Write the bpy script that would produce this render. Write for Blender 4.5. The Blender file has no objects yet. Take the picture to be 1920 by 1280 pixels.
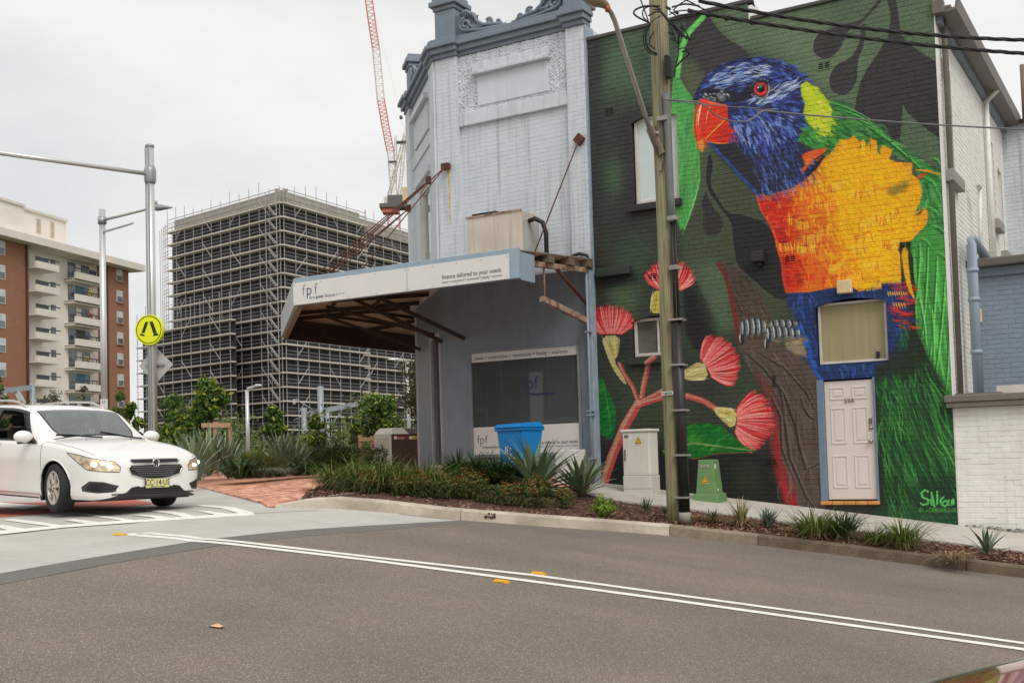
import bpy, bmesh, math, random
import numpy as np
from mathutils import Vector, Matrix, noise as mnoise
from mathutils.bvhtree import BVHTree
random.seed(11)
rs = np.random.default_rng(3)
SC = bpy.context.scene
COL = SC.collection
R = math.radians
# ---------------------------------------------------------------- camera (fitted to the photograph), sky, sun, exposure
FPX, PCX, PCY, EYE, WALLY = 2118., 960., 753., 1.68, 19.3
YAW, PIT, ROL = R(30.8), R(2.8), R(1.67)
FW = np.array([-math.sin(YAW)*math.cos(PIT), math.cos(YAW)*math.cos(PIT), math.sin(PIT)])
_r = np.array([math.cos(YAW), math.sin(YAW), 0]); _u = np.cross(_r, FW)
RT = _r*math.cos(ROL)-_u*math.sin(ROL); UP = _u*math.cos(ROL)+_r*math.sin(ROL)
cam_data = bpy.data.cameras.new('camera'); cam = bpy.data.objects.new('camera', cam_data); COL.objects.link(cam)
mw = Matrix(((RT[0], UP[0], -FW[0], 0), (RT[1], UP[1], -FW[1], 0), (RT[2], UP[2], -FW[2], EYE), (0, 0, 0, 1)))
cam.matrix_world = mw
cam_data.sensor_width = 36; cam_data.lens = 36*FPX/1920.; cam_data.shift_y = (PCY-640)/1920.
cam_data.clip_start = .05; cam_data.clip_end = 3000
SC.camera = cam
SC.view_settings.view_transform = 'Standard'; SC.view_settings.look = 'None'; SC.view_settings.gamma = 1
SC.view_settings.exposure = 0.16; SC.view_settings.use_curve_mapping = False
SC.render.resolution_x, SC.render.resolution_y = 1024, 682
SUN_AZ, SUN_EL = R(128), R(48)          # azimuth measured from +Y towards +X
world = bpy.data.worlds.new('World'); SC.world = world; world.use_nodes = True
nt = world.node_tree; nt.nodes.clear()
def N(nt, t, **kw):
    n = nt.nodes.new(t)
    for k, v in kw.items():
        if k.startswith('i_'):
            key = k[2:].replace('_', ' '); n.inputs[key].default_value = v
        else: setattr(n, k, v)
    return n
def LK(nt, a, b): nt.links.new(a, b)
sky = N(nt, 'ShaderNodeTexSky', sky_type='NISHITA', sun_disc=False, sun_elevation=SUN_EL, sun_rotation=SUN_AZ)
sky.air_density = 1.0; sky.dust_density = 4.0; sky.ozone_density = 1.0
tc = N(nt, 'ShaderNodeTexCoord')
mp = N(nt, 'ShaderNodeMapping'); mp.inputs['Scale'].default_value = (1.5, 1.5, 3.4); LK(nt, tc.outputs['Generated'], mp.inputs['Vector'])
cn = N(nt, 'ShaderNodeTexNoise'); cn.inputs['Scale'].default_value = 2.2; cn.inputs['Detail'].default_value = 5; cn.inputs['Roughness'].default_value = .5; LK(nt, mp.outputs[0], cn.inputs['Vector'])
cr = N(nt, 'ShaderNodeValToRGB'); LK(nt, cn.outputs['Fac'], cr.inputs['Fac'])
cr.color_ramp.elements[0].position = .34; cr.color_ramp.elements[0].color = (.700, .700, .700, 1)
cr.color_ramp.elements[1].position = .60; cr.color_ramp.elements[1].color = (.865, .855, .835, 1)
sc10 = N(nt, 'ShaderNodeMix', data_type='RGBA', blend_type='MULTIPLY'); sc10.inputs[0].default_value = 1; LK(nt, sky.outputs[0], sc10.inputs[6]); sc10.inputs[7].default_value = (.12, .12, .12, 1)
mxs = N(nt, 'ShaderNodeMix', data_type='RGBA'); mxs.inputs[0].default_value = .93; LK(nt, sc10.outputs[2], mxs.inputs[6]); LK(nt, cr.outputs[0], mxs.inputs[7])
bg = N(nt, 'ShaderNodeBackground'); bg.inputs['Strength'].default_value = 1.0; LK(nt, mxs.outputs[2], bg.inputs['Color'])
wo = N(nt, 'ShaderNodeOutputWorld'); LK(nt, bg.outputs[0], wo.inputs[0])
sl = bpy.data.lights.new('sun', 'SUN'); sl.energy = 1.5; sl.angle = R(28); sl.color = (1, .965, .91)
so = bpy.data.objects.new('sun', sl); COL.objects.link(so)
sd = Vector((math.sin(SUN_AZ)*math.cos(SUN_EL), math.cos(SUN_AZ)*math.cos(SUN_EL), math.sin(SUN_EL)))
so.rotation_euler = (-sd).to_track_quat('-Z', 'Y').to_euler(); so.location = (10, -20, 40)

# ---------------------------------------------------------------- helpers
def pix(x, y, depth):                                       # a point of the place from the survey of the photograph
    v = FW+RT*(x-PCX)/FPX-UP*(y-PCY)/FPX
    return np.array([0, 0, EYE])+v*depth
def on_y(x, y, Y):
    v = FW+RT*(x-PCX)/FPX-UP*(y-PCY)/FPX
    return np.array([0, 0, EYE])+v*(Y/v[1])
def on_x(x, y, X):
    v = FW+RT*(x-PCX)/FPX-UP*(y-PCY)/FPX
    return np.array([0, 0, EYE])+v*(X/v[0])
def clamp(v, a=0., b=1.): return a if v < a else (b if v > b else v)
def G_(X, Y):                                               # the side street falls towards +X and meets the level main street at its top
    a = -.0157-.1204*clamp(X, -40, 14); b = 1.12+.036*(clamp(Y, 2, 19.5)-10.5); k = .06
    h = clamp(.5+.5*(b-a)/k); return b*(1-h)+a*h-k*h*(1-h)
def gz(X, Y=19.3): return G_(X, Y)-.125*clamp((19.3-Y)/4.2)*clamp((X+11)/1.5)            # footpaths and beds
def rz(X, Y): return G_(X, Y)-.1*(.2+.8*clamp((X+11)/1.2))-.03*(clamp(Y-9.5, 0, 6) if Y > 10.5 else clamp(Y-8.5, 0, 2)**2/4)*clamp((X+11)/2)   # carriageway with its crossfall
def hit(x, y, f):                                           # survey point on a ground surface
    v = FW+RT*(x-PCX)/FPX-UP*(y-PCY)/FPX; c = np.array([0, 0, EYE]); t = 2.
    while t < 70:
        p = c+v*t
        if p[2] < f(p[0], p[1]): break
        t += .1
    lo = t-.1; hi = t
    for _ in range(24):
        m = (lo+hi)/2; p = c+v*m
        if p[2] < f(p[0], p[1]): hi = m
        else: lo = m
    return c+v*hi
def srgb(c):
    c = [v/255. for v in c]
    return tuple((v/12.92 if v <= .04045 else ((v+.055)/1.055)**2.4) for v in c)
MATS = {}
def mat(name, col, rough=.6, metal=0., var=.12, vscale=6., bump=0., bscale=60., var2=0., v2scale=.8, col2=None, spec=.5, coat=0., streak=0., vec_scale=None, detail=4):
    if name in MATS: return MATS[name]
    m = bpy.data.materials.new(name); m.use_nodes = True; t = m.node_tree; b = t.nodes['Principled BSDF']
    b.inputs['Roughness'].default_value = rough; b.inputs['Metallic'].default_value = metal
    b.inputs['Specular IOR Level'].default_value = spec
    if coat: b.inputs['Coat Weight'].default_value = coat; b.inputs['Coat Roughness'].default_value = .05
    g = N(t, 'ShaderNodeNewGeometry'); src = g.outputs['Position']
    if vec_scale is not None:
        mpn = N(t, 'ShaderNodeMapping'); mpn.inputs['Scale'].default_value = vec_scale; LK(t, src, mpn.inputs['Vector']); src = mpn.outputs[0]
    c = srgb(col)
    n1 = N(t, 'ShaderNodeTexNoise'); n1.inputs['Scale'].default_value = vscale; n1.inputs['Detail'].default_value = detail; LK(t, src, n1.inputs['Vector'])
    rp = N(t, 'ShaderNodeValToRGB'); LK(t, n1.outputs['Fac'], rp.inputs['Fac'])
    rp.color_ramp.elements[0].position = .3; rp.color_ramp.elements[1].position = .7
    rp.color_ramp.elements[0].color = tuple(v*(1-var) for v in c)+(1,); rp.color_ramp.elements[1].color = tuple(min(1, v*(1+var)) for v in c)+(1,)
    out = rp.outputs[0]
    if var2:
        n2 = N(t, 'ShaderNodeTexNoise'); n2.inputs['Scale'].default_value = v2scale; n2.inputs['Detail'].default_value = 5; LK(t, src, n2.inputs['Vector'])
        r2 = N(t, 'ShaderNodeValToRGB'); LK(t, n2.outputs['Fac'], r2.inputs['Fac']); r2.color_ramp.elements[0].position = .42; r2.color_ramp.elements[1].position = .66
        r2.color_ramp.elements[0].color = (0, 0, 0, 1); r2.color_ramp.elements[1].color = (var2, var2, var2, 1)
        mx = N(t, 'ShaderNodeMix', data_type='RGBA'); LK(t, r2.outputs[0], mx.inputs[0]); LK(t, out, mx.inputs[6]); mx.inputs[7].default_value = srgb(col2 or (60, 55, 50))+(1,); out = mx.outputs[2]
    if streak:
        mp2 = N(t, 'ShaderNodeMapping'); mp2.inputs['Scale'].default_value = (9, 9, .5); LK(t, g.outputs['Position'], mp2.inputs['Vector'])
        n3 = N(t, 'ShaderNodeTexNoise'); n3.inputs['Scale'].default_value = 1.3; n3.inputs['Detail'].default_value = 4; LK(t, mp2.outputs[0], n3.inputs['Vector'])
        r3 = N(t, 'ShaderNodeValToRGB'); LK(t, n3.outputs['Fac'], r3.inputs['Fac']); r3.color_ramp.elements[0].position = .5; r3.color_ramp.elements[1].position = .75
        r3.color_ramp.elements[0].color = (0, 0, 0, 1); r3.color_ramp.elements[1].color = (streak, streak, streak, 1)
        mx = N(t, 'ShaderNodeMix', data_type='RGBA'); LK(t, r3.outputs[0], mx.inputs[0]); LK(t, out, mx.inputs[6]); mx.inputs[7].default_value = srgb((92, 84, 74))+(1,); out = mx.outputs[2]
    LK(t, out, b.inputs['Base Color'])
    if bump:
        n4 = N(t, 'ShaderNodeTexNoise'); n4.inputs['Scale'].default_value = bscale; n4.inputs['Detail'].default_value = 3; LK(t, g.outputs['Position'], n4.inputs['Vector'])
        bp = N(t, 'ShaderNodeBump'); bp.inputs['Strength'].default_value = bump; bp.inputs['Distance'].default_value = .02; LK(t, n4.outputs['Fac'], bp.inputs['Height']); LK(t, bp.outputs[0], b.inputs['Normal'])
    MATS[name] = m; return m
def glass(name, tint=(.75, .85, .8), trans=.7, rough=.02, refl_veil=0.):
    if name in MATS: return MATS[name]
    m = bpy.data.materials.new(name); m.use_nodes = True; t = m.node_tree; t.nodes.clear()
    o = N(t, 'ShaderNodeOutputMaterial'); tr = N(t, 'ShaderNodeBsdfTransparent'); tr.inputs[0].default_value = tuple(v*trans for v in tint)+(1,)
    gl = N(t, 'ShaderNodeBsdfGlossy'); gl.inputs['Roughness'].default_value = rough; gl.inputs['Color'].default_value = (.95, .97, .96, 1)
    fr = N(t, 'ShaderNodeFresnel'); fr.inputs['IOR'].default_value = 1.52
    nz = N(t, 'ShaderNodeTexNoise'); nz.inputs['Scale'].default_value = 1.5
    bp = N(t, 'ShaderNodeBump'); bp.inputs['Strength'].default_value = .02; g = N(t, 'ShaderNodeNewGeometry'); LK(t, g.outputs['Position'], nz.inputs['Vector']); LK(t, nz.outputs['Fac'], bp.inputs['Height'])
    LK(t, bp.outputs[0], gl.inputs['Normal'])
    bf = N(t, 'ShaderNodeMath', operation='SUBTRACT', use_clamp=True); LK(t, fr.outputs[0], bf.inputs[0]); LK(t, g.outputs['Backfacing'], bf.inputs[1])
    mx = N(t, 'ShaderNodeMixShader'); LK(t, bf.outputs[0], mx.inputs[0]); LK(t, tr.outputs[0], mx.inputs[1]); LK(t, gl.outputs[0], mx.inputs[2]); last = mx.outputs[0]
    if refl_veil:
        df = N(t, 'ShaderNodeBsdfDiffuse'); df.inputs[0].default_value = (.62, .68, .66, 1); m2 = N(t, 'ShaderNodeMixShader'); m2.inputs[0].default_value = refl_veil; LK(t, last, m2.inputs[1]); LK(t, df.outputs[0], m2.inputs[2]); last = m2.outputs[0]  # pale diffuse veil mixed in, standing in for reflected light on the glass
    LK(t, last, o.inputs[0])
    MATS[name] = m; return m
def leafmat(name, cols, rough=.45, trans=.25):
    if name in MATS: return MATS[name]
    m = bpy.data.materials.new(name); m.use_nodes = True; t = m.node_tree; b = t.nodes['Principled BSDF']
    g = N(t, 'ShaderNodeNewGeometry'); rp = N(t, 'ShaderNodeValToRGB')
    e = rp.color_ramp.elements
    for i, c in enumerate(cols):
        p = i/(len(cols)-1)
        el = e[0] if i == 0 else (e[-1] if i == len(cols)-1 else e.new(p))
        el.position = p; el.color = srgb(c)+(1,)
    LK(t, g.outputs['Random Per Island'], rp.inputs['Fac']); LK(t, rp.outputs[0], b.inputs['Base Color'])
    b.inputs['Roughness'].default_value = rough; b.inputs['Specular IOR Level'].default_value = .3
    tl = N(t, 'ShaderNodeBsdfTranslucent'); LK(t, rp.outputs[0], tl.inputs['Color'])
    mx = N(t, 'ShaderNodeMixShader'); mx.inputs[0].default_value = trans; LK(t, b.outputs[0], mx.inputs[1]); LK(t, tl.outputs[0], mx.inputs[2]); LK(t, mx.outputs[0], t.nodes['Material Output'].inputs[0])
    MATS[name] = m; return m

def wloc(o):
    v = Vector((0, 0, 0))
    while o is not None: v = v+o.location; o = o.parent
    return v
def tag(o, label=None, cat=None, group=None, kind=None):
    if label: o['label'] = label
    if cat: o['category'] = cat
    if group: o['group'] = group
    if kind: o['kind'] = kind
    return o
def thing(name, label, cat, loc=(0, 0, 0), rz=0, group=None):
    o = bpy.data.objects.new(name, None); COL.objects.link(o); o.location = tuple(float(v) for v in loc); o.rotation_euler[2] = rz; o.empty_display_size = .2
    return tag(o, label, cat, group)
class MB:
    """collects world-space shapes and links them as ONE mesh object"""
    def __init__(s): s.v = []; s.f = []; s.sm = []
    def add(s, vs, fs, smooth=False):
        k = len(s.v); s.v += [tuple(map(float, v)) for v in vs]; s.f += [tuple(i+k for i in f) for f in fs]; s.sm += [smooth]*len(fs); return s
    def box(s, x0, x1, y0, y1, z0, z1):
        return s.add([(x0, y0, z0), (x1, y0, z0), (x1, y1, z0), (x0, y1, z0), (x0, y0, z1), (x1, y0, z1), (x1, y1, z1), (x0, y1, z1)],
                     [(0, 3, 2, 1), (4, 5, 6, 7), (0, 1, 5, 4), (1, 2, 6, 5), (2, 3, 7, 6), (3, 0, 4, 7)])
    def obox(s, c, ax, hx, hy, hz):            # oriented box: centre, 3 axes, half sizes
        c = np.array(c, float); a = [np.array(q, float) for q in ax]; vs = []
        for z in (-1, 1):
            for x, y in ((-1, -1), (1, -1), (1, 1), (-1, 1)): vs.append(c+a[0]*hx*x+a[1]*hy*y+a[2]*hz*z)
        return s.add(vs, [(0, 3, 2, 1), (4, 5, 6, 7), (0, 1, 5, 4), (1, 2, 6, 5), (2, 3, 7, 6), (3, 0, 4, 7)])
    def bar(s, p, q, w, h=None, up=(0, 0, 1)):     # square bar from p to q
        p = np.array(p, float); q = np.array(q, float); d = q-p; L = np.linalg.norm(d); d = d/L
        u = np.array(up, float); r = np.cross(d, u)
        if np.linalg.norm(r) < 1e-3: r = np.cross(d, (1, 0, 0))
        r /= np.linalg.norm(r); u = np.cross(r, d)
        return s.obox((p+q)/2, (d, r, u), L/2, w/2, (h or w)/2)
    def tube(s, pts, r, n=8, cap=True, r2=None):
        pts = [np.array(p, float) for p in pts]; m = len(pts); rings = []
        ref = np.array((.31, .17, .93))
        for i, p in enumerate(pts):
            d = pts[min(i+1, m-1)]-pts[max(i-1, 0)]; d = d/(np.linalg.norm(d)+1e-9)
            a = np.cross(d, ref)
            if np.linalg.norm(a) < .05: a = np.cross(d, (1, 0, 0))
            a /= np.linalg.norm(a); b = np.cross(d, a)
            rr = r if r2 is None else r+(r2-r)*i/(m-1)
            if hasattr(r, '__len__'): rr = r[i]
            rings.append([p+(a*math.cos(6.28318*k/n)+b*math.sin(6.28318*k/n))*rr for k in range(n)])
        fs = []
        for i in range(m-1):
            for k in range(n): fs.append((i*n+k, i*n+(k+1) % n, (i+1)*n+(k+1) % n, (i+1)*n+k))
        s.add(sum(rings, []), fs, True)
        if cap:
            k0 = len(s.v)-m*n
            s.f += [tuple(k0+i for i in range(n))[::-1], tuple(k0+(m-1)*n+i for i in range(n))]; s.sm += [False]*2
        return s
    def lathe(s, prof, c, n=16, axis='z', smooth=True, cap=True):     # prof: (radius, height) list
        vs = []; fs = []
        for (r, h) in prof:
            for k in range(n):
                a = 6.283185*k/n; x, y = r*math.cos(a), r*math.sin(a)
                vs.append((c[0]+x, c[1]+y, c[2]+h) if axis == 'z' else ((c[0]+x, c[1]+h, c[2]+y) if axis == 'y' else (c[0]+h, c[1]+x, c[2]+y)))
        for i in range(len(prof)-1):
            for k in range(n): fs.append((i*n+k, i*n+(k+1) % n, (i+1)*n+(k+1) % n, (i+1)*n+k))
        if cap: fs.append(tuple(range(n))[::-1]); fs.append(tuple((len(prof)-1)*n+k for k in range(n)))
        return s.add(vs, fs, smooth)
    def prism(s, poly, origin, ax_u, ax_v, ax_n, depth):     # 2D outline extruded along -n
        o = np.array(origin, float); u, v, n = (np.array(q, float) for q in (ax_u, ax_v, ax_n)); k = len(poly)
        fr = [o+u*a+v*b for a, b in poly]; bk = [p-n*depth for p in fr]
        fs = [tuple(range(k)), tuple(range(2*k-1, k-1, -1))]+[(i, k+i, k+(i+1) % k, (i+1) % k) for i in range(k)]
        return s.add(fr+bk, fs)
    def build(s, name, m, parent=None, bevel=0., smooth=None, origin=None, **tags):
        me = bpy.data.meshes.new(name)
        o = bpy.data.objects.new(name, me)
        base = np.array(wloc(parent)) if parent is not None else (np.array(origin, float) if origin is not None else np.zeros(3))
        vs = np.array(s.v)-base
        me.from_pydata(vs.tolist(), [], s.f)
        sm = s.sm if smooth is None else [smooth]*len(s.f)
        me.polygons.foreach_set('use_smooth', sm)
        if m is not None: me.materials.append(m)
        COL.objects.link(o)
        if parent is not None: o.parent = parent
        elif origin is not None: o.location = tuple(base)
        if bevel:
            bm = bmesh.new(); bm.from_mesh(me); bmesh.ops.recalc_face_normals(bm, faces=bm.faces)
            ed = [e for e in bm.edges if len(e.link_faces) == 2 and e.calc_face_angle(0) > .5]
            bmesh.ops.bevel(bm, geom=ed, offset=bevel, segments=2 if bevel > .012 else 1, profile=.6, affect='EDGES', clamp_overlap=True); bm.to_mesh(me); bm.free()
        else:
            bm = bmesh.new(); bm.from_mesh(me); bmesh.ops.recalc_face_normals(bm, faces=bm.faces); bm.to_mesh(me); bm.free()
        me.update()
        return tag(o, **tags)
def rawmesh(name, v, f, m, parent=None, smooth=False, **tags):
    me = bpy.data.meshes.new(name); me.from_pydata(v if isinstance(v, list) else v.tolist(), [], f if isinstance(f, list) else f.tolist())
    if m is not None: me.materials.append(m)
    if smooth: me.polygons.foreach_set('use_smooth', [True]*len(me.polygons))
    o = bpy.data.objects.new(name, me); COL.objects.link(o)
    if parent is not None: o.parent = parent
    return tag(o, **tags)
def copy_tree(o, parent=None):
    c = o.copy(); COL.objects.link(c); c.parent = parent
    for ch in list(o.children): copy_tree(ch, c)
    return c
def pbox(name, b, m, parent, bevel=0., **t): return MB().box(*b).build(name, m, parent, bevel, **t)
UNIT = {}
def unit(m):
    if m.name not in UNIT:
        q = MB().box(-.5, .5, -.5, .5, -.5, .5); me = bpy.data.meshes.new('piece'); me.from_pydata(q.v, [], q.f); me.materials.append(m); UNIT[m.name] = me
    return UNIT[m.name]
def piece(name, m, parent, c, size, rot=None):              # a cheap box piece sharing one mesh
    o = bpy.data.objects.new(name, unit(m)); COL.objects.link(o); o.parent = parent
    o.location = Vector(tuple(map(float, c)))-wloc(parent); o.scale = tuple(map(float, size))
    if rot is not None: o.rotation_euler = rot
    return o
def strut(name, m, parent, p, q, w, h=None):
    p = Vector(tuple(map(float, p))); q = Vector(tuple(map(float, q))); d = q-p
    o = bpy.data.objects.new(name, unit(m)); COL.objects.link(o); o.parent = parent
    o.location = (p+q)/2-wloc(parent); o.scale = (d.length, w, h or w); o.rotation_euler = d.to_track_quat('X', 'Z').to_euler(); return o
def text(name, body, m, parent, origin, ax_u, ax_v, size, align='LEFT', ext=.001, offset=0., sx=1., space=1.):
    cu = bpy.data.curves.new(name, 'FONT'); cu.body = body; cu.size = size; cu.align_x = align; cu.extrude = ext; cu.offset = offset; cu.resolution_u = 3; cu.space_character = space
    tmp = bpy.data.objects.new(name, cu); COL.objects.link(tmp)
    dg = bpy.context.evaluated_depsgraph_get(); me = bpy.data.meshes.new_from_object(tmp.evaluated_get(dg)); bpy.data.objects.remove(tmp)
    u = Vector(ax_u); v = Vector(ax_v); n = u.cross(v)
    base = Vector(tuple(map(float, origin)))-wloc(parent)
    me.transform(Matrix(((u.x*sx, v.x, n.x, base.x), (u.y*sx, v.y, n.y, base.y), (u.z*sx, v.z, n.z, base.z), (0, 0, 0, 1))))
    me.name = name; me.materials.clear(); me.materials.append(m)
    o = bpy.data.objects.new(name, me); COL.objects.link(o); o.parent = parent; return o
def brickfield(parent, org, u, v, n, U0, U1, V0, V1, m, holes=(), course=.086, length=.24, joint=.010, proud=.006, uneven=.0022, individual=0, keyfn=None, seed=0, skip=None):
    """running bond of painted bricks on a plane; nearest ones are parts of their own, the rest one joined part"""
    rg = random.Random(seed); org = np.array(org, float); u = np.array(u, float); v = np.array(v, float); n = np.array(n, float)
    rects = []
    nr = int(round((V1-V0)/course))
    for r in range(nr):
        b0 = V0+r*course+joint/2; b1 = min(V0+(r+1)*course-joint/2, V1)
        off = 0 if r % 2 else -length/2
        x = U0+off
        while x < U1-.02:
            a0 = max(x+joint/2, U0); a1 = min(x+length-joint/2, U1); x += length
            if a1-a0 < .03: continue
            segs = [(a0, a1)]
            for (h0, h1, g0, g1) in holes:
                if b1 <= g0+.004 or b0 >= g1-.004: continue
                ns = []
                for (p, q) in segs:
                    if q <= h0 or p >= h1: ns.append((p, q)); continue
                    if p < h0-.03: ns.append((p, h0))
                    if q > h1+.03: ns.append((h1, q))
                segs = ns
            for (p, q) in segs:
                if skip is None or not skip((p+q)/2, (b0+b1)/2): rects.append((p, q, b0, b1))
    rects.sort(key=keyfn or (lambda r: 0))
    ch = .004; base = np.array(wloc(parent))
    def shape(p, q, b0, b1):
        e = proud+rg.uniform(-1, 1)*uneven; j = [rg.uniform(-1, 1)*.0018 for _ in range(4)]
        P = lambda a, b, h: org+u*a+v*b+n*h-base
        vs = [P(p, b0, -.006), P(q, b0, -.006), P(q, b1, -.006), P(p, b1, -.006), P(p, b0+j[0], e-.003), P(q, b0+j[1], e-.003), P(q, b1+j[2], e-.003), P(p, b1+j[3], e-.003), P(p+ch, b0+ch, e), P(q-ch, b0+ch, e), P(q-ch, b1-ch, e), P(p+ch, b1-ch, e)]
        fs = [(8, 9, 10, 11)]+[(4+i, 4+(i+1) % 4, 8+(i+1) % 4, 8+i) for i in range(4)]+[(i, (i+1) % 4, 4+(i+1) % 4, 4+i) for i in range(4)]
        return vs, fs
    for rct in rects[:individual]:
        vs, fs = shape(*rct); c = sum(vs)/len(vs)
        o = rawmesh('brick', [tuple(a-c) for a in vs], fs, m, parent); o.location = tuple(c)
    V = []; F = []
    for rct in rects[individual:]:
        vs, fs = shape(*rct); k = len(V); V += [tuple(a) for a in vs]; F += [tuple(i+k for i in f) for f in fs]
    if V: rawmesh('brickwork', V, F, m, parent, kind='stuff')
    return len(rects)
# ---------------------------------------------------------------- the painted mural: computed colour field
MU_X0, MU_X1, MU_Z0, MU_Z1, MU_R = -9.80, -3.15, 0.0, 9.90, 120
def make_mural():
    rng = np.random.default_rng(7)
    wd, ht = int((MU_X1-MU_X0)*MU_R), int((MU_Z1-MU_Z0)*MU_R)
    img = np.zeros((ht, wd, 3), np.float32)
    def T(pts):
        p = np.asarray(pts, float).reshape(-1, 2)
        v = FW[None]+RT[None]*((p[:, :1]-PCX)/FPX)-UP[None]*((p[:, 1:]-PCY)/FPX)
        t = WALLY/v[:, 1]
        X = v[:, 0]*t; Z = EYE+v[:, 2]*t
        return np.stack([(X-MU_X0)*MU_R, (MU_Z1-Z)*MU_R], 1)
    def lin(c):
        c = np.asarray(c, float)/255.
        return np.where(c <= .04045, c/12.92, ((c+.055)/1.055)**2.4)
    def noise(cell, seed):
        r = np.random.default_rng(seed)
        gh, gw = int(ht/cell)+3, int(wd/cell)+3
        g = r.random((gh, gw))
        yy = np.arange(ht)/cell; xx = np.arange(wd)/cell
        y0 = yy.astype(int); x0 = xx.astype(int); fy = (yy-y0)[:, None]; fx = (xx-x0)[None]
        fy = fy*fy*(3-2*fy); fx = fx*fx*(3-2*fx)
        a = g[y0][:, x0]; b = g[y0][:, x0+1]; c = g[y0+1][:, x0]; d = g[y0+1][:, x0+1]
        return (a*(1-fx)+b*fx)*(1-fy)+(c*(1-fx)+d*fx)*fy
    def blur(m, r):
        r = int(r)
        if r < 1: return m
        for _ in range(2):
            for ax in (0, 1):
                k = np.cumsum(np.pad(m, [(r+1, r) if i == ax else (0, 0) for i in range(2)], mode='edge'), axis=ax)
                m = (np.take(k, range(2*r+1, k.shape[ax]), ax)-np.take(k, range(0, k.shape[ax]-2*r-1), ax))/(2*r+1)
        return m
    def mask(q, pad=3, ss=2):
        x0 = max(int(q[:, 0].min())-pad, 0); x1 = min(int(q[:, 0].max())+pad+1, wd)
        y0 = max(int(q[:, 1].min())-pad, 0); y1 = min(int(q[:, 1].max())+pad+1, ht)
        if x1 <= x0 or y1 <= y0: return None
        xs = x0+(np.arange((x1-x0)*ss)+.5)/ss; ys = y0+(np.arange((y1-y0)*ss)+.5)/ss
        ins = np.zeros((len(ys), len(xs)), bool)
        n = len(q)
        for i in range(n):
            ax, ay = q[i]; bx, by = q[(i+1) % n]
            if ay == by: continue
            rows = (ys >= min(ay, by)) & (ys < max(ay, by))
            if not rows.any(): continue
            xi = ax+(ys[rows]-ay)*(bx-ax)/(by-ay)
            ins[rows] ^= xs[None] < xi[:, None]
        m = ins.reshape(y1-y0, ss, x1-x0, ss).mean((1, 3))
        return x0, y0, x1, y1, m
    clip = [None]
    def setclip(pts=None, k=0):
        clip[0] = None
        if pts is None: return
        q = T(smoothpoly(pts, k) if k else pts); r = mask(q)
        full = np.zeros((ht, wd)); full[r[1]:r[3], r[0]:r[2]] = r[4]; clip[0] = blur(full, 1)
    def smoothpoly(pts, k=2):
        p = np.asarray(pts, float)
        for _ in range(k):
            a = p*.75+np.roll(p, -1, 0)*.25; b = p*.25+np.roll(p, -1, 0)*.75
            p = np.stack([a, b], 1).reshape(-1, 2)
        return p
    def fill(pts, col, soft=1, alpha=1., k=0):
        q = T(smoothpoly(pts, k) if k else pts)
        r = mask(q, pad=3+int(soft*2.2))
        if r is None: return None
        x0, y0, x1, y1, m = r
        if soft > 1: m = blur(m, soft)
        if clip[0] is not None: m = m*clip[0][y0:y1, x0:x1]
        m = (m*alpha)[..., None]
        c = lin(col) if not callable(col) else col(x0, y0, x1, y1)
        img[y0:y1, x0:x1] = img[y0:y1, x0:x1]*(1-m)+c*m
        return r
    def stroke(pts, w, col, alpha=1., taper=(.2, .1), soft=.7):
        """pts: photo-space polyline (2..n points), w: width in photo px"""
        p = np.asarray(pts, float)
        if len(p) == 3:
            t = np.linspace(0, 1, 7)[:, None]
            p = p[0]*(1-t)**2+p[1]*2*t*(1-t)+p[2]*t*t
        elif len(p) == 2:
            t = np.linspace(0, 1, 4)[:, None]; p = p[0]*(1-t)+p[1]*t
        d = np.gradient(p, axis=0); d /= np.linalg.norm(d, axis=1)[:, None]+1e-9
        nrm = np.stack([-d[:, 1], d[:, 0]], 1)
        s = np.linspace(0, 1, len(p))
        prof = np.minimum(1, taper[0]+(1-taper[0])*np.minimum(1, s/.35))*np.minimum(1, taper[1]+(1-taper[1])*np.minimum(1, (1-s)/.45))
        q = T(np.concatenate([p+nrm*(w*.5*prof)[:, None], (p-nrm*(w*.5*prof)[:, None])[::-1]]))
        r = mask(q, pad=2)
        if r is None: return
        x0, y0, x1, y1, m = r
        if clip[0] is not None: m = m*clip[0][y0:y1, x0:x1]
        m = (m*alpha)[..., None]
        img[y0:y1, x0:x1] = img[y0:y1, x0:x1]*(1-m)+lin(col)*m
    def inpoly(poly, n):
        p = np.asarray(poly, float); lo = p.min(0); hi = p.max(0); out = []
        while len(out) < n:
            c = lo+(hi-lo)*rng.random((n*3, 2)); ins = np.zeros(len(c), bool); j = len(p)-1
            for i in range(len(p)):
                yi, yj = p[i, 1], p[j, 1]
                cr = ((yi > c[:, 1]) != (yj > c[:, 1])) & (c[:, 0] < (p[j, 0]-p[i, 0])*(c[:, 1]-yi)/(yj-yi+1e-12)+p[i, 0])
                ins ^= cr; j = i
            out += list(c[ins])
        return np.array(out[:n])
    def feathers(poly, n, ang, L, w, cols, bend=.15, jit=.25, alpha=.9, order=None, taper=(.3, .1)):
        P = inpoly(poly, n)
        if order is not None: P = P[np.argsort(order(P))]
        for c in P:
            a = (ang(c) if callable(ang) else ang)+rng.normal()*jit
            l = L*(.6+.8*rng.random()); d = np.array([math.cos(a), math.sin(a)]); nn = np.array([-d[1], d[0]])
            e = c+d*l; mid = c+d*l*.5+nn*l*bend*rng.normal()
            stroke([c, mid, e], w*(.6+.7*rng.random()), cols[rng.integers(len(cols))], alpha*(.6+.4*rng.random()), taper)
    # ---- ground of the painting
    yy = np.linspace(MU_Z1, MU_Z0, ht)[:, None]; xx = np.linspace(MU_X0, MU_X1, wd)[None]
    g = np.clip((yy-1.5)/8.0, 0, 1)
    n1 = noise(130, 1)*.6+noise(50, 2)*.4
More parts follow.
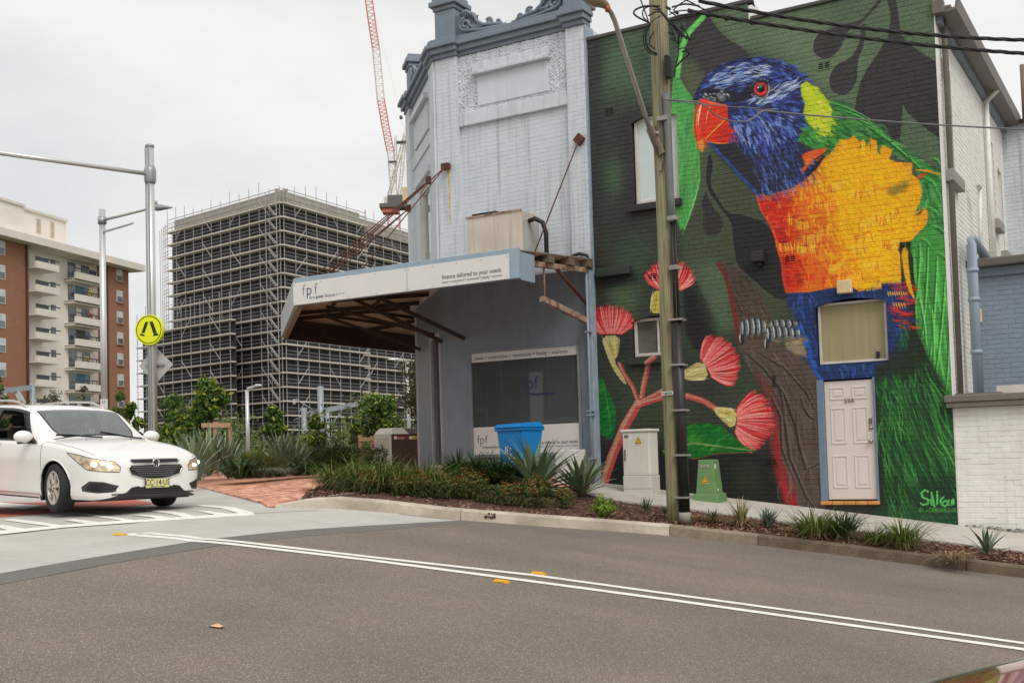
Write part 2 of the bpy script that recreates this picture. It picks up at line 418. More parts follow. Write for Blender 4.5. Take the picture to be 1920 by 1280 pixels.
    base = lin((34, 40, 31))[None, None]*(1-g[..., None])+lin((84, 108, 80))[None, None]*g[..., None]
    mixn = np.clip((n1-.38)*2.6, 0, 1)*(.40+.6*np.clip((xx+9.5)/3.5, 0, 1))
    dark = lin((52, 52, 49))[None, None]
    img[:] = dark*(1-np.clip(mixn*1.1+.1, 0, 1)[..., None])+base*1.1*np.clip(mixn*1.1+.1, 0, 1)[..., None]
    GB = (62, 60, 60)
    # upper right ground, black leaf silhouettes
    fill([(1400, 0), (1760, -40), (1770, 330), (1560, 200), (1500, 120), (1400, 100), (1330, 60), (1335, 10)], (96, 116, 88), 16, .8)
    fill([(1400, 60), (1500, 20), (1640, 100), (1580, 190), (1500, 130)], (112, 132, 100), 20, .7)
    fill([(1268, 10), (1287, 30), (1280, 160), (1262, 200)], (72, 92, 72), 5, .7)
    fill([(1330, 30), (1400, 100), (1400, 60), (1340, 20)], (104, 124, 92), 6, .7)
    fill([(1285, 26), (1330, 30), (1342, 50), (1362, 72), (1397, 92), (1408, 110), (1367, 117), (1330, 140), (1321, 145), (1300, 112), (1292, 100), (1280, 82), (1287, 62)], GB, 1, 1, 1)
    fill([(1272, 120), (1300, 112), (1322, 142), (1300, 185), (1285, 165)], (88, 96, 72), 5, .8)
    f5 = lambda L: [(1440+x/4., y/4.) for x, y in L]
    fill(f5([(870, -60), (780, 60), (700, 150), (560, 190), (420, 230), (350, 280), (335, 350), (350, 410), (410, 445), (480, 430), (540, 370), (570, 300), (600, 230), (690, 190), (760, 110), (830, 40), (890, -60)]), GB, 1, 1, 1)
    fill(f5([(700, 180), (690, 300), (660, 380), (610, 440), (520, 480), (470, 540), (455, 620), (480, 690), (550, 720), (620, 690), (670, 600), (670, 500), (680, 430), (720, 340), (740, 180)]), GB, 1, 1, 1)
    fill(f5([(890, -60), (950, -60), (975, 100), (995, 260), (1060, 330), (1190, 420), (1255, 460), (1300, 1050), (1150, 940), (1040, 840), (1010, 780), (1005, 880), (985, 1080), (640, 850), (690, 620), (740, 520), (830, 390), (900, 270), (920, 140), (910, 60), (880, -20)]), (58, 56, 57), 1, 1)
    # left strip
    for (x, y, r, c) in [(1165, 120, 26, (82, 112, 86)), (1150, 150, 18, (72, 102, 78)), (1160, 330, 20, (84, 122, 86)), (1190, 480, 30, (58, 84, 62)), (1170, 560, 26, (92, 118, 82)), (1210, 110, 18, (62, 84, 66))]:
        th = np.linspace(0, 6.28, 14)[:-1]; fill(np.stack([x+r*np.cos(th), y+r*1.6*np.sin(th)], 1), c, 24, .8)
    fill([(1112, 60), (1124, 60), (1140, 900), (1122, 900)], (48, 47, 45), 8, .8)
    fill([(1160, 225), (1184, 205), (1240, 200), (1240, 420), (1165, 430)], (52, 50, 49), 10, .9)
    fill([(1112, 500), (1190, 505), (1200, 530), (1118, 545)], (25, 25, 23), 8, .9)
    # middle: grey green leaf ground with black leaves
    f6 = lambda L: [(1080+x/4., 300+y/4.) for x, y in L]
    fill(f6([(930, -60), (1120, 0), (1350, 240), (1500, 620), (1570, 900), (1580, 1100), (1480, 1250), (1100, 1280), (800, 900), (800, 480)]), (76, 88, 66), 8, .85)
    fill(f6([(1000, -80), (1030, 40), (1000, 180), (1060, 280), (1130, 400), (1250, 410), (1430, 470), (1510, 620), (1580, 900), (1590, 1060), (1500, 1040), (1400, 960), (1300, 870), (1210, 800), (1180, 640), (1170, 480), (1140, 430), (1060, 330), (990, 240), (970, 120)]), (40, 39, 41), 1, 1, 1)
    fill(f6([(975, 230), (1010, 330), (1090, 430), (1108, 500), (1060, 565), (980, 575), (945, 510), (955, 400), (935, 320), (960, 260)]), (52, 51, 52), 1, 1, 1)
    fill(f6([(930, 330), (955, 400), (950, 500), (980, 575), (900, 600), (810, 560), (860, 430)]), (70, 78, 62), 4, .8)
    fill(f6([(800, 860), (900, 900), (980, 1050), (1070, 1300), (1060, 1420), (820, 1420)]), (34, 34, 34), 3, 1, 1)
    fill(f6([(940, 760), (1090, 800), (1170, 1000), (1190, 1200), (1090, 1330), (1010, 1100), (930, 920)]), (92, 112, 84), 16, .85)
    fill(f6([(1390, 1010), (1570, 1060), (1600, 1200), (1450, 1230)]), (70, 78, 58), 6, .8)
    fill([(1112, 600), (1160, 690), (1220, 690), (1290, 720), (1310, 800), (1440, 800), (1440, 730), (1380, 660), (1330, 800), (1180, 860)], (64, 80, 56), 22, .6)
    fill([(1120, 830), (1450, 850), (1480, 960), (1120, 915)], (26, 27, 24), 14, .9)
    fill([(1360, 870), (1420, 860), (1430, 930), (1370, 930)], (46, 54, 38), 14, .6)
    # long pale leaf behind the pole
    LG = (84, 168, 84)
    leaf = [(1258, 150), (1272, 140), (1285, 165), (1300, 185), (1306, 220), (1309, 270), (1314, 310), (1310, 350), (1300, 385), (1279, 442), (1265, 400), (1258, 300)]
    setclip(leaf, 1); fill(leaf, LG, 1, 1, 1)
    feathers(leaf, 90, math.radians(92), 46, 4, [(70, 150, 74), (104, 190, 98), (58, 128, 64), (92, 178, 90)], alpha=.55, jit=.1); setclip()
    stroke([(1345, 2), (1318, 32), (1290, 62), (1276, 95), (1270, 145)], 11, (98, 196, 92), taper=(.7, .8)); stroke([(1340, 8), (1300, 50), (1280, 82), (1272, 130)], 3, (140, 226, 132), taper=(.7, .6))
    stroke([(1314, 330), (1300, 390), (1279, 440)], 2.5, (120, 220, 116))
    # ------------------------------------------------------------ parrot body, back and wing
    GRN = [(62, 136, 60), (46, 110, 52), (84, 166, 78), (34, 86, 42), (66, 146, 66), (104, 184, 96)]
    wing_up = [(1490, 262), (1505, 215), (1552, 188), (1580, 192), (1592, 203), (1640, 235), (1670, 262), (1702, 285), (1712, 294), (1740, 308), (1775, 330), (1780, 470), (1700, 470), (1690, 420), (1730, 360), (1712, 300), (1660, 280), (1570, 290), (1520, 285)]
    fill(wing_up, (62, 142, 66), 1, 1)
    feathers(wing_up, 420, lambda c: math.radians(25 if c[1] < 330 else 75), 26, 6, GRN, bend=.2, alpha=.75, jit=.2)
    for y0 in range(200, 300, 14):
        stroke([(1555+(y0-200)*1.5, y0-6), (1600+(y0-200)*1.1, y0+6), (1640+(y0-200), y0+34)], 4, (34, 92, 44), .8)
        stroke([(1557+(y0-200)*1.5, y0-9), (1602+(y0-200)*1.1, y0+3), (1642+(y0-200), y0+31)], 2, (120, 214, 110), .8)
    feathers([(1545, 255), (1640, 260), (1660, 285), (1570, 290), (1510, 270)], 60, .2, 30, 4, [(36, 90, 46), (60, 132, 60)], alpha=.7)
    lowwing = [(1709, 447), (1740, 425), (1775, 440), (1782, 620), (1796, 760), (1782, 747), (1765, 732), (1746, 705), (1745, 682), (1732, 647), (1719, 620), (1717, 550), (1716, 492), (1707, 470)]
    fill([(1700, 440), (1785, 430), (1800, 780), (1740, 720), (1700, 640)], (40, 44, 34), 5, 1)
    fill(lowwing, (72, 156, 70), 1, 1)
    for k in range(34):
        x = 1709+70*rng.random(); y = 440+240*rng.random()
        l = 60+70*rng.random()
        if x+l*.12 > 1790: continue
        c = [(48, 128, 54), (104, 212, 96), (62, 152, 64), (122, 224, 108)][rng.integers(4)]
        stroke([(x, y), (x+l*.02, y+l*.5), (x+l*.14, y+l)], 3+6*rng.random(), c, .6)
    for a, b in [((1722, 455), (1716, 560)), ((1738, 460), (1726, 640)), ((1755, 480), (1740, 690)), ((1770, 520), (1752, 706)), ((1722, 560), (1735, 648)), ((1745, 580), (1748, 690)), ((1778, 560), (1772, 735))]:
        m = ((a[0]+b[0])/2+5, (a[1]+b[1])/2)
        stroke([a, m, b], 4, (38, 104, 46), .8, (.5, .5)); stroke([(a[0]+3, a[1]), (m[0]+3, m[1]), (b[0]+3, b[1])], 2.5, (136, 236, 120), .85, (.5, .5))
    stroke([(1717, 560), (1719, 620), (1732, 647), (1745, 684), (1747, 706), (1765, 733), (1786, 752)], 3, (120, 222, 100), .9, (.8, .8))
    for (x, y, r) in [(1750, 395, 16), (1762, 430, 14), (1745, 340, 16), (1768, 480, 15), (1755, 300, 10), (1735, 452, 12)]:
        stroke([(x-r, y-r*.6), (x+r*.6, y-r*.2), (x+r*.9, y+r)], 5, (98, 196, 92), .7); stroke([(x-r, y-r*.3), (x+r*.4, y+.1*r), (x+r*.6, y+r*1.2)], 3, (32, 88, 40), .7)
    stroke([(1715, 318), (1750, 320), (1768, 330)], 5, (236, 166, 30), .9); stroke([(1715, 335), (1730, 330), (1737, 325)], 9, (200, 82, 40), .9)
    # tail
    tail = [(1638, 690), (1690, 640), (1720, 640), (1748, 705), (1800, 780), (1806, 985), (1660, 975), (1646, 800)]
    fill([(1636, 690), (1706, 590), (1735, 650), (1800, 780), (1812, 1000), (1640, 985), (1642, 940)], (30, 50, 30), 4, 1)
    fill([(1650, 700), (1740, 720), (1800, 790), (1806, 930), (1700, 930), (1655, 800)], (34, 78, 38), 14, .9)
    feathers(tail, 520, lambda c: math.radians(76-(c[0]-1640)*.10+(c[1]-820)*-.05), 66, 3.4, [(40, 108, 46), (58, 142, 58), (28, 70, 34), (74, 166, 70), (34, 90, 40), (24, 44, 26)], bend=.14, jit=.14, alpha=.62)
    feathers(tail, 70, lambda c: math.radians(72-(c[0]-1640)*.08), 70, 2.4, [(86, 176, 78), (72, 156, 68), (112, 200, 96)], bend=.16, jit=.14, alpha=.55, taper=(.1, .4))
    feathers(tail, 120, lambda c: math.radians(74-(c[0]-1640)*.08), 60, 3, [(20, 44, 26), (24, 54, 30)], bend=.14, jit=.14, alpha=.6)
    feathers([(1640, 690), (1720, 690), (1740, 740), (1650, 760)], 60, 1.25, 30, 4, [(40, 100, 50), (60, 140, 66), (30, 60, 50)], alpha=.7)
    fill([(1640, 955), (1806, 955), (1812, 1010), (1640, 1000)], (28, 78, 46), 8, .75)
    fill([(1715, 900), (1790, 890), (1800, 960), (1712, 962)], (22, 48, 34), 8, .85)
    # thighs
    thigh = [(1473, 545), (1518, 545), (1560, 538), (1600, 540), (1650, 528), (1695, 526), (1705, 560), (1706, 600), (1700, 650), (1690, 678), (1640, 690), (1640, 712), (1545, 716), (1530, 692), (1515, 650), (1503, 622), (1490, 590), (1478, 570)]
    fill(thigh, (34, 56, 104), 2, 1)
    feathers(thigh, 260, math.radians(80), 24, 5, [(42, 76, 150), (30, 48, 92), (54, 94, 176), (28, 36, 60), (36, 62, 124)], alpha=.7, jit=.2)
    feathers([(1478, 600), (1500, 600), (1545, 714), (1525, 714), (1500, 640)], 60, math.radians(70), 26, 4, [(40, 84, 178), (54, 104, 200), (34, 60, 130)], alpha=.7, jit=.12)
    fill([(1690, 640), (1706, 560), (1716, 600), (1735, 660), (1720, 700), (1640, 712), (1640, 690)], (36, 46, 30), 5, .9)
    feathers([(1660, 548), (1700, 540), (1705, 610), (1664, 612)], 60, .15, 24, 4, [(196, 40, 36), (222, 52, 34), (44, 54, 110), (52, 44, 70)], alpha=.85, jit=.2)
    feathers([(1664, 532), (1698, 530), (1698, 540), (1666, 543)], 14, .1, 22, 4, [(206, 46, 36), (50, 48, 80)], alpha=.9)
    for k in range(9): stroke([(1664+k*4.2, 545+k*.2), (1665+k*4.2, 551), (1667+k*4.3, 556-(k % 3))], 2.2, (236, 196, 50), .9)
    for k in range(5): stroke([(1674+k*5, 566), (1676+k*5, 572), (1678+k*5, 578)], 2.2, (236, 190, 50), .9)
    feathers([(1690, 590), (1705, 590), (1700, 650), (1680, 650)], 26, 1.4, 18, 4, [(34, 92, 48), (44, 120, 60), (30, 60, 90)], alpha=.8)
    # chest
    chest = [(1417, 364), (1425, 393), (1442, 419), (1452, 444), (1457, 467), (1465, 494), (1467, 520), (1473, 549), (1518, 547), (1560, 539), (1600, 539), (1611, 547), (1632, 539), (1647, 526), (1651, 530), (1689, 526), (1690, 478), (1683, 469), (1687, 454), (1706, 452), (1737, 421), (1741, 402), (1734, 389), (1714, 400), (1725, 378), (1729, 357), (1721, 336), (1709, 327), (1711, 306), (1681, 304), (1667, 299), (1674, 281), (1655, 272), (1644, 290), (1644, 264), (1632, 259), (1625, 278), (1620, 261), (1611, 266), (1602, 254), (1592, 260), (1573, 262), (1564, 278), (1552, 292), (1536, 304), (1522, 325), (1501, 342), (1470, 358), (1435, 367), (1421, 354)]
    def chestcol(c):
        t = (c[0]-1420-(c[1]-360)*.26)/150.+.08*math.sin(c[1]*.11)+rng.normal()*.10-max(0, (c[1]-470)/430.)
        if c[1] < 330: t += .25
        if t < .22: return [(216, 38, 24), (230, 50, 26), (190, 34, 26), (170, 34, 34)][rng.integers(4)]
        if t < .50: return [(232, 74, 26), (240, 104, 30), (222, 56, 26), (246, 140, 40)][rng.integers(4)]
        if t < .85: return [(246, 150, 28), (250, 178, 24), (238, 112, 28), (252, 190, 30)][rng.integers(4)]
        return [(252, 196, 14), (250, 184, 12), (252, 206, 24), (246, 164, 16), (254, 200, 10)][rng.integers(5)]
    setclip(chest); fill(chest, (240, 150, 24), 1, 1)
    fill([(1400, 364), (1470, 350), (1490, 342), (1500, 420), (1515, 557), (1453, 559), (1432, 444)], (210, 40, 26), 16, 1)
    fill([(1495, 350), (1540, 300), (1570, 400), (1600, 548), (1515, 557), (1495, 430)], (234, 104, 30), 20, .9)
    fill([(1560, 285), (1600, 258), (1660, 280), (1720, 330), (1735, 400), (1690, 520), (1620, 530), (1570, 430), (1545, 330)], (251, 192, 14), 22, .95)
    P = inpoly(chest, 900); P = P[np.argsort(P[:, 0]*.3+P[:, 1])][::-1]
    inch = lambda c: 1417 < c[0] < 1740
    for c in P:
        a = math.radians(60 if c[0] > 1560 else 78)+rng.normal()*.22-(c[0]-1560)*.0022
        l = 15*(.6+.8*rng.random()); e = (c[0]+math.cos(a)*l, c[1]+math.sin(a)*l)
        if e[1] > 545-(max(0, e[0]-1560))*.09 or e[0] > 1732: continue
        stroke([c, ((c[0]+e[0])/2+rng.normal()*1.5, (c[1]+e[1])/2), e], 4.5*(.5+.8*rng.random()), chestcol(c), .72, (.5, .2))
    for k in range(16):                                                        # rows of feather fringes
        c = inpoly([(1450, 400), (1520, 345), (1600, 330), (1680, 360), (1690, 470), (1640, 515), (1490, 530)], 1)[0]
        n = 12; wv = 26+20*rng.random(); tilt = rng.normal()*.15-.12
        for i in range(n):
            x = c[0]+wv*(i/n-.5); y = c[1]+tilt*wv*(i/n-.5)*2+5*math.sin(i/n*3.1)
            a = math.radians(82)-(i/n-.5)*.5
            stroke([(x, y-7), (x+math.cos(a)*8, y+5), (x+math.cos(a)*15, y+11+3*rng.random())], 2.2, (254, 206, 60) if rng.random() < .75 else (240, 120, 40), .85, (.7, .1))
            if rng.random() < .45: stroke([(x+1.6, y+2), (x+2+math.cos(a)*9, y+13)], 1.6, (190, 60, 30), .6, (.3, .1))
    for k in range(26):                                                        # broad soft lobes of plumage
        c = inpoly([(1520, 380), (1560, 330), (1640, 330), (1700, 360), (1690, 450), (1640, 500), (1540, 510)], 1)[0]
        a = math.radians(150+25*rng.normal()); l = 26+16*rng.random()
        e = (c[0]+math.cos(a)*l, c[1]-math.sin(a)*l*.5+8)
        stroke([c, ((c[0]+e[0])/2, (c[1]+e[1])/2+9), e], 7, [(252, 204, 24), (238, 126, 26), (250, 180, 20), (226, 96, 30)][k % 4], .4, (.3, .3))
    for k in range(36):
        c = inpoly([(1425, 380), (1480, 365), (1510, 420), (1500, 540), (1478, 540), (1455, 440)], 1)[0]
        stroke([c, (c[0]+8, c[1]+2*rng.normal()), (c[0]+18, c[1]+3*rng.normal())], 5, [(120, 36, 40), (236, 60, 26), (96, 36, 44), (240, 90, 36)][rng.integers(4)], .45)
    stroke([(1418, 366), (1427, 396), (1446, 424), (1456, 452), (1464, 500), (1470, 545)], 4, (250, 84, 40), .85, (.7, .7))
    fill([(1665, 352), (1700, 338), (1708, 342), (1700, 356), (1675, 368), (1662, 362)], (122, 112, 40), 4, .8)
    fill([(1714, 404), (1726, 394), (1734, 388), (1726, 402)], (44, 60, 34), 1.5, .9)
    setclip()
    for p, q in [((1632, 284), (1631, 262)), ((1650, 292), (1646, 272)), ((1668, 296), (1676, 284)), ((1614, 280), (1612, 266))]: stroke([p, q], 3, (70, 96, 40), .8)
    for k in range(22):
        x = 1600+k*2.4; stroke([(x, 530-abs(k-12)*.3), (x+1.5, 538), (x+1+3*rng.random(), 546-abs(k-10)*.4)], 2.4, (250, 200, 20), .9, (.7, .1))
    for k in range(16):
        x = 1650+k*2.5; stroke([(x, 518), (x+.6, 526), (x+1, 531+2*rng.random())], 2.4, (250, 200, 20), .9, (.7, .1))
    stroke([(1687, 470), (1690, 500), (1692, 532)], 2.2, (46, 40, 28), .9, (.8, .8))
    fill([(1691, 464), (1701, 463), (1704, 500), (1708, 535), (1717, 565), (1705, 548), (1696, 520), (1692, 490)], (240, 180, 16), 1, 1, 1)
    # ------------------------------------------------------------ breast below the head
    neck = [(1327, 268), (1365, 262), (1486, 262), (1517, 271), (1545, 296), (1527, 320), (1505, 341), (1470, 356), (1435, 366), (1417, 365), (1400, 347), (1367, 312)]
    fill(neck, (42, 44, 56), 2, 1)
    feathers([(1380, 265), (1490, 262), (1535, 290), (1522, 322), (1500, 340), (1440, 364), (1425, 345), (1400, 300)], 230, math.radians(62), 26, 2.8, [(52, 72, 142), (74, 100, 180), (34, 42, 70), (100, 128, 204), (44, 58, 110)], alpha=.8, jit=.14)
    for k in range(16):
        t = k/15.; x = 1327+90*t; y = 268+97*t
        stroke([(x-1, y-6), (x+7, y+1), (x+14, y+14)], 6, [(48, 76, 150), (40, 66, 128), (60, 92, 170)][k % 3], .8)
    fill([(1345, 272), (1390, 274), (1430, 330), (1420, 352), (1385, 315)], (44, 43, 45), 7, .75)
    # ------------------------------------------------------------ head
    head = [(1299, 190), (1303, 175), (1311, 160), (1322, 143), (1352, 121), (1383, 110), (1426, 106), (1462, 113), (1490, 126), (1511, 145), (1503, 160), (1504, 178), (1508, 205), (1509, 235), (1500, 256), (1486, 272), (1450, 280), (1410, 278), (1385, 272), (1369, 262), (1364, 225), (1364, 195), (1338, 192), (1318, 184)]
    fill(head, (40, 46, 92), 1, 1)
    EX, EY = 1426., 167.
    def hang(c):                        # feathers sweep from the beak back over the crown and down the cheek
        x, y = c
        if y < 150 or (y < 172 and x < 1400): return math.radians(-34+(x-1310)*.36+max(0, y-140)*.3)
        if y < 200: return math.radians(-18+(y-150)*.7+(x-1440)*.12)
        return math.radians(35+(y-200)*.55-(x-1400)*.12)
    HB = [(58, 84, 168), (78, 108, 196), (40, 54, 116), (96, 132, 214), (28, 34, 66), (66, 92, 182), (48, 64, 140), (88, 90, 176)]
    feathers(head, 620, hang, 17, 4.2, HB, bend=.16, jit=.16, alpha=.85)
    feathers(head, 240, hang, 18, 2.0, [(22, 26, 48), (18, 22, 40), (26, 32, 60)], bend=.16, jit=.14, alpha=.85)
    feathers([(1330, 150), (1360, 126), (1420, 118), (1440, 135), (1400, 150), (1350, 168), (1325, 172)], 90, hang, 18, 2.0, [(176, 202, 240), (210, 226, 248), (140, 172, 230)], bend=.2, jit=.12, alpha=.85)
    feathers([(1440, 170), (1480, 152), (1490, 165), (1455, 190), (1400, 200), (1390, 192)], 60, lambda c: math.radians(-28), 20, 2.4, [(190, 210, 244), (222, 234, 250), (150, 180, 232)], bend=.2, jit=.15, alpha=.85)
    feathers([(1370, 215), (1480, 215), (1490, 250), (1440, 272), (1380, 262)], 130, hang, 13, 2.6, [(130, 160, 226), (106, 138, 214), (160, 184, 238)], bend=.1, jit=.2, alpha=.75)
    fill([(1312, 168), (1330, 164), (1362, 166), (1384, 176), (1400, 160), (1412, 158), (1412, 182), (1398, 188), (1368, 194), (1340, 192), (1316, 184)], (30, 31, 38), 2.5, .9)
    # cere
    for k in range(46):
        x = 1316+48*rng.random(); y = 168+6*math.sin((x-1316)*.12)+14*rng.random()+(x-1316)*.14
        if y > 192: continue
        stroke([(x, y), (x+3, y-1.4*rng.random()), (x+5, y+2)], 3.4, [(70, 76, 80), (112, 120, 124), (150, 156, 160), (44, 48, 52), (190, 196, 200)][rng.integers(5)], .8, (.6, .6))
    th = np.linspace(0, 6.283, 20)[:-1]
    ell = lambda cx, cy, rx, ry: np.stack([cx+rx*np.cos(th), cy+ry*np.sin(th)], 1)
    fill(ell(1353, 184, 8, 6), (96, 104, 106), 1, 1); fill(ell(1352, 182, 4, 3), (150, 158, 160), 1.5, .9); fill(ell(1338, 180, 6, 3), (28, 28, 32), 1, .9)
    # eye
    fill(ell(EX, EY, 20, 19), (30, 32, 38), 2, .9)
    for k in range(70):
        a = 6.283*rng.random(); r = 15+5.5*rng.random(); x, y = EX+r*math.cos(a), EY+r*math.sin(a)
        fill(ell(x, y, 1.3, 1.2), [(110, 116, 122), (60, 64, 72), (150, 156, 160)][rng.integers(3)], .6, .8)
    stroke([(1440, 158), (1446, 170), (1434, 183)], 2.2, (196, 206, 222), .8); stroke([(1408, 178), (1424, 188), (1440, 182)], 2., (150, 164, 190), .7)
    fill(ell(EX, EY, 13.4, 13.2), (22, 20, 22), 1, 1); fill(ell(EX, EY, 12.6, 12.4), (214, 52, 40), 1, 1)
    fill(ell(EX+1, EY+3, 10, 8), (236, 82, 58), 2.5, .7); fill(ell(EX, EY-1, 8.2, 8), (58, 26, 24), 1, 1); fill(ell(EX, EY-1, 6.6, 6.4), (16, 15, 17), 1, 1)
    fill([(1419, 166), (1424, 158), (1431, 160), (1428, 164)], (120, 130, 140), 1, .85); fill(ell(1421, 164, 1.6, 1.6), (240, 240, 240), .6, 1)
    # beak
    beak = [(1306, 197), (1311, 187), (1320, 184), (1338, 192), (1352, 196), (1364, 195), (1364, 217), (1369, 243), (1369, 267), (1349, 270), (1326, 264), (1319, 260), (1320, 278), (1317, 285), (1312, 283), (1306, 269), (1301, 245), (1301, 214)]
    fill(beak, (222, 52, 30), 1, 1, 1)
    feathers([(1308, 200), (1330, 196), (1360, 200), (1360, 222), (1325, 255), (1308, 250)], 60, 1.7, 26, 6, [(232, 62, 34), (206, 40, 28), (240, 84, 44), (224, 50, 32)], alpha=.45, jit=.2)
    feathers([(1345, 240), (1366, 240), (1367, 264), (1340, 262)], 30, .2, 18, 4, [(200, 38, 28), (214, 60, 36), (176, 34, 30)], alpha=.6)
    stroke([(1315, 192), (1306, 214), (1305, 244)], 5, (246, 150, 90), .75); stroke([(1316, 194), (1309, 212), (1309, 236)], 3, (250, 226, 200), .85); stroke([(1331, 198), (1325, 212), (1323, 236)], 2, (250, 180, 140), .8)
    stroke([(1315, 188), (1340, 195), (1362, 197)], 4, (240, 120, 90), .8)
    stroke([(1361, 223), (1345, 238), (1322, 261)], 2.6, (246, 176, 60), .95, (.5, .6)); stroke([(1361, 226), (1345, 241), (1326, 262)], 1.6, (150, 24, 22), .7)
    fill([(1306, 266), (1319, 260), (1320, 278), (1317, 285), (1312, 283)], (236, 150, 50), 1.5, .9)
    stroke([(1326, 265), (1348, 271), (1369, 268)], 2., (244, 160, 60), .8); stroke([(1302, 220), (1303, 250), (1308, 272)], 2, (150, 24, 24), .5)
    # collar and orange flash
    collar = [(1501, 159), (1512, 152), (1534, 170), (1552, 189), (1559, 210), (1557, 250), (1527, 261), (1524, 252), (1541, 241), (1517, 234), (1506, 212), (1510, 194), (1503, 180)]
    fill(collar, (196, 216, 36), 1.5, 1)
    feathers(collar, 120, math.radians(40), 14, 4, [(206, 222, 40), (226, 226, 74), (236, 222, 96), (178, 206, 34), (216, 226, 52)], alpha=.75, jit=.3)
    feathers([(1495, 240), (1520, 236), (1540, 244), (1524, 258), (1560, 254), (1575, 262), (1540, 284), (1500, 268)], 70, math.radians(30), 20, 4, [(58, 140, 58), (84, 176, 74), (38, 92, 46)], alpha=.85, jit=.3)
    fill([(1503, 292), (1517, 283), (1552, 277), (1541, 290), (1522, 299), (1505, 325), (1502, 318), (1510, 309)], (232, 92, 40), 1.2, 1)
    feathers([(1506, 292), (1545, 280), (1538, 290), (1508, 312)], 24, .1, 14, 3, [(240, 120, 44), (222, 70, 36), (248, 150, 60)], alpha=.7)
    stroke([(1546, 290), (1530, 312), (1516, 328)], 8, (32, 30, 40), .9); stroke([(1552, 283), (1540, 294), (1520, 302)], 5, (44, 44, 40), .8)
    # ------------------------------------------------------------ branch, trunk, claws
    BR = (92, 78, 70)
    br = [(1340, 490), (1356, 487), (1372, 492), (1400, 517), (1430, 557), (1448, 602), (1450, 650), (1395, 650), (1380, 600), (1370, 537), (1352, 505)]
    fill(br, (84, 70, 58), 3, 1, 1)
    stroke([(1342, 492), (1360, 515), (1372, 560), (1382, 618), (1392, 660)], 10, (128, 34, 34), .85, (.4, .6))
    feathers(br, 90, math.radians(62), 34, 3.5, [(70, 56, 48), (112, 98, 84), (50, 40, 36), (98, 84, 70)], alpha=.6, jit=.15)
    trunk = [(1383, 650), (1400, 640), (1440, 638), (1475, 650), (1500, 668), (1520, 690), (1535, 715), (1540, 760), (1546, 952), (1480, 955), (1460, 890), (1447, 815), (1450, 760), (1437, 730), (1412, 695)]
    fill(trunk, BR, 2, 1)
    fill([(1410, 690), (1445, 725), (1458, 770), (1462, 860), (1485, 900), (1500, 958), (1478, 960), (1455, 890), (1444, 815), (1447, 760)], (140, 28, 32), 5, .85)
    fill([(1446, 800), (1456, 790), (1470, 900), (1497, 955), (1478, 955), (1458, 890)], (176, 32, 36), 4, .7)
    feathers(trunk, 150, lambda c: math.radians(60 if c[1] < 720 else 84), 60, 5, [(104, 90, 80), (78, 66, 60), (118, 102, 92), (66, 56, 50), (96, 80, 72)], alpha=.5, jit=.1)
    for pl in [[(1390, 655), (1430, 690), (1470, 740), (1490, 800), (1500, 860)], [(1420, 660), (1470, 690), (1510, 735), (1528, 770)], [(1460, 720), (1470, 790), (1480, 860), (1510, 930), (1528, 955)], [(1490, 770), (1496, 830), (1510, 880), (1524, 876), (1534, 870)], [(1500, 745), (1510, 790), (1536, 786)], [(1440, 735), (1462, 780), (1464, 840), (1490, 905)]]:
        stroke(pl, 4, (36, 30, 28), .85, (.3, .3)); stroke([(x+5, y) for x, y in pl], 3, (122, 106, 96), .5, (.3, .3))
    fill([(1447, 700), (1455, 706), (1453, 730), (1447, 724)], (26, 24, 26), 1.5, .9)
    fill([(1470, 636), (1504, 636), (1513, 668), (1492, 664), (1474, 652)], (150, 132, 106), 2, 1)
    def toe(pl, segs):
        fill(pl, (58, 62, 64), 1, 1, 2); P_ = np.asarray(pl, float); lo_, hi_ = P_.min(0), P_.max(0); setclip(pl, 2)
        for i in range(segs):
            x = lo_[0]+(hi_[0]-lo_[0])*(i+.5)/segs
            stroke([(x-3, lo_[1]-1), (x+2.5, (lo_[1]+hi_[1])/2), (x-2, hi_[1]+1)], (hi_[0]-lo_[0])/segs*.62, (126, 132, 134), .8, (.9, .5)); stroke([(x-1, lo_[1]+1), (x+3.5, (lo_[1]*.6+hi_[1]*.4)), (x+2, hi_[1]-4)], 2., (224, 228, 230), .8, (.6, .2)); stroke([(x+3.6, lo_[1]-1), (x+7, (lo_[1]+hi_[1])/2), (x+3, hi_[1])], 1.6, (26, 28, 30), .8, (.8, .6))
        setclip()
    toe([(1438, 611), (1446, 602), (1466, 599), (1490, 601), (1498, 610), (1470, 616), (1446, 616)], 5)
    toe([(1385, 618), (1388, 605), (1400, 597), (1418, 596), (1432, 601), (1438, 610), (1436, 622), (1420, 628), (1400, 628), (1392, 632), (1386, 628)], 5)
    toe([(1432, 628), (1436, 616), (1448, 610), (1462, 612), (1480, 616), (1500, 618), (1502, 628), (1480, 632), (1458, 634), (1446, 642), (1436, 640)], 6)
    feathers([(1440, 632), (1500, 628), (1506, 642), (1450, 644)], 26, .1, 14, 4, [(130, 112, 90), (170, 150, 120), (90, 84, 76)], alpha=.8)
    for pl in ([(1389, 622), (1383, 632), (1388, 645), (1393, 646), (1396, 636)], [(1437, 630), (1431, 642), (1434, 656), (1438, 657), (1443, 642)]):
        fill(pl, (44, 40, 40), 1, 1, 1); stroke([(pl[0][0]-1, pl[0][1]+3), (pl[1][0]+2, pl[1][1]), (pl[2][0]+1, pl[2][1]-2)], 2.4, (220, 216, 210), .85)
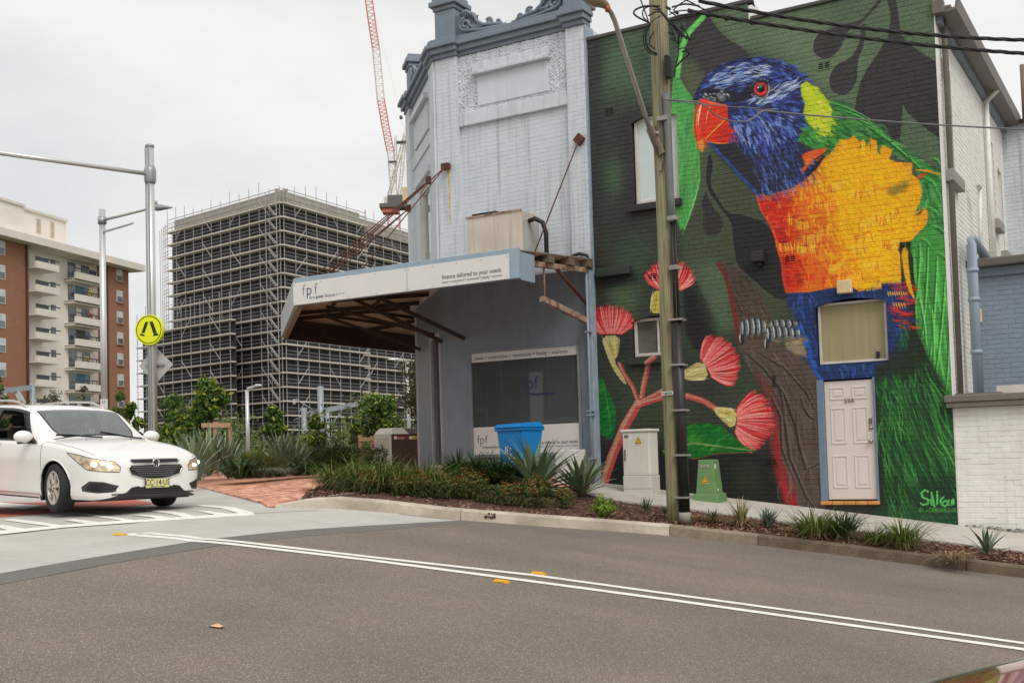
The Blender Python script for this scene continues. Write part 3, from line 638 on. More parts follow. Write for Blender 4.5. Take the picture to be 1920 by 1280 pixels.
    # ------------------------------------------------------------ gum blossoms
    def bloom(cx, cy, ang, R, half, n=150):
        for k in range(n):
            f = (rng.random()*2-1); a = ang+f*half; r = R*(.86+.2*rng.random())*(1-.10*f*f)
            b0 = (cx+math.cos(ang+f*.9)*R*.05+math.cos(ang+1.57)*f*R*.30, cy+math.sin(ang)*R*.05+math.sin(ang+1.57)*f*R*.30)
            e = (cx+math.cos(a)*r, cy+math.sin(a)*r); m = ((b0[0]*.45+e[0]*.55)+math.cos(ang+1.57)*f*R*.18, (b0[1]*.45+e[1]*.55)+math.sin(ang+1.57)*f*R*.18)
            c = [(196, 32, 36), (214, 44, 46), (172, 26, 32), (232, 92, 88), (226, 66, 66)][rng.integers(5)] if k < n*.75 else [(248, 170, 160), (240, 130, 122)][rng.integers(2)]
            stroke([b0, m, e], 5 if k < n*.75 else 1.6, c, .85, (.8, .25))
    def cup(pts, col=(206, 192, 132)):
        fill(pts, col, 1, 1, 1); P = np.asarray(pts); a = P[0]+(P[1]-P[0])*.5
        for k in range(7):
            t = (k+.5)/7; s = P[0]*(1-t)+P[1]*t; e = P[3]*(1-t)+P[2]*t if len(P) > 3 else P[2]
            stroke([s, (s+e)/2, e], 2.6, [(226, 214, 168), (186, 170, 84), (160, 140, 80), (214, 196, 110)][k % 4], .8)
    PK = (178, 96, 84); PK2 = (200, 150, 120)
    def stem(pl, w):
        stroke(pl, w, (188, 84, 78), 1, (.9, .9)); stroke([(x-w*.16, y-w*.12) for x, y in pl], w*.45, PK2, .85, (.9, .9)); stroke([(x+w*.36, y+w*.2) for x, y in pl], w*.22, (206, 66, 66), .85, (.9, .9))
    stem([(1128, 918), (1145, 860), (1170, 800), (1198, 752)], 17); stem([(1115, 930), (1128, 915), (1150, 850), (1165, 815)], 16)
    stem([(1196, 752), (1186, 725), (1170, 700), (1160, 680)], 8); stem([(1202, 748), (1208, 715), (1216, 680), (1232, 668)], 10); stem([(1198, 755), (1225, 742), (1260, 722), (1290, 700)], 9)
    stem([(1198, 758), (1240, 745), (1290, 742), (1320, 752), (1345, 768)], 11); fill(ell(1197, 755, 5, 5), (214, 150, 130), 1.5, .9)
    cup([(1126, 630), (1163, 628), (1159, 665), (1150, 676), (1168, 704), (1176, 722), (1166, 716), (1148, 690), (1137, 664)]); cup([(1222, 545), (1250, 545), (1246, 587), (1217, 587)], (204, 190, 84))
    cup([(1330, 712), (1318, 672), (1272, 700), (1290, 714)]); cup([(1384, 765), (1376, 808), (1345, 780), (1335, 762)], (206, 196, 120))
    bloom(1145, 628, math.radians(-90), 56, 1.05, 190); bloom(1256, 545, math.radians(-88), 58, 1.15, 170); bloom(1322, 690, math.radians(-28), 66, 1.05, 200); bloom(1378, 788, math.radians(4), 72, 1.05, 220)
    # leaves
    lf = [(1129, 704), (1134, 722), (1148, 748), (1155, 772), (1154, 800), (1148, 826), (1132, 818), (1116, 808), (1112, 770), (1114, 715)]
    setclip(lf, 1); fill(lf, (14, 104, 40), 1, 1, 1); feathers(lf, 60, math.radians(-40), 22, 4, [(10, 84, 34), (30, 140, 50), (16, 118, 44), (60, 160, 60)], alpha=.55, jit=.15)
    stroke([(1129, 706), (1140, 760), (1148, 824)], 2, (70, 170, 70), .6)
    setclip()
    lf2 = [(1236, 852), (1262, 812), (1290, 796), (1320, 792), (1352, 798), (1376, 818), (1400, 838), (1421, 846), (1390, 849), (1340, 850), (1318, 858), (1290, 860), (1260, 850)]
    setclip(lf2, 1); fill(lf2, (16, 106, 32), 1, 1, 1); feathers(lf2, 110, math.radians(-38), 26, 5, [(10, 80, 26), (30, 134, 36), (70, 160, 44), (14, 104, 32)], alpha=.55, jit=.15)
    stroke([(1240, 846), (1300, 830), (1360, 838), (1418, 845)], 2.4, (150, 176, 110), .85, (.6, .4)); stroke([(1250, 852), (1290, 861), (1320, 858), (1345, 850), (1410, 848)], 2.6, (160, 74, 40), .85, (.6, .5))
    setclip()
    # signature
    SG = (92, 190, 88)
    sig = [[(1741, 922), (1734, 918), (1727, 924), (1730, 932), (1740, 936), (1740, 944), (1730, 946), (1725, 942)], [(1743, 940), (1751, 938), (1749, 932), (1743, 938), (1747, 946), (1753, 943)], [(1746, 922), (1752, 950)], [(1757, 920), (1757, 946)], [(1770, 931), (1757, 938), (1768, 948)], [(1771, 938), (1766, 944), (1771, 949), (1777, 943), (1772, 937)], [(1779, 936), (1777, 946), (1784, 946), (1785, 936)], [(1787, 934), (1788, 946)]]
    for s in sig: stroke(s, 5.5, (40, 110, 60), .7, (.9, .9)); stroke(s, 3, (112, 208, 104), .95, (.9, .9))
    G5 = {'B': '0,0 0,6;0,0 3,1 3,2 0,3;0,3 4,4 4,5 0,6', 'L': '0,0 0,6 3,6', 'A': '0,6 2,0 4,6;1,4 3,4', 'C': '4,1 2,0 0,2 0,4 2,6 4,5', 'K': '0,0 0,6;4,0 0,3 4,6', 'O': '2,0 0,2 0,4 2,6 4,4 4,2 2,0', 'I': '1,0 3,0;2,0 2,6;1,6 3,6', 'N': '0,6 0,0 4,6 4,0'}
    for i, ch in enumerate('BLACKBOOKINK'):
        for s in G5[ch].split(';'):
            stroke([(1724+i*5.9+float(q.split(',')[0])*1.0, 951.5+float(q.split(',')[1])*1.25+i*.06) for q in s.split()], 1.7, (74, 150, 66), .95, (.9, .9))
    img[:] *= (.93+.14*noise(9, 5)[..., None])*(.95+.1*noise(60, 6)[..., None])
    return np.clip(img, 0.004, 1)
# ---------------------------------------------------------------- ground, road, kerb, footpath, planting bed
KERB = [(-10.75, 11.45), (-10.37, 11.74), (-9.71, 12.46), (-8.71, 13.2), (-7.94, 13.81), (-7.2, 14.5), (-6.46, 15.1), (-5.32, 15.49), (-4.0, 15.71), (-2.59, 15.86), (-1.9, 15.95), (0, 16.1), (6, 16.6), (14, 17.2)]
def ky(X):
    for (a, b) in zip(KERB[:-1], KERB[1:]):
        if a[0] <= X <= b[0]: return a[1]+(b[1]-a[1])*(X-a[0])/(b[0]-a[0])
    return KERB[0][1] if X < KERB[0][0] else KERB[-1][1]
def sheet(name, xs, y0, y1, dz, m, ny=8, parent=None, surf=None, **t):
    v = []; f = []; surf = surf or gz
    for x in xs:
        a = y0(x) if callable(y0) else y0; b = y1(x) if callable(y1) else y1
        for j in range(ny+1): y = a+(b-a)*j/ny; v.append((x, y, surf(x, y)+dz))
    for i in range(len(xs)-1):
        for j in range(ny): k = i*(ny+1)+j; f.append((k, k+ny+1, k+ny+2, k+1))
    o = rawmesh(name, v, f, m, parent, **t); return o
def lerp(P, x):
    for a, b in zip(P[:-1], P[1:]):
        lo, hi = (a, b) if a[0] < b[0] else (b, a)
        if lo[0] <= x <= hi[0]: return lo[1]+(hi[1]-lo[1])*(x-lo[0])/(hi[0]-lo[0])
    return P[0][1] if abs(x-P[0][0]) < abs(x-P[-1][0]) else P[-1][1]
def asphalt():
    m = bpy.data.materials.new('asphalt'); m.use_nodes = True; t = m.node_tree; b = t.nodes['Principled BSDF']
    g = N(t, 'ShaderNodeNewGeometry')
    vo = N(t, 'ShaderNodeTexVoronoi'); vo.inputs['Scale'].default_value = 150; LK(t, g.outputs['Position'], vo.inputs['Vector'])
    sp = N(t, 'ShaderNodeSeparateColor'); LK(t, vo.outputs['Color'], sp.inputs[0])
    rp = N(t, 'ShaderNodeValToRGB'); LK(t, sp.outputs[0], rp.inputs['Fac']); e = rp.color_ramp.elements
    e[0].position = 0; e[0].color = srgb((98, 90, 83))+(1,); e[1].position = .45; e[1].color = srgb((120, 111, 103))+(1,)
    q = e.new(.92); q.color = srgb((138, 128, 118))+(1,); q = e.new(1.); q.color = srgb((186, 174, 160))+(1,)
    n2 = N(t, 'ShaderNodeTexNoise'); n2.inputs['Scale'].default_value = .55; n2.inputs['Detail'].default_value = 6; LK(t, g.outputs['Position'], n2.inputs['Vector'])
    r2 = N(t, 'ShaderNodeValToRGB'); LK(t, n2.outputs['Fac'], r2.inputs['Fac']); r2.color_ramp.elements[0].position = .3; r2.color_ramp.elements[1].position = .7
    r2.color_ramp.elements[0].color = (.84, .84, .85, 1); r2.color_ramp.elements[1].color = (1.12, 1.10, 1.07, 1)
    mx = N(t, 'ShaderNodeMix', data_type='RGBA', blend_type='MULTIPLY'); mx.inputs[0].default_value = 1; LK(t, rp.outputs[0], mx.inputs[6]); LK(t, r2.outputs[0], mx.inputs[7])
    n3 = N(t, 'ShaderNodeTexNoise'); n3.inputs['Scale'].default_value = 3.1; n3.inputs['Detail'].default_value = 8; n3.inputs['Roughness'].default_value = .75; LK(t, g.outputs['Position'], n3.inputs['Vector'])
    r3 = N(t, 'ShaderNodeValToRGB'); LK(t, n3.outputs['Fac'], r3.inputs['Fac']); r3.color_ramp.elements[0].position = .70; r3.color_ramp.elements[1].position = .80; r3.color_ramp.elements[0].color = (0, 0, 0, 1); r3.color_ramp.elements[1].color = (.35, .35, .35, 1)
    m3 = N(t, 'ShaderNodeMix', data_type='RGBA'); LK(t, r3.outputs[0], m3.inputs[0]); LK(t, mx.outputs[2], m3.inputs[6]); m3.inputs[7].default_value = srgb((168, 152, 136))+(1,)
    mp4 = N(t, 'ShaderNodeMapping'); mp4.inputs['Rotation'].default_value = (0, 0, R(-14)); mp4.inputs['Scale'].default_value = (.10, 1.1, 1); LK(t, g.outputs['Position'], mp4.inputs['Vector'])
    n4 = N(t, 'ShaderNodeTexNoise'); n4.inputs['Scale'].default_value = 1.; n4.inputs['Detail'].default_value = 5; LK(t, mp4.outputs[0], n4.inputs['Vector'])
    r4 = N(t, 'ShaderNodeValToRGB'); LK(t, n4.outputs['Fac'], r4.inputs['Fac']); r4.color_ramp.elements[0].position = .35; r4.color_ramp.elements[1].position = .65; r4.color_ramp.elements[0].color = (.94, .94, .945, 1); r4.color_ramp.elements[1].color = (1.07, 1.06, 1.05, 1)
    m4 = N(t, 'ShaderNodeMix', data_type='RGBA', blend_type='MULTIPLY'); m4.inputs[0].default_value = 1; LK(t, m3.outputs[2], m4.inputs[6]); LK(t, r4.outputs[0], m4.inputs[7])
    n5 = N(t, 'ShaderNodeTexNoise'); n5.inputs['Scale'].default_value = 1.7; n5.inputs['Detail'].default_value = 9; n5.inputs['Roughness'].default_value = .7; LK(t, g.outputs['Position'], n5.inputs['Vector'])
    r5 = N(t, 'ShaderNodeValToRGB'); LK(t, n5.outputs['Fac'], r5.inputs['Fac']); r5.color_ramp.elements[0].position = .26; r5.color_ramp.elements[1].position = .34; r5.color_ramp.elements[0].color = (.45, .45, .45, 1); r5.color_ramp.elements[1].color = (0, 0, 0, 1)
    m5 = N(t, 'ShaderNodeMix', data_type='RGBA'); LK(t, r5.outputs[0], m5.inputs[0]); LK(t, m4.outputs[2], m5.inputs[6]); m5.inputs[7].default_value = srgb((74, 68, 64))+(1,)
    LK(t, m5.outputs[2], b.inputs['Base Color']); b.inputs['Roughness'].default_value = .85; b.inputs['Specular IOR Level'].default_value = .25
    bp = N(t, 'ShaderNodeBump'); bp.inputs['Strength'].default_value = .35; bp.inputs['Distance'].default_value = .004; LK(t, vo.outputs['Distance'], bp.inputs['Height']); LK(t, bp.outputs[0], b.inputs['Normal'])
    return m
M_ASPH = asphalt()
M_ASPH2 = mat('asphalt_patch', (112, 108, 103), .85, var=.22, vscale=60, bump=.4, bscale=200, var2=.3, v2scale=2.5, col2=(120, 116, 110))
M_CONC = mat('concrete_road', (190, 187, 180), .8, var=.06, vscale=9, bump=.15, bscale=160, var2=.45, v2scale=.9, col2=(166, 162, 154))
M_PATH = mat('concrete_path', (196, 190, 180), .85, var=.08, vscale=14, bump=.25, bscale=120, var2=.35, v2scale=1.6, col2=(150, 142, 130))
M_KERBL = mat('kerb_pale', (196, 186, 168), .85, var=.10, vscale=12, bump=.3, bscale=90, var2=.55, v2scale=2.2, col2=(140, 126, 106))
M_KERBM = mat('kerb_mid', (142, 128, 108), .9, var=.14, vscale=14, bump=.35, bscale=90, var2=.5, v2scale=3, col2=(112, 100, 84))
M_KERBD = mat('kerb_dark', (120, 104, 84), .95, var=.35, vscale=55, bump=.9, bscale=70, var2=.5, v2scale=5, col2=(84, 76, 62))
M_WHITE = mat('road_paint_white', (240, 238, 230), .7, var=.05, vscale=30, var2=.35, v2scale=9, col2=(196, 190, 180), bump=.2, bscale=150)
M_RED = mat('crossing_red', (196, 104, 84), .8, var=.08, vscale=8, var2=.25, v2scale=2, col2=(176, 110, 92))
M_SOIL = mat('terrain', (92, 96, 66), .95, var=.3, vscale=3, bump=.5, bscale=12)
M_MULCH = mat('mulch_ground', (84, 58, 46), .95, var=.4, vscale=40, bump=1., bscale=60, var2=.4, v2scale=3, col2=(112, 80, 62))
M_PAVE = mat('clay_paver', (214, 156, 126), .85, var=.12, vscale=3.7, bump=.2, bscale=150, var2=.4, v2scale=5, col2=(186, 126, 100))
M_PAVE2 = mat('clay_paver_dark', (182, 128, 106), .85, var=.12, vscale=5, bump=.2, bscale=150)
M_PAVE3 = mat('clay_paver_pale', (226, 176, 146), .85, var=.1, vscale=5, bump=.2, bscale=150)
xs = [-600, -200, -60, -30]+[-17+.5*i for i in range(0, 63)]+[40, 200, 500]
ys_ = [-300, -60, -20, -8, -2]+[i*.75 for i in range(40)]+[32, 60, 200, 900]
v = [(x, y, G_(x, y)-.34) for x in xs for y in ys_]; n_ = len(ys_)
rawmesh('ground', v, [(i*n_+j, (i+1)*n_+j, (i+1)*n_+j+1, i*n_+j+1) for i in range(len(xs)-1) for j in range(n_-1)], M_SOIL, kind='structure')
fx = lambda a, b, st: [a+(b-a)*i/max(1, int(round((b-a)/st))) for i in range(max(1, int(round((b-a)/st)))+1)]
CE = [(-9, -8.2), (5.0, -8.30), (5.82, -8.4), (6.58, -8.51), (8.19, -8.70), (10.58, -8.73), (13.12, -8.71)]     # edge of the concrete, Y -> X
def strip(name, P, Q, dz, m, parent=None, surf=rz, sub=6, **t):        # strip between two polylines of (X,Y)
    def dense(L):
        o = []
        for a, b in zip(L[:-1], L[1:]): o += [(a[0]+(b[0]-a[0])*k/sub, a[1]+(b[1]-a[1])*k/sub) for k in range(sub)]
        return o+[L[-1]]
    P = dense(P); Q = dense(Q); v = []; f = []; W = 6
    for a, b in zip(P, Q):
        for j in range(W+1): x = a[0]+(b[0]-a[0])*j/W; y = a[1]+(b[1]-a[1])*j/W; v.append((x, y, surf(x, y)+dz))
    for i in range(len(P)-1):
        for j in range(W): k = i*(W+1)+j; f.append((k, k+1, k+W+2, k+W+1))
    return rawmesh(name, v, f, m, parent, **t)
road = sheet('road', fx(-9.4, 14, .3), -9.5, lambda x: ky(x)+.1, 0, M_ASPH, 110, surf=rz, kind='structure')
conc = sheet('road_concrete', fx(-22, -8.6, .2), -9.5, lambda x: 19.0 if x < -10.72 else ky(x)+.1, -.005, M_CONC, 120, surf=rz, kind='structure')
strip('concrete_apron', [(x, y) for y, x in CE], [(-10.6, -9), (-10.6, 5), (-10.65, 5.82), (-10.7, 6.58), (-10.75, 8.19), (-10.6, 10.58), (-10.05, 12.05)], .003, M_CONC, conc)
JT = [hit(x, y, rz) for x, y in ((-260, 1042), (0, 1003), (130, 987), (260, 977), (400, 968), (490, 962), (600, 957))]
strip('concrete_joint', [(p[0]-.012, p[1]-.012) for p in JT], [(p[0]+.012, p[1]+.012) for p in JT], .0050, mat('joint_dark', (84, 78, 70), .9), conc)
DS = [(-7.6, -9), (-7.82, 5.0), (-7.89, 5.6), (-8.1, 6.6), (-8.31, 8.1), (-8.36, 10.58), (-8.45, 13.0)]
strip('asphalt_patch', [(x-.02, y) for y, x in CE], DS, .0018, M_ASPH2, road)
up = [hit(x, y, rz)[:2] for x, y in ((275, 998.5), (375, 1010), (700, 1045), (1005, 1079), (1280, 1117), (1600, 1161), (1920, 1206))]+[(1.6, 10.8), (8, 11.9)]
lo = [hit(x, y, rz)[:2] for x, y in ((242, 1000.5), (360, 1014), (700, 1051), (945, 1083), (1280, 1128), (1600, 1173), (1920, 1217.5))]+[(1.6, 10.5), (8, 11.6)]
def wline(name, P, w, parent):
    A = []; B = []
    for i, p in enumerate(P):
        d = np.array(P[min(i+1, len(P)-1)])-np.array(P[max(i-1, 0)]); d = d/np.linalg.norm(d); n = np.array((-d[1], d[0]))*w/2; A.append(tuple(np.array(p)-n)); B.append(tuple(np.array(p)+n))
    return strip(name, A, B, .0058, M_WHITE, parent, sub=8)
wline('painted_line', up, .115, road); wline('painted_line', lo, .125, road)
def mark(name, px_, m, dz=.0055):
    p = [hit(x/4., 720+y/4., rz) for x, y in px_]; h = len(p)//2
    return strip(name, [q[:2] for q in p[:h]], [q[:2] for q in p[h:]][::-1], dz, m, conc, sub=8)
mark('painted_band', [(-900, 1235), (0, 1128), (500, 1075), (1000, 1040), (1500, 1008), (1915, 984), (1890, 962), (1500, 988), (1000, 1022), (500, 1056), (0, 1100), (-900, 1200)], M_WHITE)
for q in ([(10, 1018), (400, 1067), (480, 1060), (110, 1008)], [(560, 970), (940, 1030), (1010, 1022), (640, 968)], [(1030, 940), (1380, 1000), (1480, 995), (1110, 935)], [(1450, 910), (1800, 970), (1900, 962), (1530, 905)], [(-560, 1072), (-150, 1115), (-60, 1106), (-450, 1062)]): mark('painted_key', q, M_WHITE, .0030)
for q in ([(-60, 1062), (60, 1096), (200, 1086), (20, 1056)], [(470, 1018), (640, 1044), (760, 1038), (560, 1012)], [(980, 980), (1180, 1012), (1290, 1005), (1060, 978)], [(1440, 950), (1640, 985), (1750, 978), (1510, 948)]): mark('painted_short_key', q, M_WHITE, .0042)
mark('red_crossing', [(-900, 1085), (0, 997), (180, 982), (430, 957), (900, 930), (1180, 890), (1000, 862), (430, 880), (200, 885), (0, 880), (-400, 880), (-900, 890)], M_RED, -.0015)
mark('painted_zebra_bar', [(-700, 985), (0, 920), (180, 938), (330, 910), (0, 886), (-600, 905)], M_WHITE, .0015)
# kerb stones
kerb = thing('kerb', 'low concrete kerb curving along the planted bed, pale at left and dark stone at right', 'kerb', (-6, 15, gz(-6, 15)))
cuts = [-10.75, -8.74, -6.44, -5.27, -2.58, .4, 3.2, 6, 10, 14]
for i, (a, b) in enumerate(zip(cuts[:-1], cuts[1:])):
    m = M_KERBL if i < 2 else (M_KERBM if i == 2 else M_KERBD)
    P = sorted(set([a+.006, b-.006]+[k[0] for k in KERB if a+.05 < k[0] < b-.05]+[a+(b-a)*j/9. for j in range(1, 9)]))
    vs = []; fs = []
    for x in P:
        y = ky(x); r0 = rz(x, y); top = r0+.145*clamp((x+10.75)/.55)+.01
        w = random.uniform(-.006, .006) if i > 2 else random.uniform(-.002, .002)
        vs += [(x, y-.01+w, r0-.1), (x, y+.0+w, top-.03), (x, y+.025+w, top-.004+w*.6), (x, y+.15, top), (x, y+.15, r0-.1)]
    for k in range(len(P)-1):
        for j in range(4): fs.append((k*5+j, (k+1)*5+j, (k+1)*5+j+1, k*5+j+1))
    fs += [(0, 1, 2, 3, 4), tuple((len(P)-1)*5+j for j in (4, 3, 2, 1, 0))]
    MB().add(vs, fs, False).build('kerb_stone', m, kerb)
ch = MB(); rg = random.Random(4); kx = -8.42
for k in range(22): x_ = kx+rg.uniform(-.06, .06); ch.obox((x_, ky(x_)+rg.uniform(-.018, .02), rz(x_, ky(x_))+.09+rg.uniform(-.04, .04)), ((1, 0, 0), (0, 1, 0), (0, 0, 1)), .012, .012, .010)
ch.build('kerb_spall', mat('spalled_stone', (78, 66, 54), .95, var=.5, vscale=60), kerb)
# mulch bed
BEDL = [(11.9, -10.6), (12.63, -11.11), (13.6, -11.9), (14.8, -12.7), (16.1, -13.5), (17.6, -13.9)]
bed_back = lambda x: 18.0 if x < -9.6 else (18.0-(x+9.6)*.8 if x < -8.5 else 17.12)
bed_front = lambda x: max(ky(x)+.14, lerp([(b, a) for a, b in BEDL][::-1], x) if x < -10.6 else 0)
bed = sheet('planting_bed', fx(-13.85, 14, .25), bed_front, bed_back, -.022, M_MULCH, 10, kind='structure')
V = []; F = []
MC = [mat('mulch_chip', (116, 78, 58), .9, var=.45, vscale=25), mat('mulch_chip_pale', (168, 132, 104), .9, var=.3, vscale=25), mat('mulch_chip_dark', (66, 44, 36), .9, var=.3, vscale=25)]
cnt = 0; mi = []
while cnt < 16000:
    x = rs.uniform(-13.5, 1.5); y0 = bed_front(x)-.02; y1 = bed_back(x)
    y = rs.uniform(y0, y1) if rs.random() < .5 else y0+abs(rs.normal())*.5
    if y > y1: continue
    cnt += 1; a = rs.uniform(0, 6.28); l = rs.uniform(.02, .075); w = rs.uniform(.005, .016); t1 = rs.normal()*.35; z = gz(x, y)-.018+rs.uniform(0, .022)
    c, s = math.cos(a), math.sin(a); k = len(V)
    for p, q in ((-1, -1), (1, -1), (1, 1), (-1, 1)): V.append((x+c*l/2*p-s*w/2*q, y+s*l/2*p+c*w/2*q, z+p*l/2*t1+q*w*.3))
    F.append((k, k+1, k+2, k+3)); mi.append(int(rs.choice(3, p=[.5, .22, .28])))
o = rawmesh('mulch', V, F, None)
for m in MC: o.data.materials.append(m)
o.data.polygons.foreach_set('material_index', mi); tag(o, 'brown bark mulch strewn over the planted bed behind the kerb', 'mulch', kind='stuff')
# concrete footpath slabs along the mural
path = sheet('footpath', fx(-9.9, 14, .4), lambda x: bed_back(x)-.02, 19.5, -.03, M_PATH, 4, kind='structure')
px0 = -9.62
while px0 < 12:
    x1 = px0+1.56
    P = fx(px0+.006, x1-.006, .4); v = []; f = []
    for x in P: b0 = bed_back(x); v += [(x, b0, gz(x, b0)-.08), (x, b0, gz(x, b0)+.01), (x, WALLY-.008, gz(x)+.01), (x, WALLY-.008, gz(x)-.08)]
    for k in range(len(P)-1): f += [(k*4+j, k*4+4+j, k*4+5+j, k*4+1+j) for j in range(3)]
    f += [(0, 1, 2, 3), tuple((len(P)-1)*4+j for j in (3, 2, 1, 0))]
    MB().add(v, f).build('slab', M_PATH, path); px0 = x1
# clay paving: laid on the skew of the main street
PO = np.array(hit(482, 939, gz)[:2]); P1_ = np.array(hit(362, 908.5, gz)[:2]); pu = (P1_-PO)/np.linalg.norm(P1_-PO); pv = np.array((pu[1], -pu[0])) if pu[1] > 0 and True else np.array((-pu[1], pu[0]))
if pv[1] < 0: pv = -pv
pavm = mat('paving_bed', (140, 98, 80), .9, var=.3, vscale=12)
v = []; f = []
for i in range(25):
    for j in range(25): p = PO+pu*(-.6+i*1.1)+pv*(j*.6); v.append((p[0], p[1], gz(p[0], p[1])-.036))
for i in range(24):
    for j in range(24): k = i*25+j; f.append((k, k+25, k+26, k+1))
pav = rawmesh('brick_paving', v, f, pavm, kind='structure')
strip('paving_forecourt', [(-16, 17.9), (-12, 17.9), (-9.7, 17.9)], [(-16, 24), (-12, 19.3), (-9.7, 19.3)], .004, M_PAVE, pav, gz)
def inbed(x, y): return y > 11.6 and y < 18.0 and x > lerp(BEDL, y)-.02
slots = []
for r in range(0, 80):
    for c in range(-4, 46):
        p = PO+pv*(.06+r*.118)+pu*(c*.236+(.118 if r % 2 else 0)+.12)
        if inbed(p[0]+.1, p[1]) or inbed(p[0], p[1]+.05) or p[0] > -10.5: continue
        if p[1] < ky(p[0])+.2 and p[0] > -10.75: continue
        slots.append(tuple(p))
slots.sort(key=lambda s: (s[0]**2+s[1]**2))
PM = [M_PAVE, M_PAVE, M_PAVE2, M_PAVE3]; pme = []
for m in PM:
    q = MB().add([(-.113, -.0545, -.03), (.113, -.0545, -.03), (.113, .0545, -.03), (-.113, .0545, -.03), (-.113, -.0545, -.004), (.113, -.0545, -.004), (.113, .0545, -.004), (-.113, .0545, -.004), (-.108, -.0495, 0), (.108, -.0495, 0), (.108, .0495, 0), (-.108, .0495, 0)],
              [(8, 9, 10, 11)]+[(4+i, 4+(i+1) % 4, 8+(i+1) % 4, 8+i) for i in range(4)]+[(i, (i+1) % 4, 4+(i+1) % 4, 4+i) for i in range(4)])
    me = bpy.data.meshes.new('paver'); me.from_pydata(q.v, [], q.f); me.materials.append(m); pme.append(me)
V = []; F = []; pang = math.atan2(pu[1], pu[0])
for i, (x, y) in enumerate(slots):
    sx_ = (gz(x+.1, y)-gz(x-.1, y))/.2; sy_ = (gz(x, y+.1)-gz(x, y-.1))/.2; z = gz(x, y)+.006+rs.normal()*.0012; su_ = sx_*pu[0]+sy_*pu[1]; sv_ = sx_*pv[0]+sy_*pv[1]
    if i < 300:
        o = bpy.data.objects.new('paver', pme[int(rs.integers(4))]); COL.objects.link(o); o.parent = pav; o.location = (x, y, z); o.rotation_euler = (0, -math.atan(su_), pang+rs.normal()*.008)
    else:
        k = len(V); V += [(x+pu[0]*a[0]+pv[0]*a[1], y+pu[1]*a[0]+pv[1]*a[1], z+a[2]+a[0]*su_+a[1]*sv_) for a in q.v]; F += [tuple(j+k for j in f) for f in q.f]
rawmesh('paver_field', V, F, M_PAVE, pav, kind='stuff')
# bits on the road
def marker(x, y, label):
    t = thing('road_marker', label, 'road marker', (x, y, rz(x, y)), .3, 'raised amber markers beside the centre line')
    q = MB().add([(-.075, -.05, .0), (.075, -.05, .0), (.075, .05, .0), (-.075, .05, .0), (-.055, -.022, .024), (.055, -.022, .024), (.055, .022, .024), (-.055, .022, .024)], [(0, 3, 2, 1), (4, 5, 6, 7), (0, 1, 5, 4), (1, 2, 6, 5), (2, 3, 7, 6), (3, 0, 4, 7)])
    o = rawmesh('body', q.v, q.f, mat('marker_amber', (222, 160, 30), .4, var=.2, vscale=40), t); o.rotation_euler = (0, .12, 0)
    q = MB().box(-.04, .04, -.052, -.03, .006, .018); rawmesh('reflector', q.v, q.f, mat('reflector_amber', (240, 190, 60), .2, coat=.5), o)
marker(*hit(226, 1003, rz)[:2], 'amber raised marker at the left end of the white centre line on the concrete')
marker(-5.46, 8.88, 'amber raised marker on the near side of the double white line')
marker(-5.49, 9.62, 'amber raised marker on the far side of the double white line')
q = MB().add([(-.06, -.02, .004), (-.02, -.05, .012), (.05, -.03, .004), (.075, .01, .018), (.03, .025, .006), (-.035, .035, .02)], [(0, 1, 2, 5), (2, 3, 4, 5)])
o = rawmesh('fallen_leaf', q.v, q.f, mat('dry_leaf', (214, 176, 132), .8)); o.location = (-5.76, 5.64, rz(-5.76, 5.64)+.002); tag(o, 'dry pale leaf lying alone on the grey road', 'leaf')
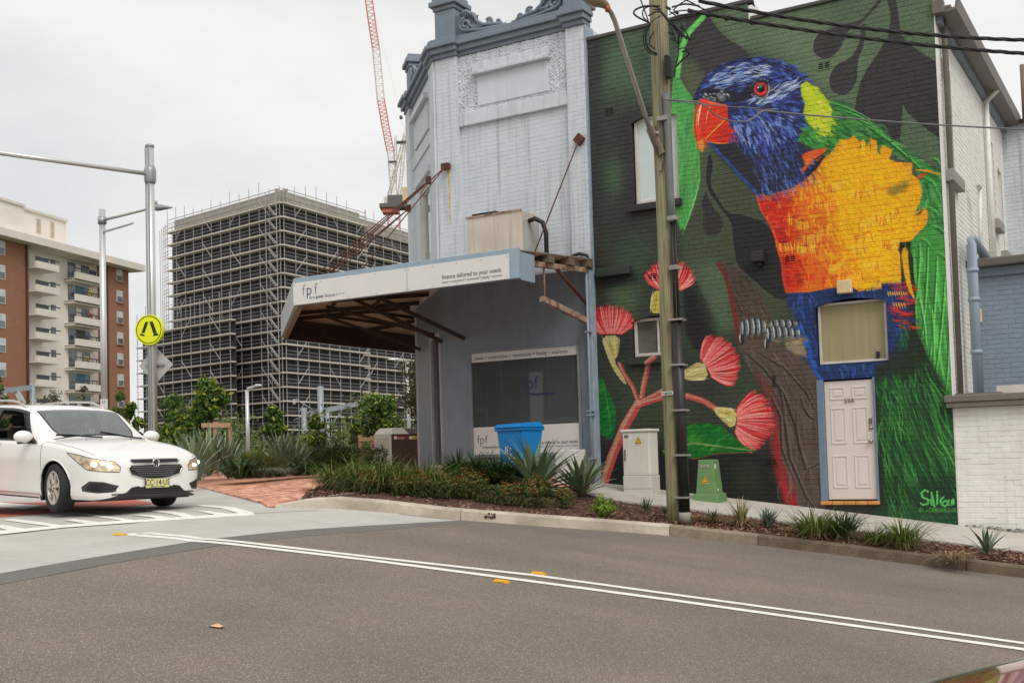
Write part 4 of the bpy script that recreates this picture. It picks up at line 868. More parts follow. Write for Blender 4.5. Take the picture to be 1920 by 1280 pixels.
# ---------------------------------------------------------------- mural building
mural_px = make_mural()
mim = bpy.data.images.new('mural_colour', mural_px.shape[1], mural_px.shape[0], float_buffer=True)
mim.colorspace_settings.name = 'Linear Rec.709'
_a = np.ones(mural_px.shape[:2]+(4,), np.float32); _a[..., :3] = mural_px[::-1]
mim.pixels.foreach_set(_a.ravel()); mim.update()
def mural_mat():
    m = bpy.data.materials.new('mural_paint'); m.use_nodes = True; t = m.node_tree; b = t.nodes['Principled BSDF']
    g = N(t, 'ShaderNodeNewGeometry'); s = N(t, 'ShaderNodeSeparateXYZ'); LK(t, g.outputs['Position'], s.inputs[0])
    def mr(src, a, c):
        n = N(t, 'ShaderNodeMapRange'); n.inputs['From Min'].default_value = a; n.inputs['From Max'].default_value = c; LK(t, src, n.inputs['Value']); return n.outputs[0]
    cb = N(t, 'ShaderNodeCombineXYZ'); LK(t, mr(s.outputs[0], MU_X0, MU_X1), cb.inputs[0]); LK(t, mr(s.outputs[2], MU_Z0, MU_Z1), cb.inputs[1])
    im = N(t, 'ShaderNodeTexImage'); im.image = mim; im.extension = 'EXTEND'; LK(t, cb.outputs[0], im.inputs[0])
    n1 = N(t, 'ShaderNodeTexNoise'); n1.inputs['Scale'].default_value = 26; n1.inputs['Detail'].default_value = 5; LK(t, g.outputs['Position'], n1.inputs['Vector'])
    r1 = N(t, 'ShaderNodeValToRGB'); LK(t, n1.outputs['Fac'], r1.inputs['Fac']); r1.color_ramp.elements[0].color = (.8, .8, .8, 1); r1.color_ramp.elements[1].color = (1.15, 1.15, 1.15, 1); r1.color_ramp.elements[0].position = .3; r1.color_ramp.elements[1].position = .7
    mx = N(t, 'ShaderNodeMix', data_type='RGBA', blend_type='MULTIPLY'); mx.inputs[0].default_value = 1; LK(t, im.outputs[0], mx.inputs[6]); LK(t, r1.outputs[0], mx.inputs[7]); LK(t, mx.outputs[2], b.inputs['Base Color'])
    b.inputs['Roughness'].default_value = .55; b.inputs['Specular IOR Level'].default_value = .35
    n2 = N(t, 'ShaderNodeTexNoise'); n2.inputs['Scale'].default_value = 70; n2.inputs['Detail'].default_value = 4; LK(t, g.outputs['Position'], n2.inputs['Vector'])
    bp = N(t, 'ShaderNodeBump'); bp.inputs['Strength'].default_value = .35; bp.inputs['Distance'].default_value = .01; LK(t, n2.outputs['Fac'], bp.inputs['Height']); LK(t, bp.outputs[0], b.inputs['Normal'])
    return m
M_MUR = mural_mat()
M_FRAMEW = mat('window_frame_white', (214, 208, 200), .5, var=.05, vscale=9, var2=.3, v2scale=6, col2=(170, 160, 146))
M_PANE = glass('window_glass', (.95, .97, .96), .97)
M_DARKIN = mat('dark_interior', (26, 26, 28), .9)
M_CURT = mat('drawn_curtain', (196, 178, 140), .9, var=.1, vscale=1.2, vec_scale=(9, 9, .3))
M_BLIND = mat('white_blind', (240, 243, 245), .7, var=.03, vscale=40, vec_scale=(.2, .2, 14))
M_BLACKP = mat('black_metal', (34, 34, 34), .5)
M_WBRICK = mat('white_painted_brick', (238, 236, 230), .6, var=.03, vscale=8, bump=.35, bscale=70, var2=.22, v2scale=4, col2=(200, 192, 178), streak=.12)
M_GREYPAINT = mat('pale_grey_painted_brick', (208, 213, 220), .6, var=.03, vscale=7, bump=.3, bscale=70, var2=.22, v2scale=2.2, col2=(180, 182, 184), streak=.34)
M_BLUEWALL = mat('blue_grey_brick', (138, 152, 168), .65, var=.05, vscale=8, bump=.3, bscale=70, var2=.2, v2scale=3, col2=(122, 132, 146))
M_TRIM = mat('dark_blue_grey_trim', (122, 134, 147), .55, var=.06, vscale=6, bump=.12, bscale=60, var2=.3, v2scale=3, col2=(100, 110, 120), streak=.2)
M_SHOPLOW = mat('shopfront_grey', (134, 144, 156), .5, var=.06, vscale=5, bump=.25, bscale=30, var2=.3, v2scale=1.6, col2=(116, 122, 130), streak=.22)
M_RUST = mat('rusty_steel', (96, 54, 38), .85, var=.4, vscale=20, bump=.4, bscale=90, var2=.5, v2scale=9, col2=(60, 40, 34))
M_RUSTP = mat('rusty_painted_steel', (176, 150, 130), .8, var=.2, vscale=12, var2=.95, v2scale=5, col2=(110, 62, 42), bump=.3, bscale=60)
M_BROWNG = mat('brown_grey_gutter', (110, 102, 94), .5, var=.08, vscale=5)
M_PIPEB = mat('pipe_blue', (150, 164, 180), .5, var=.04, vscale=5)
M_PIPEW = mat('pipe_white', (232, 230, 224), .5, var=.05, vscale=5, var2=.25, v2scale=6, col2=(190, 180, 164))
XL, XR, ZT = -9.58, -3.23, 9.72
def cells(holes, U0, U1, V0, V1):
    us = sorted(set([U0, U1]+[h for q in holes for h in q[:2] if U0 < h < U1])); vs = sorted(set([V0, V1]+[h for q in holes for h in q[2:] if V0 < h < V1]))
    for a, b in zip(us[:-1], us[1:]):
        for c, d in zip(vs[:-1], vs[1:]):
            x, y = (a+b)/2, (c+d)/2
            if not any(h[0] < x < h[1] and h[2] < y < h[3] for h in holes): yield a, b, c, d
def wallbox(name, m, parent, org, u, n, U0, U1, V0, V1, holes, th=.28):
    mb = MB(); org = np.array(org, float); u = np.array(u, float); n = np.array(n, float)
    for a, b, c, d in cells(holes, U0, U1, V0, V1):
        mb.obox(org+u*(a+b)/2+np.array((0, 0, (c+d)/2))-n*th/2, (u, n, (0, 0, 1)), (b-a)/2, th/2, (d-c)/2)
    return mb.build(name, m, parent)
mb_ = thing('mural_building', 'two storey brick building painted with a huge rainbow parrot mural', 'building', (-6.4, 21, gz(-6.4)))
HOLES = [(-8.72, -7.80, 6.33, 8.02), (-8.86, -7.95, 3.47, 4.24), (-5.39, -4.20, 3.09, 4.20), (-5.42, -4.45, .78, 2.84)]
wallbox('wall', M_MUR, mb_, (0, WALLY+.012, 0), (1, 0, 0), (0, -1, 0), XL, XR, -.3, 9.33, HOLES)
wallbox('parapet', M_MUR, mb_, (0, WALLY+.012, 0), (1, 0, 0), (0, -1, 0), XL, -6.36, 9.331, 9.66, [])
VENTS = [(-9.27, -9.05, 8.14, 8.30), (-5.18, -4.93, 8.18, 8.34), (-8.49, -8.28, 4.89, 5.04), (-5.90, -5.67, 4.91, 5.07), (-3.96, -3.74, 4.92, 5.07), (-6.36, -6.15, 1.39, 1.54)]
brickfield(mb_, (0, WALLY+.012, 0), (1, 0, 0), (0, 0, 1), (0, -1, 0), XL, XR, .20, 9.33, M_MUR, HOLES+VENTS, individual=300, keyfn=lambda r: (r[0]-0)**2+(r[2]-1.7)**2+(0 if r[2] > gz((r[0]+r[1])/2)+.1 else 99), seed=5)
brickfield(mb_, (0, WALLY+.012, 0), (1, 0, 0), (0, 0, 1), (0, -1, 0), XL, -6.36, 9.331, 9.66, M_MUR, seed=6)
M_COPE = mat('parapet_coping', (84, 82, 78), .8, var=.12, vscale=6, bump=.3, bscale=40)
pbox('coping', (XL-.0, -6.33, WALLY-.03, WALLY+.32, 9.66, 9.73), M_COPE, mb_, .012); pbox('coping', (-6.32, XR+.02, WALLY-.03, WALLY+.32, 9.335, 9.40), M_COPE, mb_, .012)
pbox('chimney_edge', (-6.42, -6.33, WALLY+.02, WALLY+.5, 9.3, 9.75), M_WBRICK, mb_, .01)
def arch(parent, x0, x1, zb, rise, z1, m, y=WALLY+.004, depth=.12):      # spandrels that close a rectangular hole to a segmental arch
    n = 12; pl = [(x0, z1), (x0, zb)]+[(x0+(x1-x0)*k/n, zb+rise*(1-(2*k/n-1)**2)) for k in range(n+1)]+[(x1, zb), (x1, z1)]
    MB().prism(pl, (0, y, 0), (1, 0, 0), (0, 0, 1), (0, -1, 0), depth).build('arch', m, parent)
def window(parent, x0, x1, z0, z1, back, label=None, fr=.05, mull=None, y=WALLY+.1, rise=0., opn=None):
    w = MB().box(x0, x1, y, y+.05, z0, z0+fr).box(x0, x0+fr, y, y+.05, z0+fr, z1-fr).box(x1-fr, x1, y, y+.05, z0+fr, z1-fr).box(x0, x1, y, y+.05, z1-fr, z1)
    if mull: w.box(mull-.018, mull+.018, y+.005, y+.045, z0+fr, z1-fr)
    f = w.build('window', M_FRAMEW, parent, .004)
    MB().box(x0+fr*.8, x1-fr*.8, y+.026, y+.030, z0+fr*.8, z1-fr*.8).build('pane', M_PANE, f)
    MB().box(x0+.01, x1-.01, y+.052, y+.06, z0+.01, z1-.01).build('blind' if back in (M_BLIND, M_CURT) else 'room', back, f)
    return f
window(mb_, -8.70, -7.82, 6.36, 8.0, M_BLIND, fr=.065); arch(mb_, -8.72, -7.80, 7.90, .10, 8.03, M_MUR)
MB().box(-8.80, -7.75, WALLY-.09, WALLY+.1, 6.20, 6.33).build('sill', mat('dark_sill', (40, 40, 38), .6, var=.1), mb_, .015)
wf = window(mb_, -8.84, -7.97, 3.49, 4.2, mat('dim_room', (120, 116, 108), .9, var=.5, vscale=2.2), fr=.055, mull=-8.36); arch(mb_, -8.86, -7.95, 4.14, .08, 4.25, M_MUR)
MB().box(-8.68, -8.2, WALLY+.16, WALLY+.19, 3.55, 3.76).build('box_on_sill', mat('white_card', (214, 214, 210), .8), wf)
MB().box(-8.92, -7.9, WALLY-.09, WALLY+.1, 3.33, 3.47).build('sill', M_MUR, mb_, .02)
wb = window(mb_, -5.37, -4.22, 3.11, 4.16, M_CURT, fr=.04); arch(mb_, -5.39, -4.20, 4.10, .10, 4.21, M_MUR)
MB().box(-4.42, -4.36, WALLY+.085, WALLY+.11, 3.16, 3.27).build('latch', M_BLACKP, wb)
# door 59A
M_DOOR = mat('door_pale_pink', (222, 210, 204), .45, var=.02, vscale=4, var2=.12, v2scale=4, col2=(206, 190, 182))
dr = MB().box(-5.30, -4.485, WALLY+.05, WALLY+.09, .80, 2.81).build('door', M_DOOR, mb_, .004)
for (cx, cz, w, h) in [(-5.08, 2.60, .20, .16), (-4.71, 2.60, .20, .16), (-5.08, 2.05, .20, .56), (-4.71, 2.05, .20, .56), (-5.08, 1.27, .20, .50), (-4.71, 1.27, .20, .50)]:
    q = MB()
    for s, t in ((1., .004), (.86, .012)):
        W, H = w/2*s+.02*(s < 1), h/2*s+.0
    q.box(cx-w/2-.03, cx+w/2+.03, WALLY+.038, WALLY+.052, cz+h/2, cz+h/2+.03).box(cx-w/2-.03, cx+w/2+.03, WALLY+.038, WALLY+.052, cz-h/2-.03, cz-h/2).box(cx-w/2-.03, cx-w/2, WALLY+.0385, WALLY+.052, cz-h/2, cz+h/2).box(cx+w/2, cx+w/2+.03, WALLY+.0385, WALLY+.052, cz-h/2, cz+h/2)
    q.box(cx-w/2+.03, cx+w/2-.03, WALLY+.04, WALLY+.052, cz-h/2+.03, cz+h/2-.03)
    q.build('door_panel', M_DOOR, dr, .006)
M_CHROME = mat('brushed_metal', (170, 166, 160), .3, metal=1)
pbox('lock', (-4.575, -4.525, WALLY+.02, WALLY+.05, 2.06, 2.16), M_CHROME, dr, .008)
MB().lathe([(.034, 0), (.034, -.015), (.022, -.03)], (-4.55, WALLY+.05, 1.995), 14, 'y').build('keyhole', M_CHROME, dr)
MB().lathe([(.03, 0), (.014, -.02), (.014, -.035), (.034, -.05), (.034, -.07), (.015, -.08)], (-4.55, WALLY+.05, 1.77), 16, 'y').build('door_knob', M_CHROME, dr)
text('lettering', '59A', M_BLACKP, dr, (-4.97, WALLY+.036, 2.43), (1, 0, 0), (0, 0, 1), .105)
M_DFR = mat('door_frame_blue', (110, 128, 148), .5, var=.06, vscale=5, var2=.3, v2scale=6, col2=(134, 140, 146))
MB().box(-5.42, -5.305, WALLY-.01, WALLY+.10, .78, 2.84).box(-4.48, -4.445, WALLY-.005, WALLY+.10, .78, 2.84).build('door_frame', M_DFR, mb_, .006)
st = MB()
for k in range(5): st.box(-5.42+k*.197, -5.42+k*.197+.192, WALLY-.05, WALLY+.1, .715, .778)
st.build('door_step', mat('terracotta_tile', (206, 140, 74), .6, var=.15, vscale=9), mb_, .01)
for i, (x0, x1, z0, z1) in enumerate(VENTS):
    q = MB().box(x0+.005, x1-.005, WALLY+.0, WALLY+.01, z0+.004, z0+.022).box(x0+.005, x1-.005, WALLY+.0, WALLY+.01, z1-.022, z1-.004).box(x0+.005, x0+.025, WALLY+.0005, WALLY+.01, z0+.02, z1-.02).box(x1-.025, x1-.005, WALLY+.0005, WALLY+.01, z0+.02, z1-.02).box((x0+x1)/2-.008, (x0+x1)/2+.008, WALLY+.002, WALLY+.01, z0+.02, z1-.02)
    v = q.build('air_vent', M_MUR, mb_)
    pbox('vent_dark', (x0+.01, x1-.01, WALLY+.0085, WALLY+.0105, z0+.01, z1-.01), mat('vent_black', (14, 14, 14), .9), v)
    for k in range(3): pbox('slat', (x0+.02, x1-.02, WALLY+.001, WALLY+.012, z0+.045+k*.036, z0+.055+k*.036), M_MUR, v)
pbox('junction_box', (-4.97, -4.73, WALLY-.13, WALLY+.01, 4.28, 4.50), mat('cream_plastic', (226, 200, 156), .5, var=.06, vscale=7, var2=.3, v2scale=8, col2=(206, 176, 120)), mb_, .012)
sen = MB().box(-6.43, -6.22, WALLY-.16, WALLY+.01, 4.98, 5.17).build('alarm_box', mat('dark_box', (44, 43, 42), .5), mb_, .02)
MB().lathe([(.05, 0), (.05, -.06), (.025, -.08)], (-6.32, WALLY-.06, 4.98), 12).build('sensor', M_BLACKP, sen)
MB().box(-9.52, -8.82, WALLY-.09, WALLY+.02, 5.05, 5.21).build('ledge', mat('dark_green_paint', (46, 54, 46), .6, var=.12), mb_, .012)
# side return (white painted brick), eaves, gutter, pipes
SH = [(19.75, 20.62, 6.25, 8.15), (25.0, 25.6, 6.3, 8.0), (26.1, 26.7, 5.8, 7.6)]
wallbox('side_wall', M_WBRICK, mb_, (XR+.0, 0, 0), (0, 1, 0), (1, 0, 0), WALLY+.31, 27.2, -.3, 8.62, SH)
pbox('corner_strip', (XR+.0005, XR+.012, WALLY-.004, WALLY+.309, -.2, 9.34), M_WBRICK, mb_, .004)
brickfield(mb_, (XR+.0, 0, 0), (0, 1, 0), (0, 0, 1), (1, 0, 0), WALLY+.31, 27.2, 2.4, 8.62, M_WBRICK, SH, seed=8)
pbox('fascia_board', (XR-.02, XR+.10, WALLY+.1, 27.3, 8.60, 8.72), M_TRIM, mb_)
def eaves():
    q = MB().prism([(0, 0), (.30, .02), (.34, .20), (.30, .22), (.27, .06), (0, .05)], (XR+.06, WALLY-.02, 8.72), (1, 0, 0), (0, 0, 1), (0, -1, 0), 8.0)
    g = q.build('gutter', M_BROWNG, mb_)
    pbox('roof_edge', (XR-.6, XR+.22, WALLY+.3, 27.3, 8.90, 8.95), mat('roof_iron', (120, 112, 104), .6, var=.1), mb_)
eaves()
pbox('gutter_head', (XR-.02, XR+.16, WALLY-.05, WALLY+.12, 8.72, 8.95), M_BROWNG, mb_, .01)
MB().tube([(XR+.09, WALLY+.36, 8.75), (XR+.09, WALLY+.40, 8.3), (XR+.07, WALLY+.40, 2.45)], .05, 8).build('downpipe', M_BROWNG, mb_)
MB().tube([(XR+.05, WALLY+.58, 8.5), (XR+.05, WALLY+.58, 2.45)], .028, 6).build('conduit', M_PIPEW, mb_)
for (a, b, c, d) in SH:
    f = MB().box(XR-.16, XR-.10, a, a+.07, c, d).box(XR-.16, XR-.10, b-.07, b, c, d).box(XR-.16, XR-.10, a+.07, b-.07, d-.07, d).box(XR-.16, XR-.10, a+.07, b-.07, c, c+.07).build('window', M_FRAMEW, mb_)
    pbox('pane', (XR-.14, XR-.13, a+.06, b-.06, c+.06, d-.06), M_PANE, f); pbox('room', (XR-.24, XR-.22, a+.01, b-.01, c+.01, d-.01), mat('grey_blind', (140, 146, 152), .8), f)
    MB().box(XR-.02, XR+.14, a-.12, b+.12, c-.22, c-.02).build('sill', mat('grey_sill', (150, 148, 142), .7, var=.06), mb_, .015)
MB().tube([(XR+.08, 24.3, 8.55), (XR+.3, 24.3, 8.75), (XR+.34, 24.3, 8.95)], .05, 8).tube([(XR+.08, 24.3, 8.56), (XR+.08, 24.3, 5.1)], .055, 8).build('downpipe', M_PIPEW, mb_)
MB().tube([(XR+.2, 22.0, 6.35), (XR+.2, 21.6, 6.35)], .05, 8).tube([(XR+.2, 22.0, 6.35), (XR+.15, 22.0, 5.0)], .04, 8).build('vent_pipe', M_PIPEW, mb_)
MB().tube([(XR+.22, 20.55, 2.46), (XR+.22, 20.55, 5.08), (XR+.22, 20.62, 5.16), (XR+.22, 20.8, 5.2), (XR+.2, 23.9, 5.0)], .085, 12).build('soil_pipe', M_PIPEB, mb_)
for z in (3.2, 4.1, 4.6): MB().lathe([(.10, 0), (.10, .07)], (XR+.22, 20.55, z), 12).build('pipe_collar', M_PIPEB, mb_)
MB().tube([(XR+.5, 27.0, 8.7), (XR+.5, 27.0, 10.0)], .05, 8).build('flue', mat('flue_brown', (120, 100, 88), .7), mb_)
pbox('roof', (XL, XR-.1, WALLY+.33, 30, 9.1, 9.2), mat('roof_iron2', (110, 106, 100), .6), mb_)
pbox('rear_wall', (XL, XR-.28, 29.7, 30, 0, 9.1), M_WBRICK, mb_); pbox('floor_block', (XL+.2, XR-.3, WALLY+.5, 29.6, -.3, 9.0), M_DARKIN, mb_)
# ---------------------------------------------------------------- walls right of the mural
rw = thing('rear_wing', 'pale grey brick rear wing behind the white side wall', 'building', (0, 28, 0))
wallbox('wall', M_GREYPAINT, rw, (0, 27.2, 0), (1, 0, 0), (0, -1, 0), XR-.3, 8, 0, 8.75, [])
brickfield(rw, (0, 27.2, 0), (1, 0, 0), (0, 0, 1), (0, -1, 0), XR, 1.2, 4.6, 8.7, M_GREYPAINT, seed=9)
pbox('roof_edge', (XR-.1, 8.1, 27.05, 27.25, 8.75, 8.82), M_COPE, rw)
bw = thing('blue_annex', 'single storey blue grey brick annex with brown gutter', 'building', (0, 22, 0))
wallbox('wall', M_BLUEWALL, bw, (0, 21.5, 0), (1, 0, 0), (0, -1, 0), XR+.02, 8, -.5, 4.72, [])
brickfield(bw, (0, 21.5, 0), (1, 0, 0), (0, 0, 1), (0, -1, 0), XR+.02, 1.5, 2.3, 4.62, M_BLUEWALL, individual=260, keyfn=lambda r: (r[0]+3)**2+(r[2]-3)**2, seed=10)
pbox('fascia', (XR+.02, 8.1, 21.42, 21.5, 4.63, 4.78), M_TRIM, bw); MB().box(XR-.0, 8.1, 21.28, 21.5, 4.79, 4.94).build('gutter', M_BROWNG, bw, .03)
pbox('roof', (XR, 8.1, 21.5, 27, 4.9, 4.96), M_BROWNG, bw)
mbx = MB().box(-3.17, -3.02, 21.38, 21.49, 3.82, 4.06).build('meter_box', mat('meter_cream', (226, 204, 176), .5), bw, .02)
pbox('conduit', (-3.125, -3.06, 21.42, 21.49, 2.3, 3.82), mat('meter_cream', (226, 204, 176), .5), bw, .01)
lw = thing('yard_wall', 'low white painted brick wall with grey metal cap beside the mural', 'wall', (-1, WALLY, gz(-1)))
wallbox('wall_core', M_WBRICK, lw, (0, WALLY+.008, 0), (1, 0, 0), (0, -1, 0), XR+.015, 8, -1.2, 2.26, [], .2)
brickfield(lw, (0, WALLY+.008, 0), (1, 0, 0), (0, 0, 1), (0, -1, 0), XR+.016, 1.9, -.2, 2.26, M_WBRICK, individual=300, keyfn=lambda r: (r[0]+3.2)**2+((r[2]-1.6)*.9)**2, seed=12, uneven=.004)
M_CAP = mat('flashing_grey', (126, 120, 112), .45, metal=.3, var=.08, vscale=4)
MB().box(XR-.08, 8, WALLY-.14, WALLY+.3, 2.265, 2.35).box(XR-.10, 8, WALLY-.17, WALLY+.3, 2.352, 2.46).build('metal_cap', M_CAP, lw, .012)
pbox('cap_tray', (XR+.05, -2.5, WALLY-.05, WALLY+.9, 2.461, 2.49), M_CAP, lw)
pbox('timber_batten', (-2.6, 8, WALLY+.3, WALLY+.5, 2.47, 2.60), mat('batten_white', (206, 196, 186), .7), lw)
V = []; F = []
for k in range(900):
    x = rs.uniform(-3.1, 2.0); d = abs(rs.normal())*.06; k0 = len(V); a = rs.uniform(0, 6.28); s = rs.uniform(.01, .035); z = gz(x)+.012+rs.uniform(0, .05)*(1-min(1, d*8))
    V += [(x+s*math.cos(a+j*2.1), WALLY-.01-d+s*.6*math.sin(a+j*2.1), z+rs.uniform(0, .02)) for j in range(3)]; F.append((k0, k0+1, k0+2))
o = rawmesh('moss', V, F, leafmat('moss_green', [(58, 64, 28), (92, 92, 40), (44, 46, 24)])); tag(o, 'mossy green weeds along the foot of the white wall', 'moss', kind='stuff')
# ---------------------------------------------------------------- corner shop
S2 = math.sqrt(.5)
CU, CN = (-S2, S2, 0), (-S2, -S2, 0)                    # chamfered corner: along, outward
CA = np.array((-13.1, WALLY, 0)); CLEN = 3.75
shop = thing('corner_shop', 'pale grey two storey corner shop with dark cornice and a rusty street awning', 'building', (-13, 22, gz(-13)))
SW = [(-12.47, -9.98, 1.72, 3.84)]
YR = WALLY+.05                                             # recessed wall plane
wallbox('lower_wall', M_SHOPLOW, shop, (0, WALLY, 0), (1, 0, 0), (0, -1, 0), -13.1, -9.62, .4, 5.25, SW)
wallbox('upper_wall', M_GREYPAINT, shop, (0, YR, 0), (1, 0, 0), (0, -1, 0), -12.58, -10.01, 5.251, 8.5, [])
brickfield(shop, (0, YR, 0), (1, 0, 0), (0, 0, 1), (0, -1, 0), -12.575, -10.015, 5.252, 8.49, M_GREYPAINT, proud=.004, uneven=.0012, seed=21)
for (a, b) in ((-13.1, -12.57), (-10.02, -9.62)):
    MB().box(a, b, WALLY-.06, YR+.2, 5.252, 9.98).build('pilaster', M_GREYPAINT, shop)
    brickfield(shop, (0, WALLY-.06, 0), (1, 0, 0), (0, 0, 1), (0, -1, 0), a+.003, b-.003, 5.3, 9.95, M_GREYPAINT, proud=.003, uneven=.001, seed=22)
pbox('pier_return', (-9.622, -9.585, WALLY-.06, WALLY+.3, .9, 9.98), mat('pier_blue', (150, 164, 178), .55), shop)
MB().box(-12.568, -10.022, WALLY-.03, YR+.2, 8.5, 8.78).build('band', M_GREYPAINT, shop, .012)
# rough cast frieze
nx, nz = 110, 54; V = []; F = []
for j in range(nz+1):
    for i in range(nx+1):
        x = -12.568+2.546*i/nx; z = 8.782+1.19*j/nz
        V.append((x+rs.normal()*.006, YR-.015-abs(rs.normal())*.012-.012*rs.random(), z+rs.normal()*.006))
for j in range(nz):
    for i in range(nx): k = j*(nx+1)+i; F.append((k, k+1, k+nx+2, k+nx+1))
base = np.array(wloc(shop)); rawmesh('roughcast_frieze', (np.array(V)-base).tolist(), F, M_GREYPAINT, shop)
MB().box(-12.568, -10.022, YR+.0, YR+.2, 8.782, 9.98).build('frieze_core', M_GREYPAINT, shop)
MB().box(-12.12, -10.46, YR-.05, YR+.1, 8.86, 9.49).build('frieze_panel', mat('panel_grey', (206, 212, 218), .55, var=.02, vscale=4, streak=.1), shop, .008)
MB().box(-12.20, -10.40, YR-.16, YR+.1, 9.49, 9.565).box(-12.20, -10.40, YR-.11, YR+.1, 9.566, 9.73).build('panel_hood', M_GREYPAINT, shop, .01)
def cornice(parent, o, u, n, a, b, z, m, ret=.0):
    u = np.array(u, float); n = np.array(n, float); o = np.array(o, float); q = MB()
    for (z0, z1, pr) in ((0, .09, .06), (.091, .20, .13), (.201, .29, .20), (.291, .40, .12)):
        q.obox(o+u*(a+b)/2+n*(pr-.25)/2+np.array((0, 0, z+(z0+z1)/2)), (u, n, (0, 0, 1)), (b-a)/2+pr*ret, (pr+.25)/2, (z1-z0)/2)
    return q.build('cornice', m, parent, .008)
cornice(shop, (0, YR, 0), (1, 0, 0), (0, -1, 0), -12.56, -10.03, 9.985, M_TRIM)
cornice(shop, (0, WALLY-.06, 0), (1, 0, 0), (0, -1, 0), -13.1, -12.57, 9.99, M_TRIM, .4)
cornice(shop, (0, WALLY-.06, 0), (1, 0, 0), (0, -1, 0), -10.02, -9.62, 9.99, M_TRIM, .5)
def finial(c, u, n, z, h=.78, w=.24):
    q = MB(); c = np.array(c, float)
    for (z0, z1, s) in ((0, h, w), (h+.001, h+.09, w+.03), (h+.091, h+.20, w+.09), (h+.201, h+.30, w+.04)):
        q.obox(c+np.array((0, 0, z+(z0+z1)/2)), (u, n, (0, 0, 1)), s, s, (z1-z0)/2)
    q.build('finial', M_TRIM, shop, .012)
finial((-12.85, WALLY+.18, 0), (1, 0, 0), (0, -1, 0), 10.39, .62)
finial((-9.80, WALLY+.16, 0), (1, 0, 0), (0, -1, 0), 10.39, .9)
MB().box(-12.6, -10.03, YR+.02, YR+.22, 10.385, 10.42).build('parapet_top', M_TRIM, shop)
# parapet sweep with scroll ornaments
def scroll(parent, pts2, x_of, y, r=.035, name='scroll'):
    MB().tube([(x_of(p), y, q) for p, q in pts2], r, 8).build(name, M_TRIM, parent)
def spiral(cx, cz, r0, turns, s, ph): return [(cx+s*(r0*(1-.75*k/22.))*math.cos(ph+turns*6.283*k/22.), cz+(r0*(1-.75*k/22.))*math.sin(ph+turns*6.283*k/22.)) for k in range(23)]
def ornament(xa, s, y, u=None):       # scrolls rising towards the finial at xa, running along s
    conv = (lambda p: (xa+s*p[0], y, p[1])) if u is None else (lambda p: tuple(np.array(y)+np.array(u)*(xa+s*p[0])+np.array((0, 0, p[1]))))
    def tb(P, r): MB().tube([conv(p) for p in P], r, 7).build('scroll', M_TRIM, shop)
    tb(spiral(.22, 10.62, .15, 1.6, 1, 1.6), .035); tb([(.10, 10.86), (.25, 10.90), (.42, 10.80), (.52, 10.62), (.66, 10.53), (.86, 10.50), (1.1, 10.45)], .04)
    tb(spiral(.80, 10.56, .085, 1.5, -1, .6), .026); tb(spiral(1.02, 10.50, .06, 1.3, -1, .6), .02); tb([(.2, 10.5), (.4, 10.47), (.6, 10.44), (1.2, 10.42)], .035)
    for k in range(7): tb([(.16+.06*k, 10.78-.015*k*k*.4), (.18+.055*k, 10.86-.02*k), (.21+.055*k, 10.93-.03*k)], .022)
    for k in range(5): tb([(.34+.05*k, 10.60-.02*k), (.40+.05*k, 10.52+.01*k), (.38+.06*k, 10.45)], .025)
    pl = [(0, 10.42), (1.15, 10.42), (.9, 10.50), (.62, 10.53), (.45, 10.70), (.3, 10.84), (0, 10.88)]
    if u is None: MB().prism([(xa+s*a, b) for a, b in pl], (0, y+.03, 0), (1, 0, 0), (0, 0, 1), (0, -1, 0), .12).build('ornament_back', M_TRIM, shop)
    else: MB().prism([(xa+s*a, b) for a, b in pl], y, u, (0, 0, 1), CN, .08).build('ornament_back', M_TRIM, shop)
ornament(-12.60, 1, YR-.02); ornament(-10.06, -1, YR-.02)
# chamfer
def cpt(s, z, out=0.): return CA+np.array(CU)*s+np.array((0, 0, z))+np.array(CN)*out
CH = [(.30, 1.30, 1.55, 4.25), (1.2, 2.5, 5.6, 7.8)]
wallbox('corner_wall', M_GREYPAINT, shop, CA, CU, CN, .02, CLEN, 5.26, 9.98, CH[1:])
wallbox('corner_lower', M_SHOPLOW, shop, CA, CU, CN, .0, CLEN-.35, .8, 5.259, CH[:1])
for (a, b) in ((.0, .55), (CLEN-.55, CLEN)):
    MB().obox(cpt((a+b)/2, 7.62, .03), (CU, CN, (0, 0, 1)), (b-a)/2, .06, 2.36).build('pilaster', M_GREYPAINT, shop)
MB().obox(cpt(CLEN/2, 8.64, .0), (CU, CN, (0, 0, 1)), CLEN/2-.55, .035, .14).build('band', M_GREYPAINT, shop)
MB().obox(cpt(CLEN/2, 9.17, .0), (CU, CN, (0, 0, 1)), .9, .05, .31).build('frieze_panel', M_GREYPAINT, shop); MB().obox(cpt(CLEN/2, 9.56, .05), (CU, CN, (0, 0, 1)), 1.0, .1, .06).build('panel_hood', M_GREYPAINT, shop)
MB().obox(cpt(CLEN/2, 8.0, .02), (CU, CN, (0, 0, 1)), .9, .06, .07).build('window_hood', M_GREYPAINT, shop)
cornice(shop, CA, CU, CN, .02, CLEN, 9.986, M_TRIM, .2); cornice(shop, CA+np.array(CN)*.06, CU, CN, 0, .55, 9.992, M_TRIM, .4); cornice(shop, CA+np.array(CN)*.06, CU, CN, CLEN-.55, CLEN, 9.992, M_TRIM, .5)
finial(cpt(CLEN-.28, 0, -.2), CU, CN, 10.39, .62)
ornament(CLEN-.55, -1, CA+np.array(CN)*-.02, CU)
f = MB()
for s0, s1, z0, z1 in ((1.2, 1.28, 5.6, 7.8), (2.42, 2.5, 5.6, 7.8), (1.28, 2.42, 7.72, 7.8), (1.28, 2.42, 5.6, 5.7)): f.obox(cpt((s0+s1)/2, (z0+z1)/2, -.08), (CU, CN, (0, 0, 1)), (s1-s0)/2, .04, (z1-z0)/2)
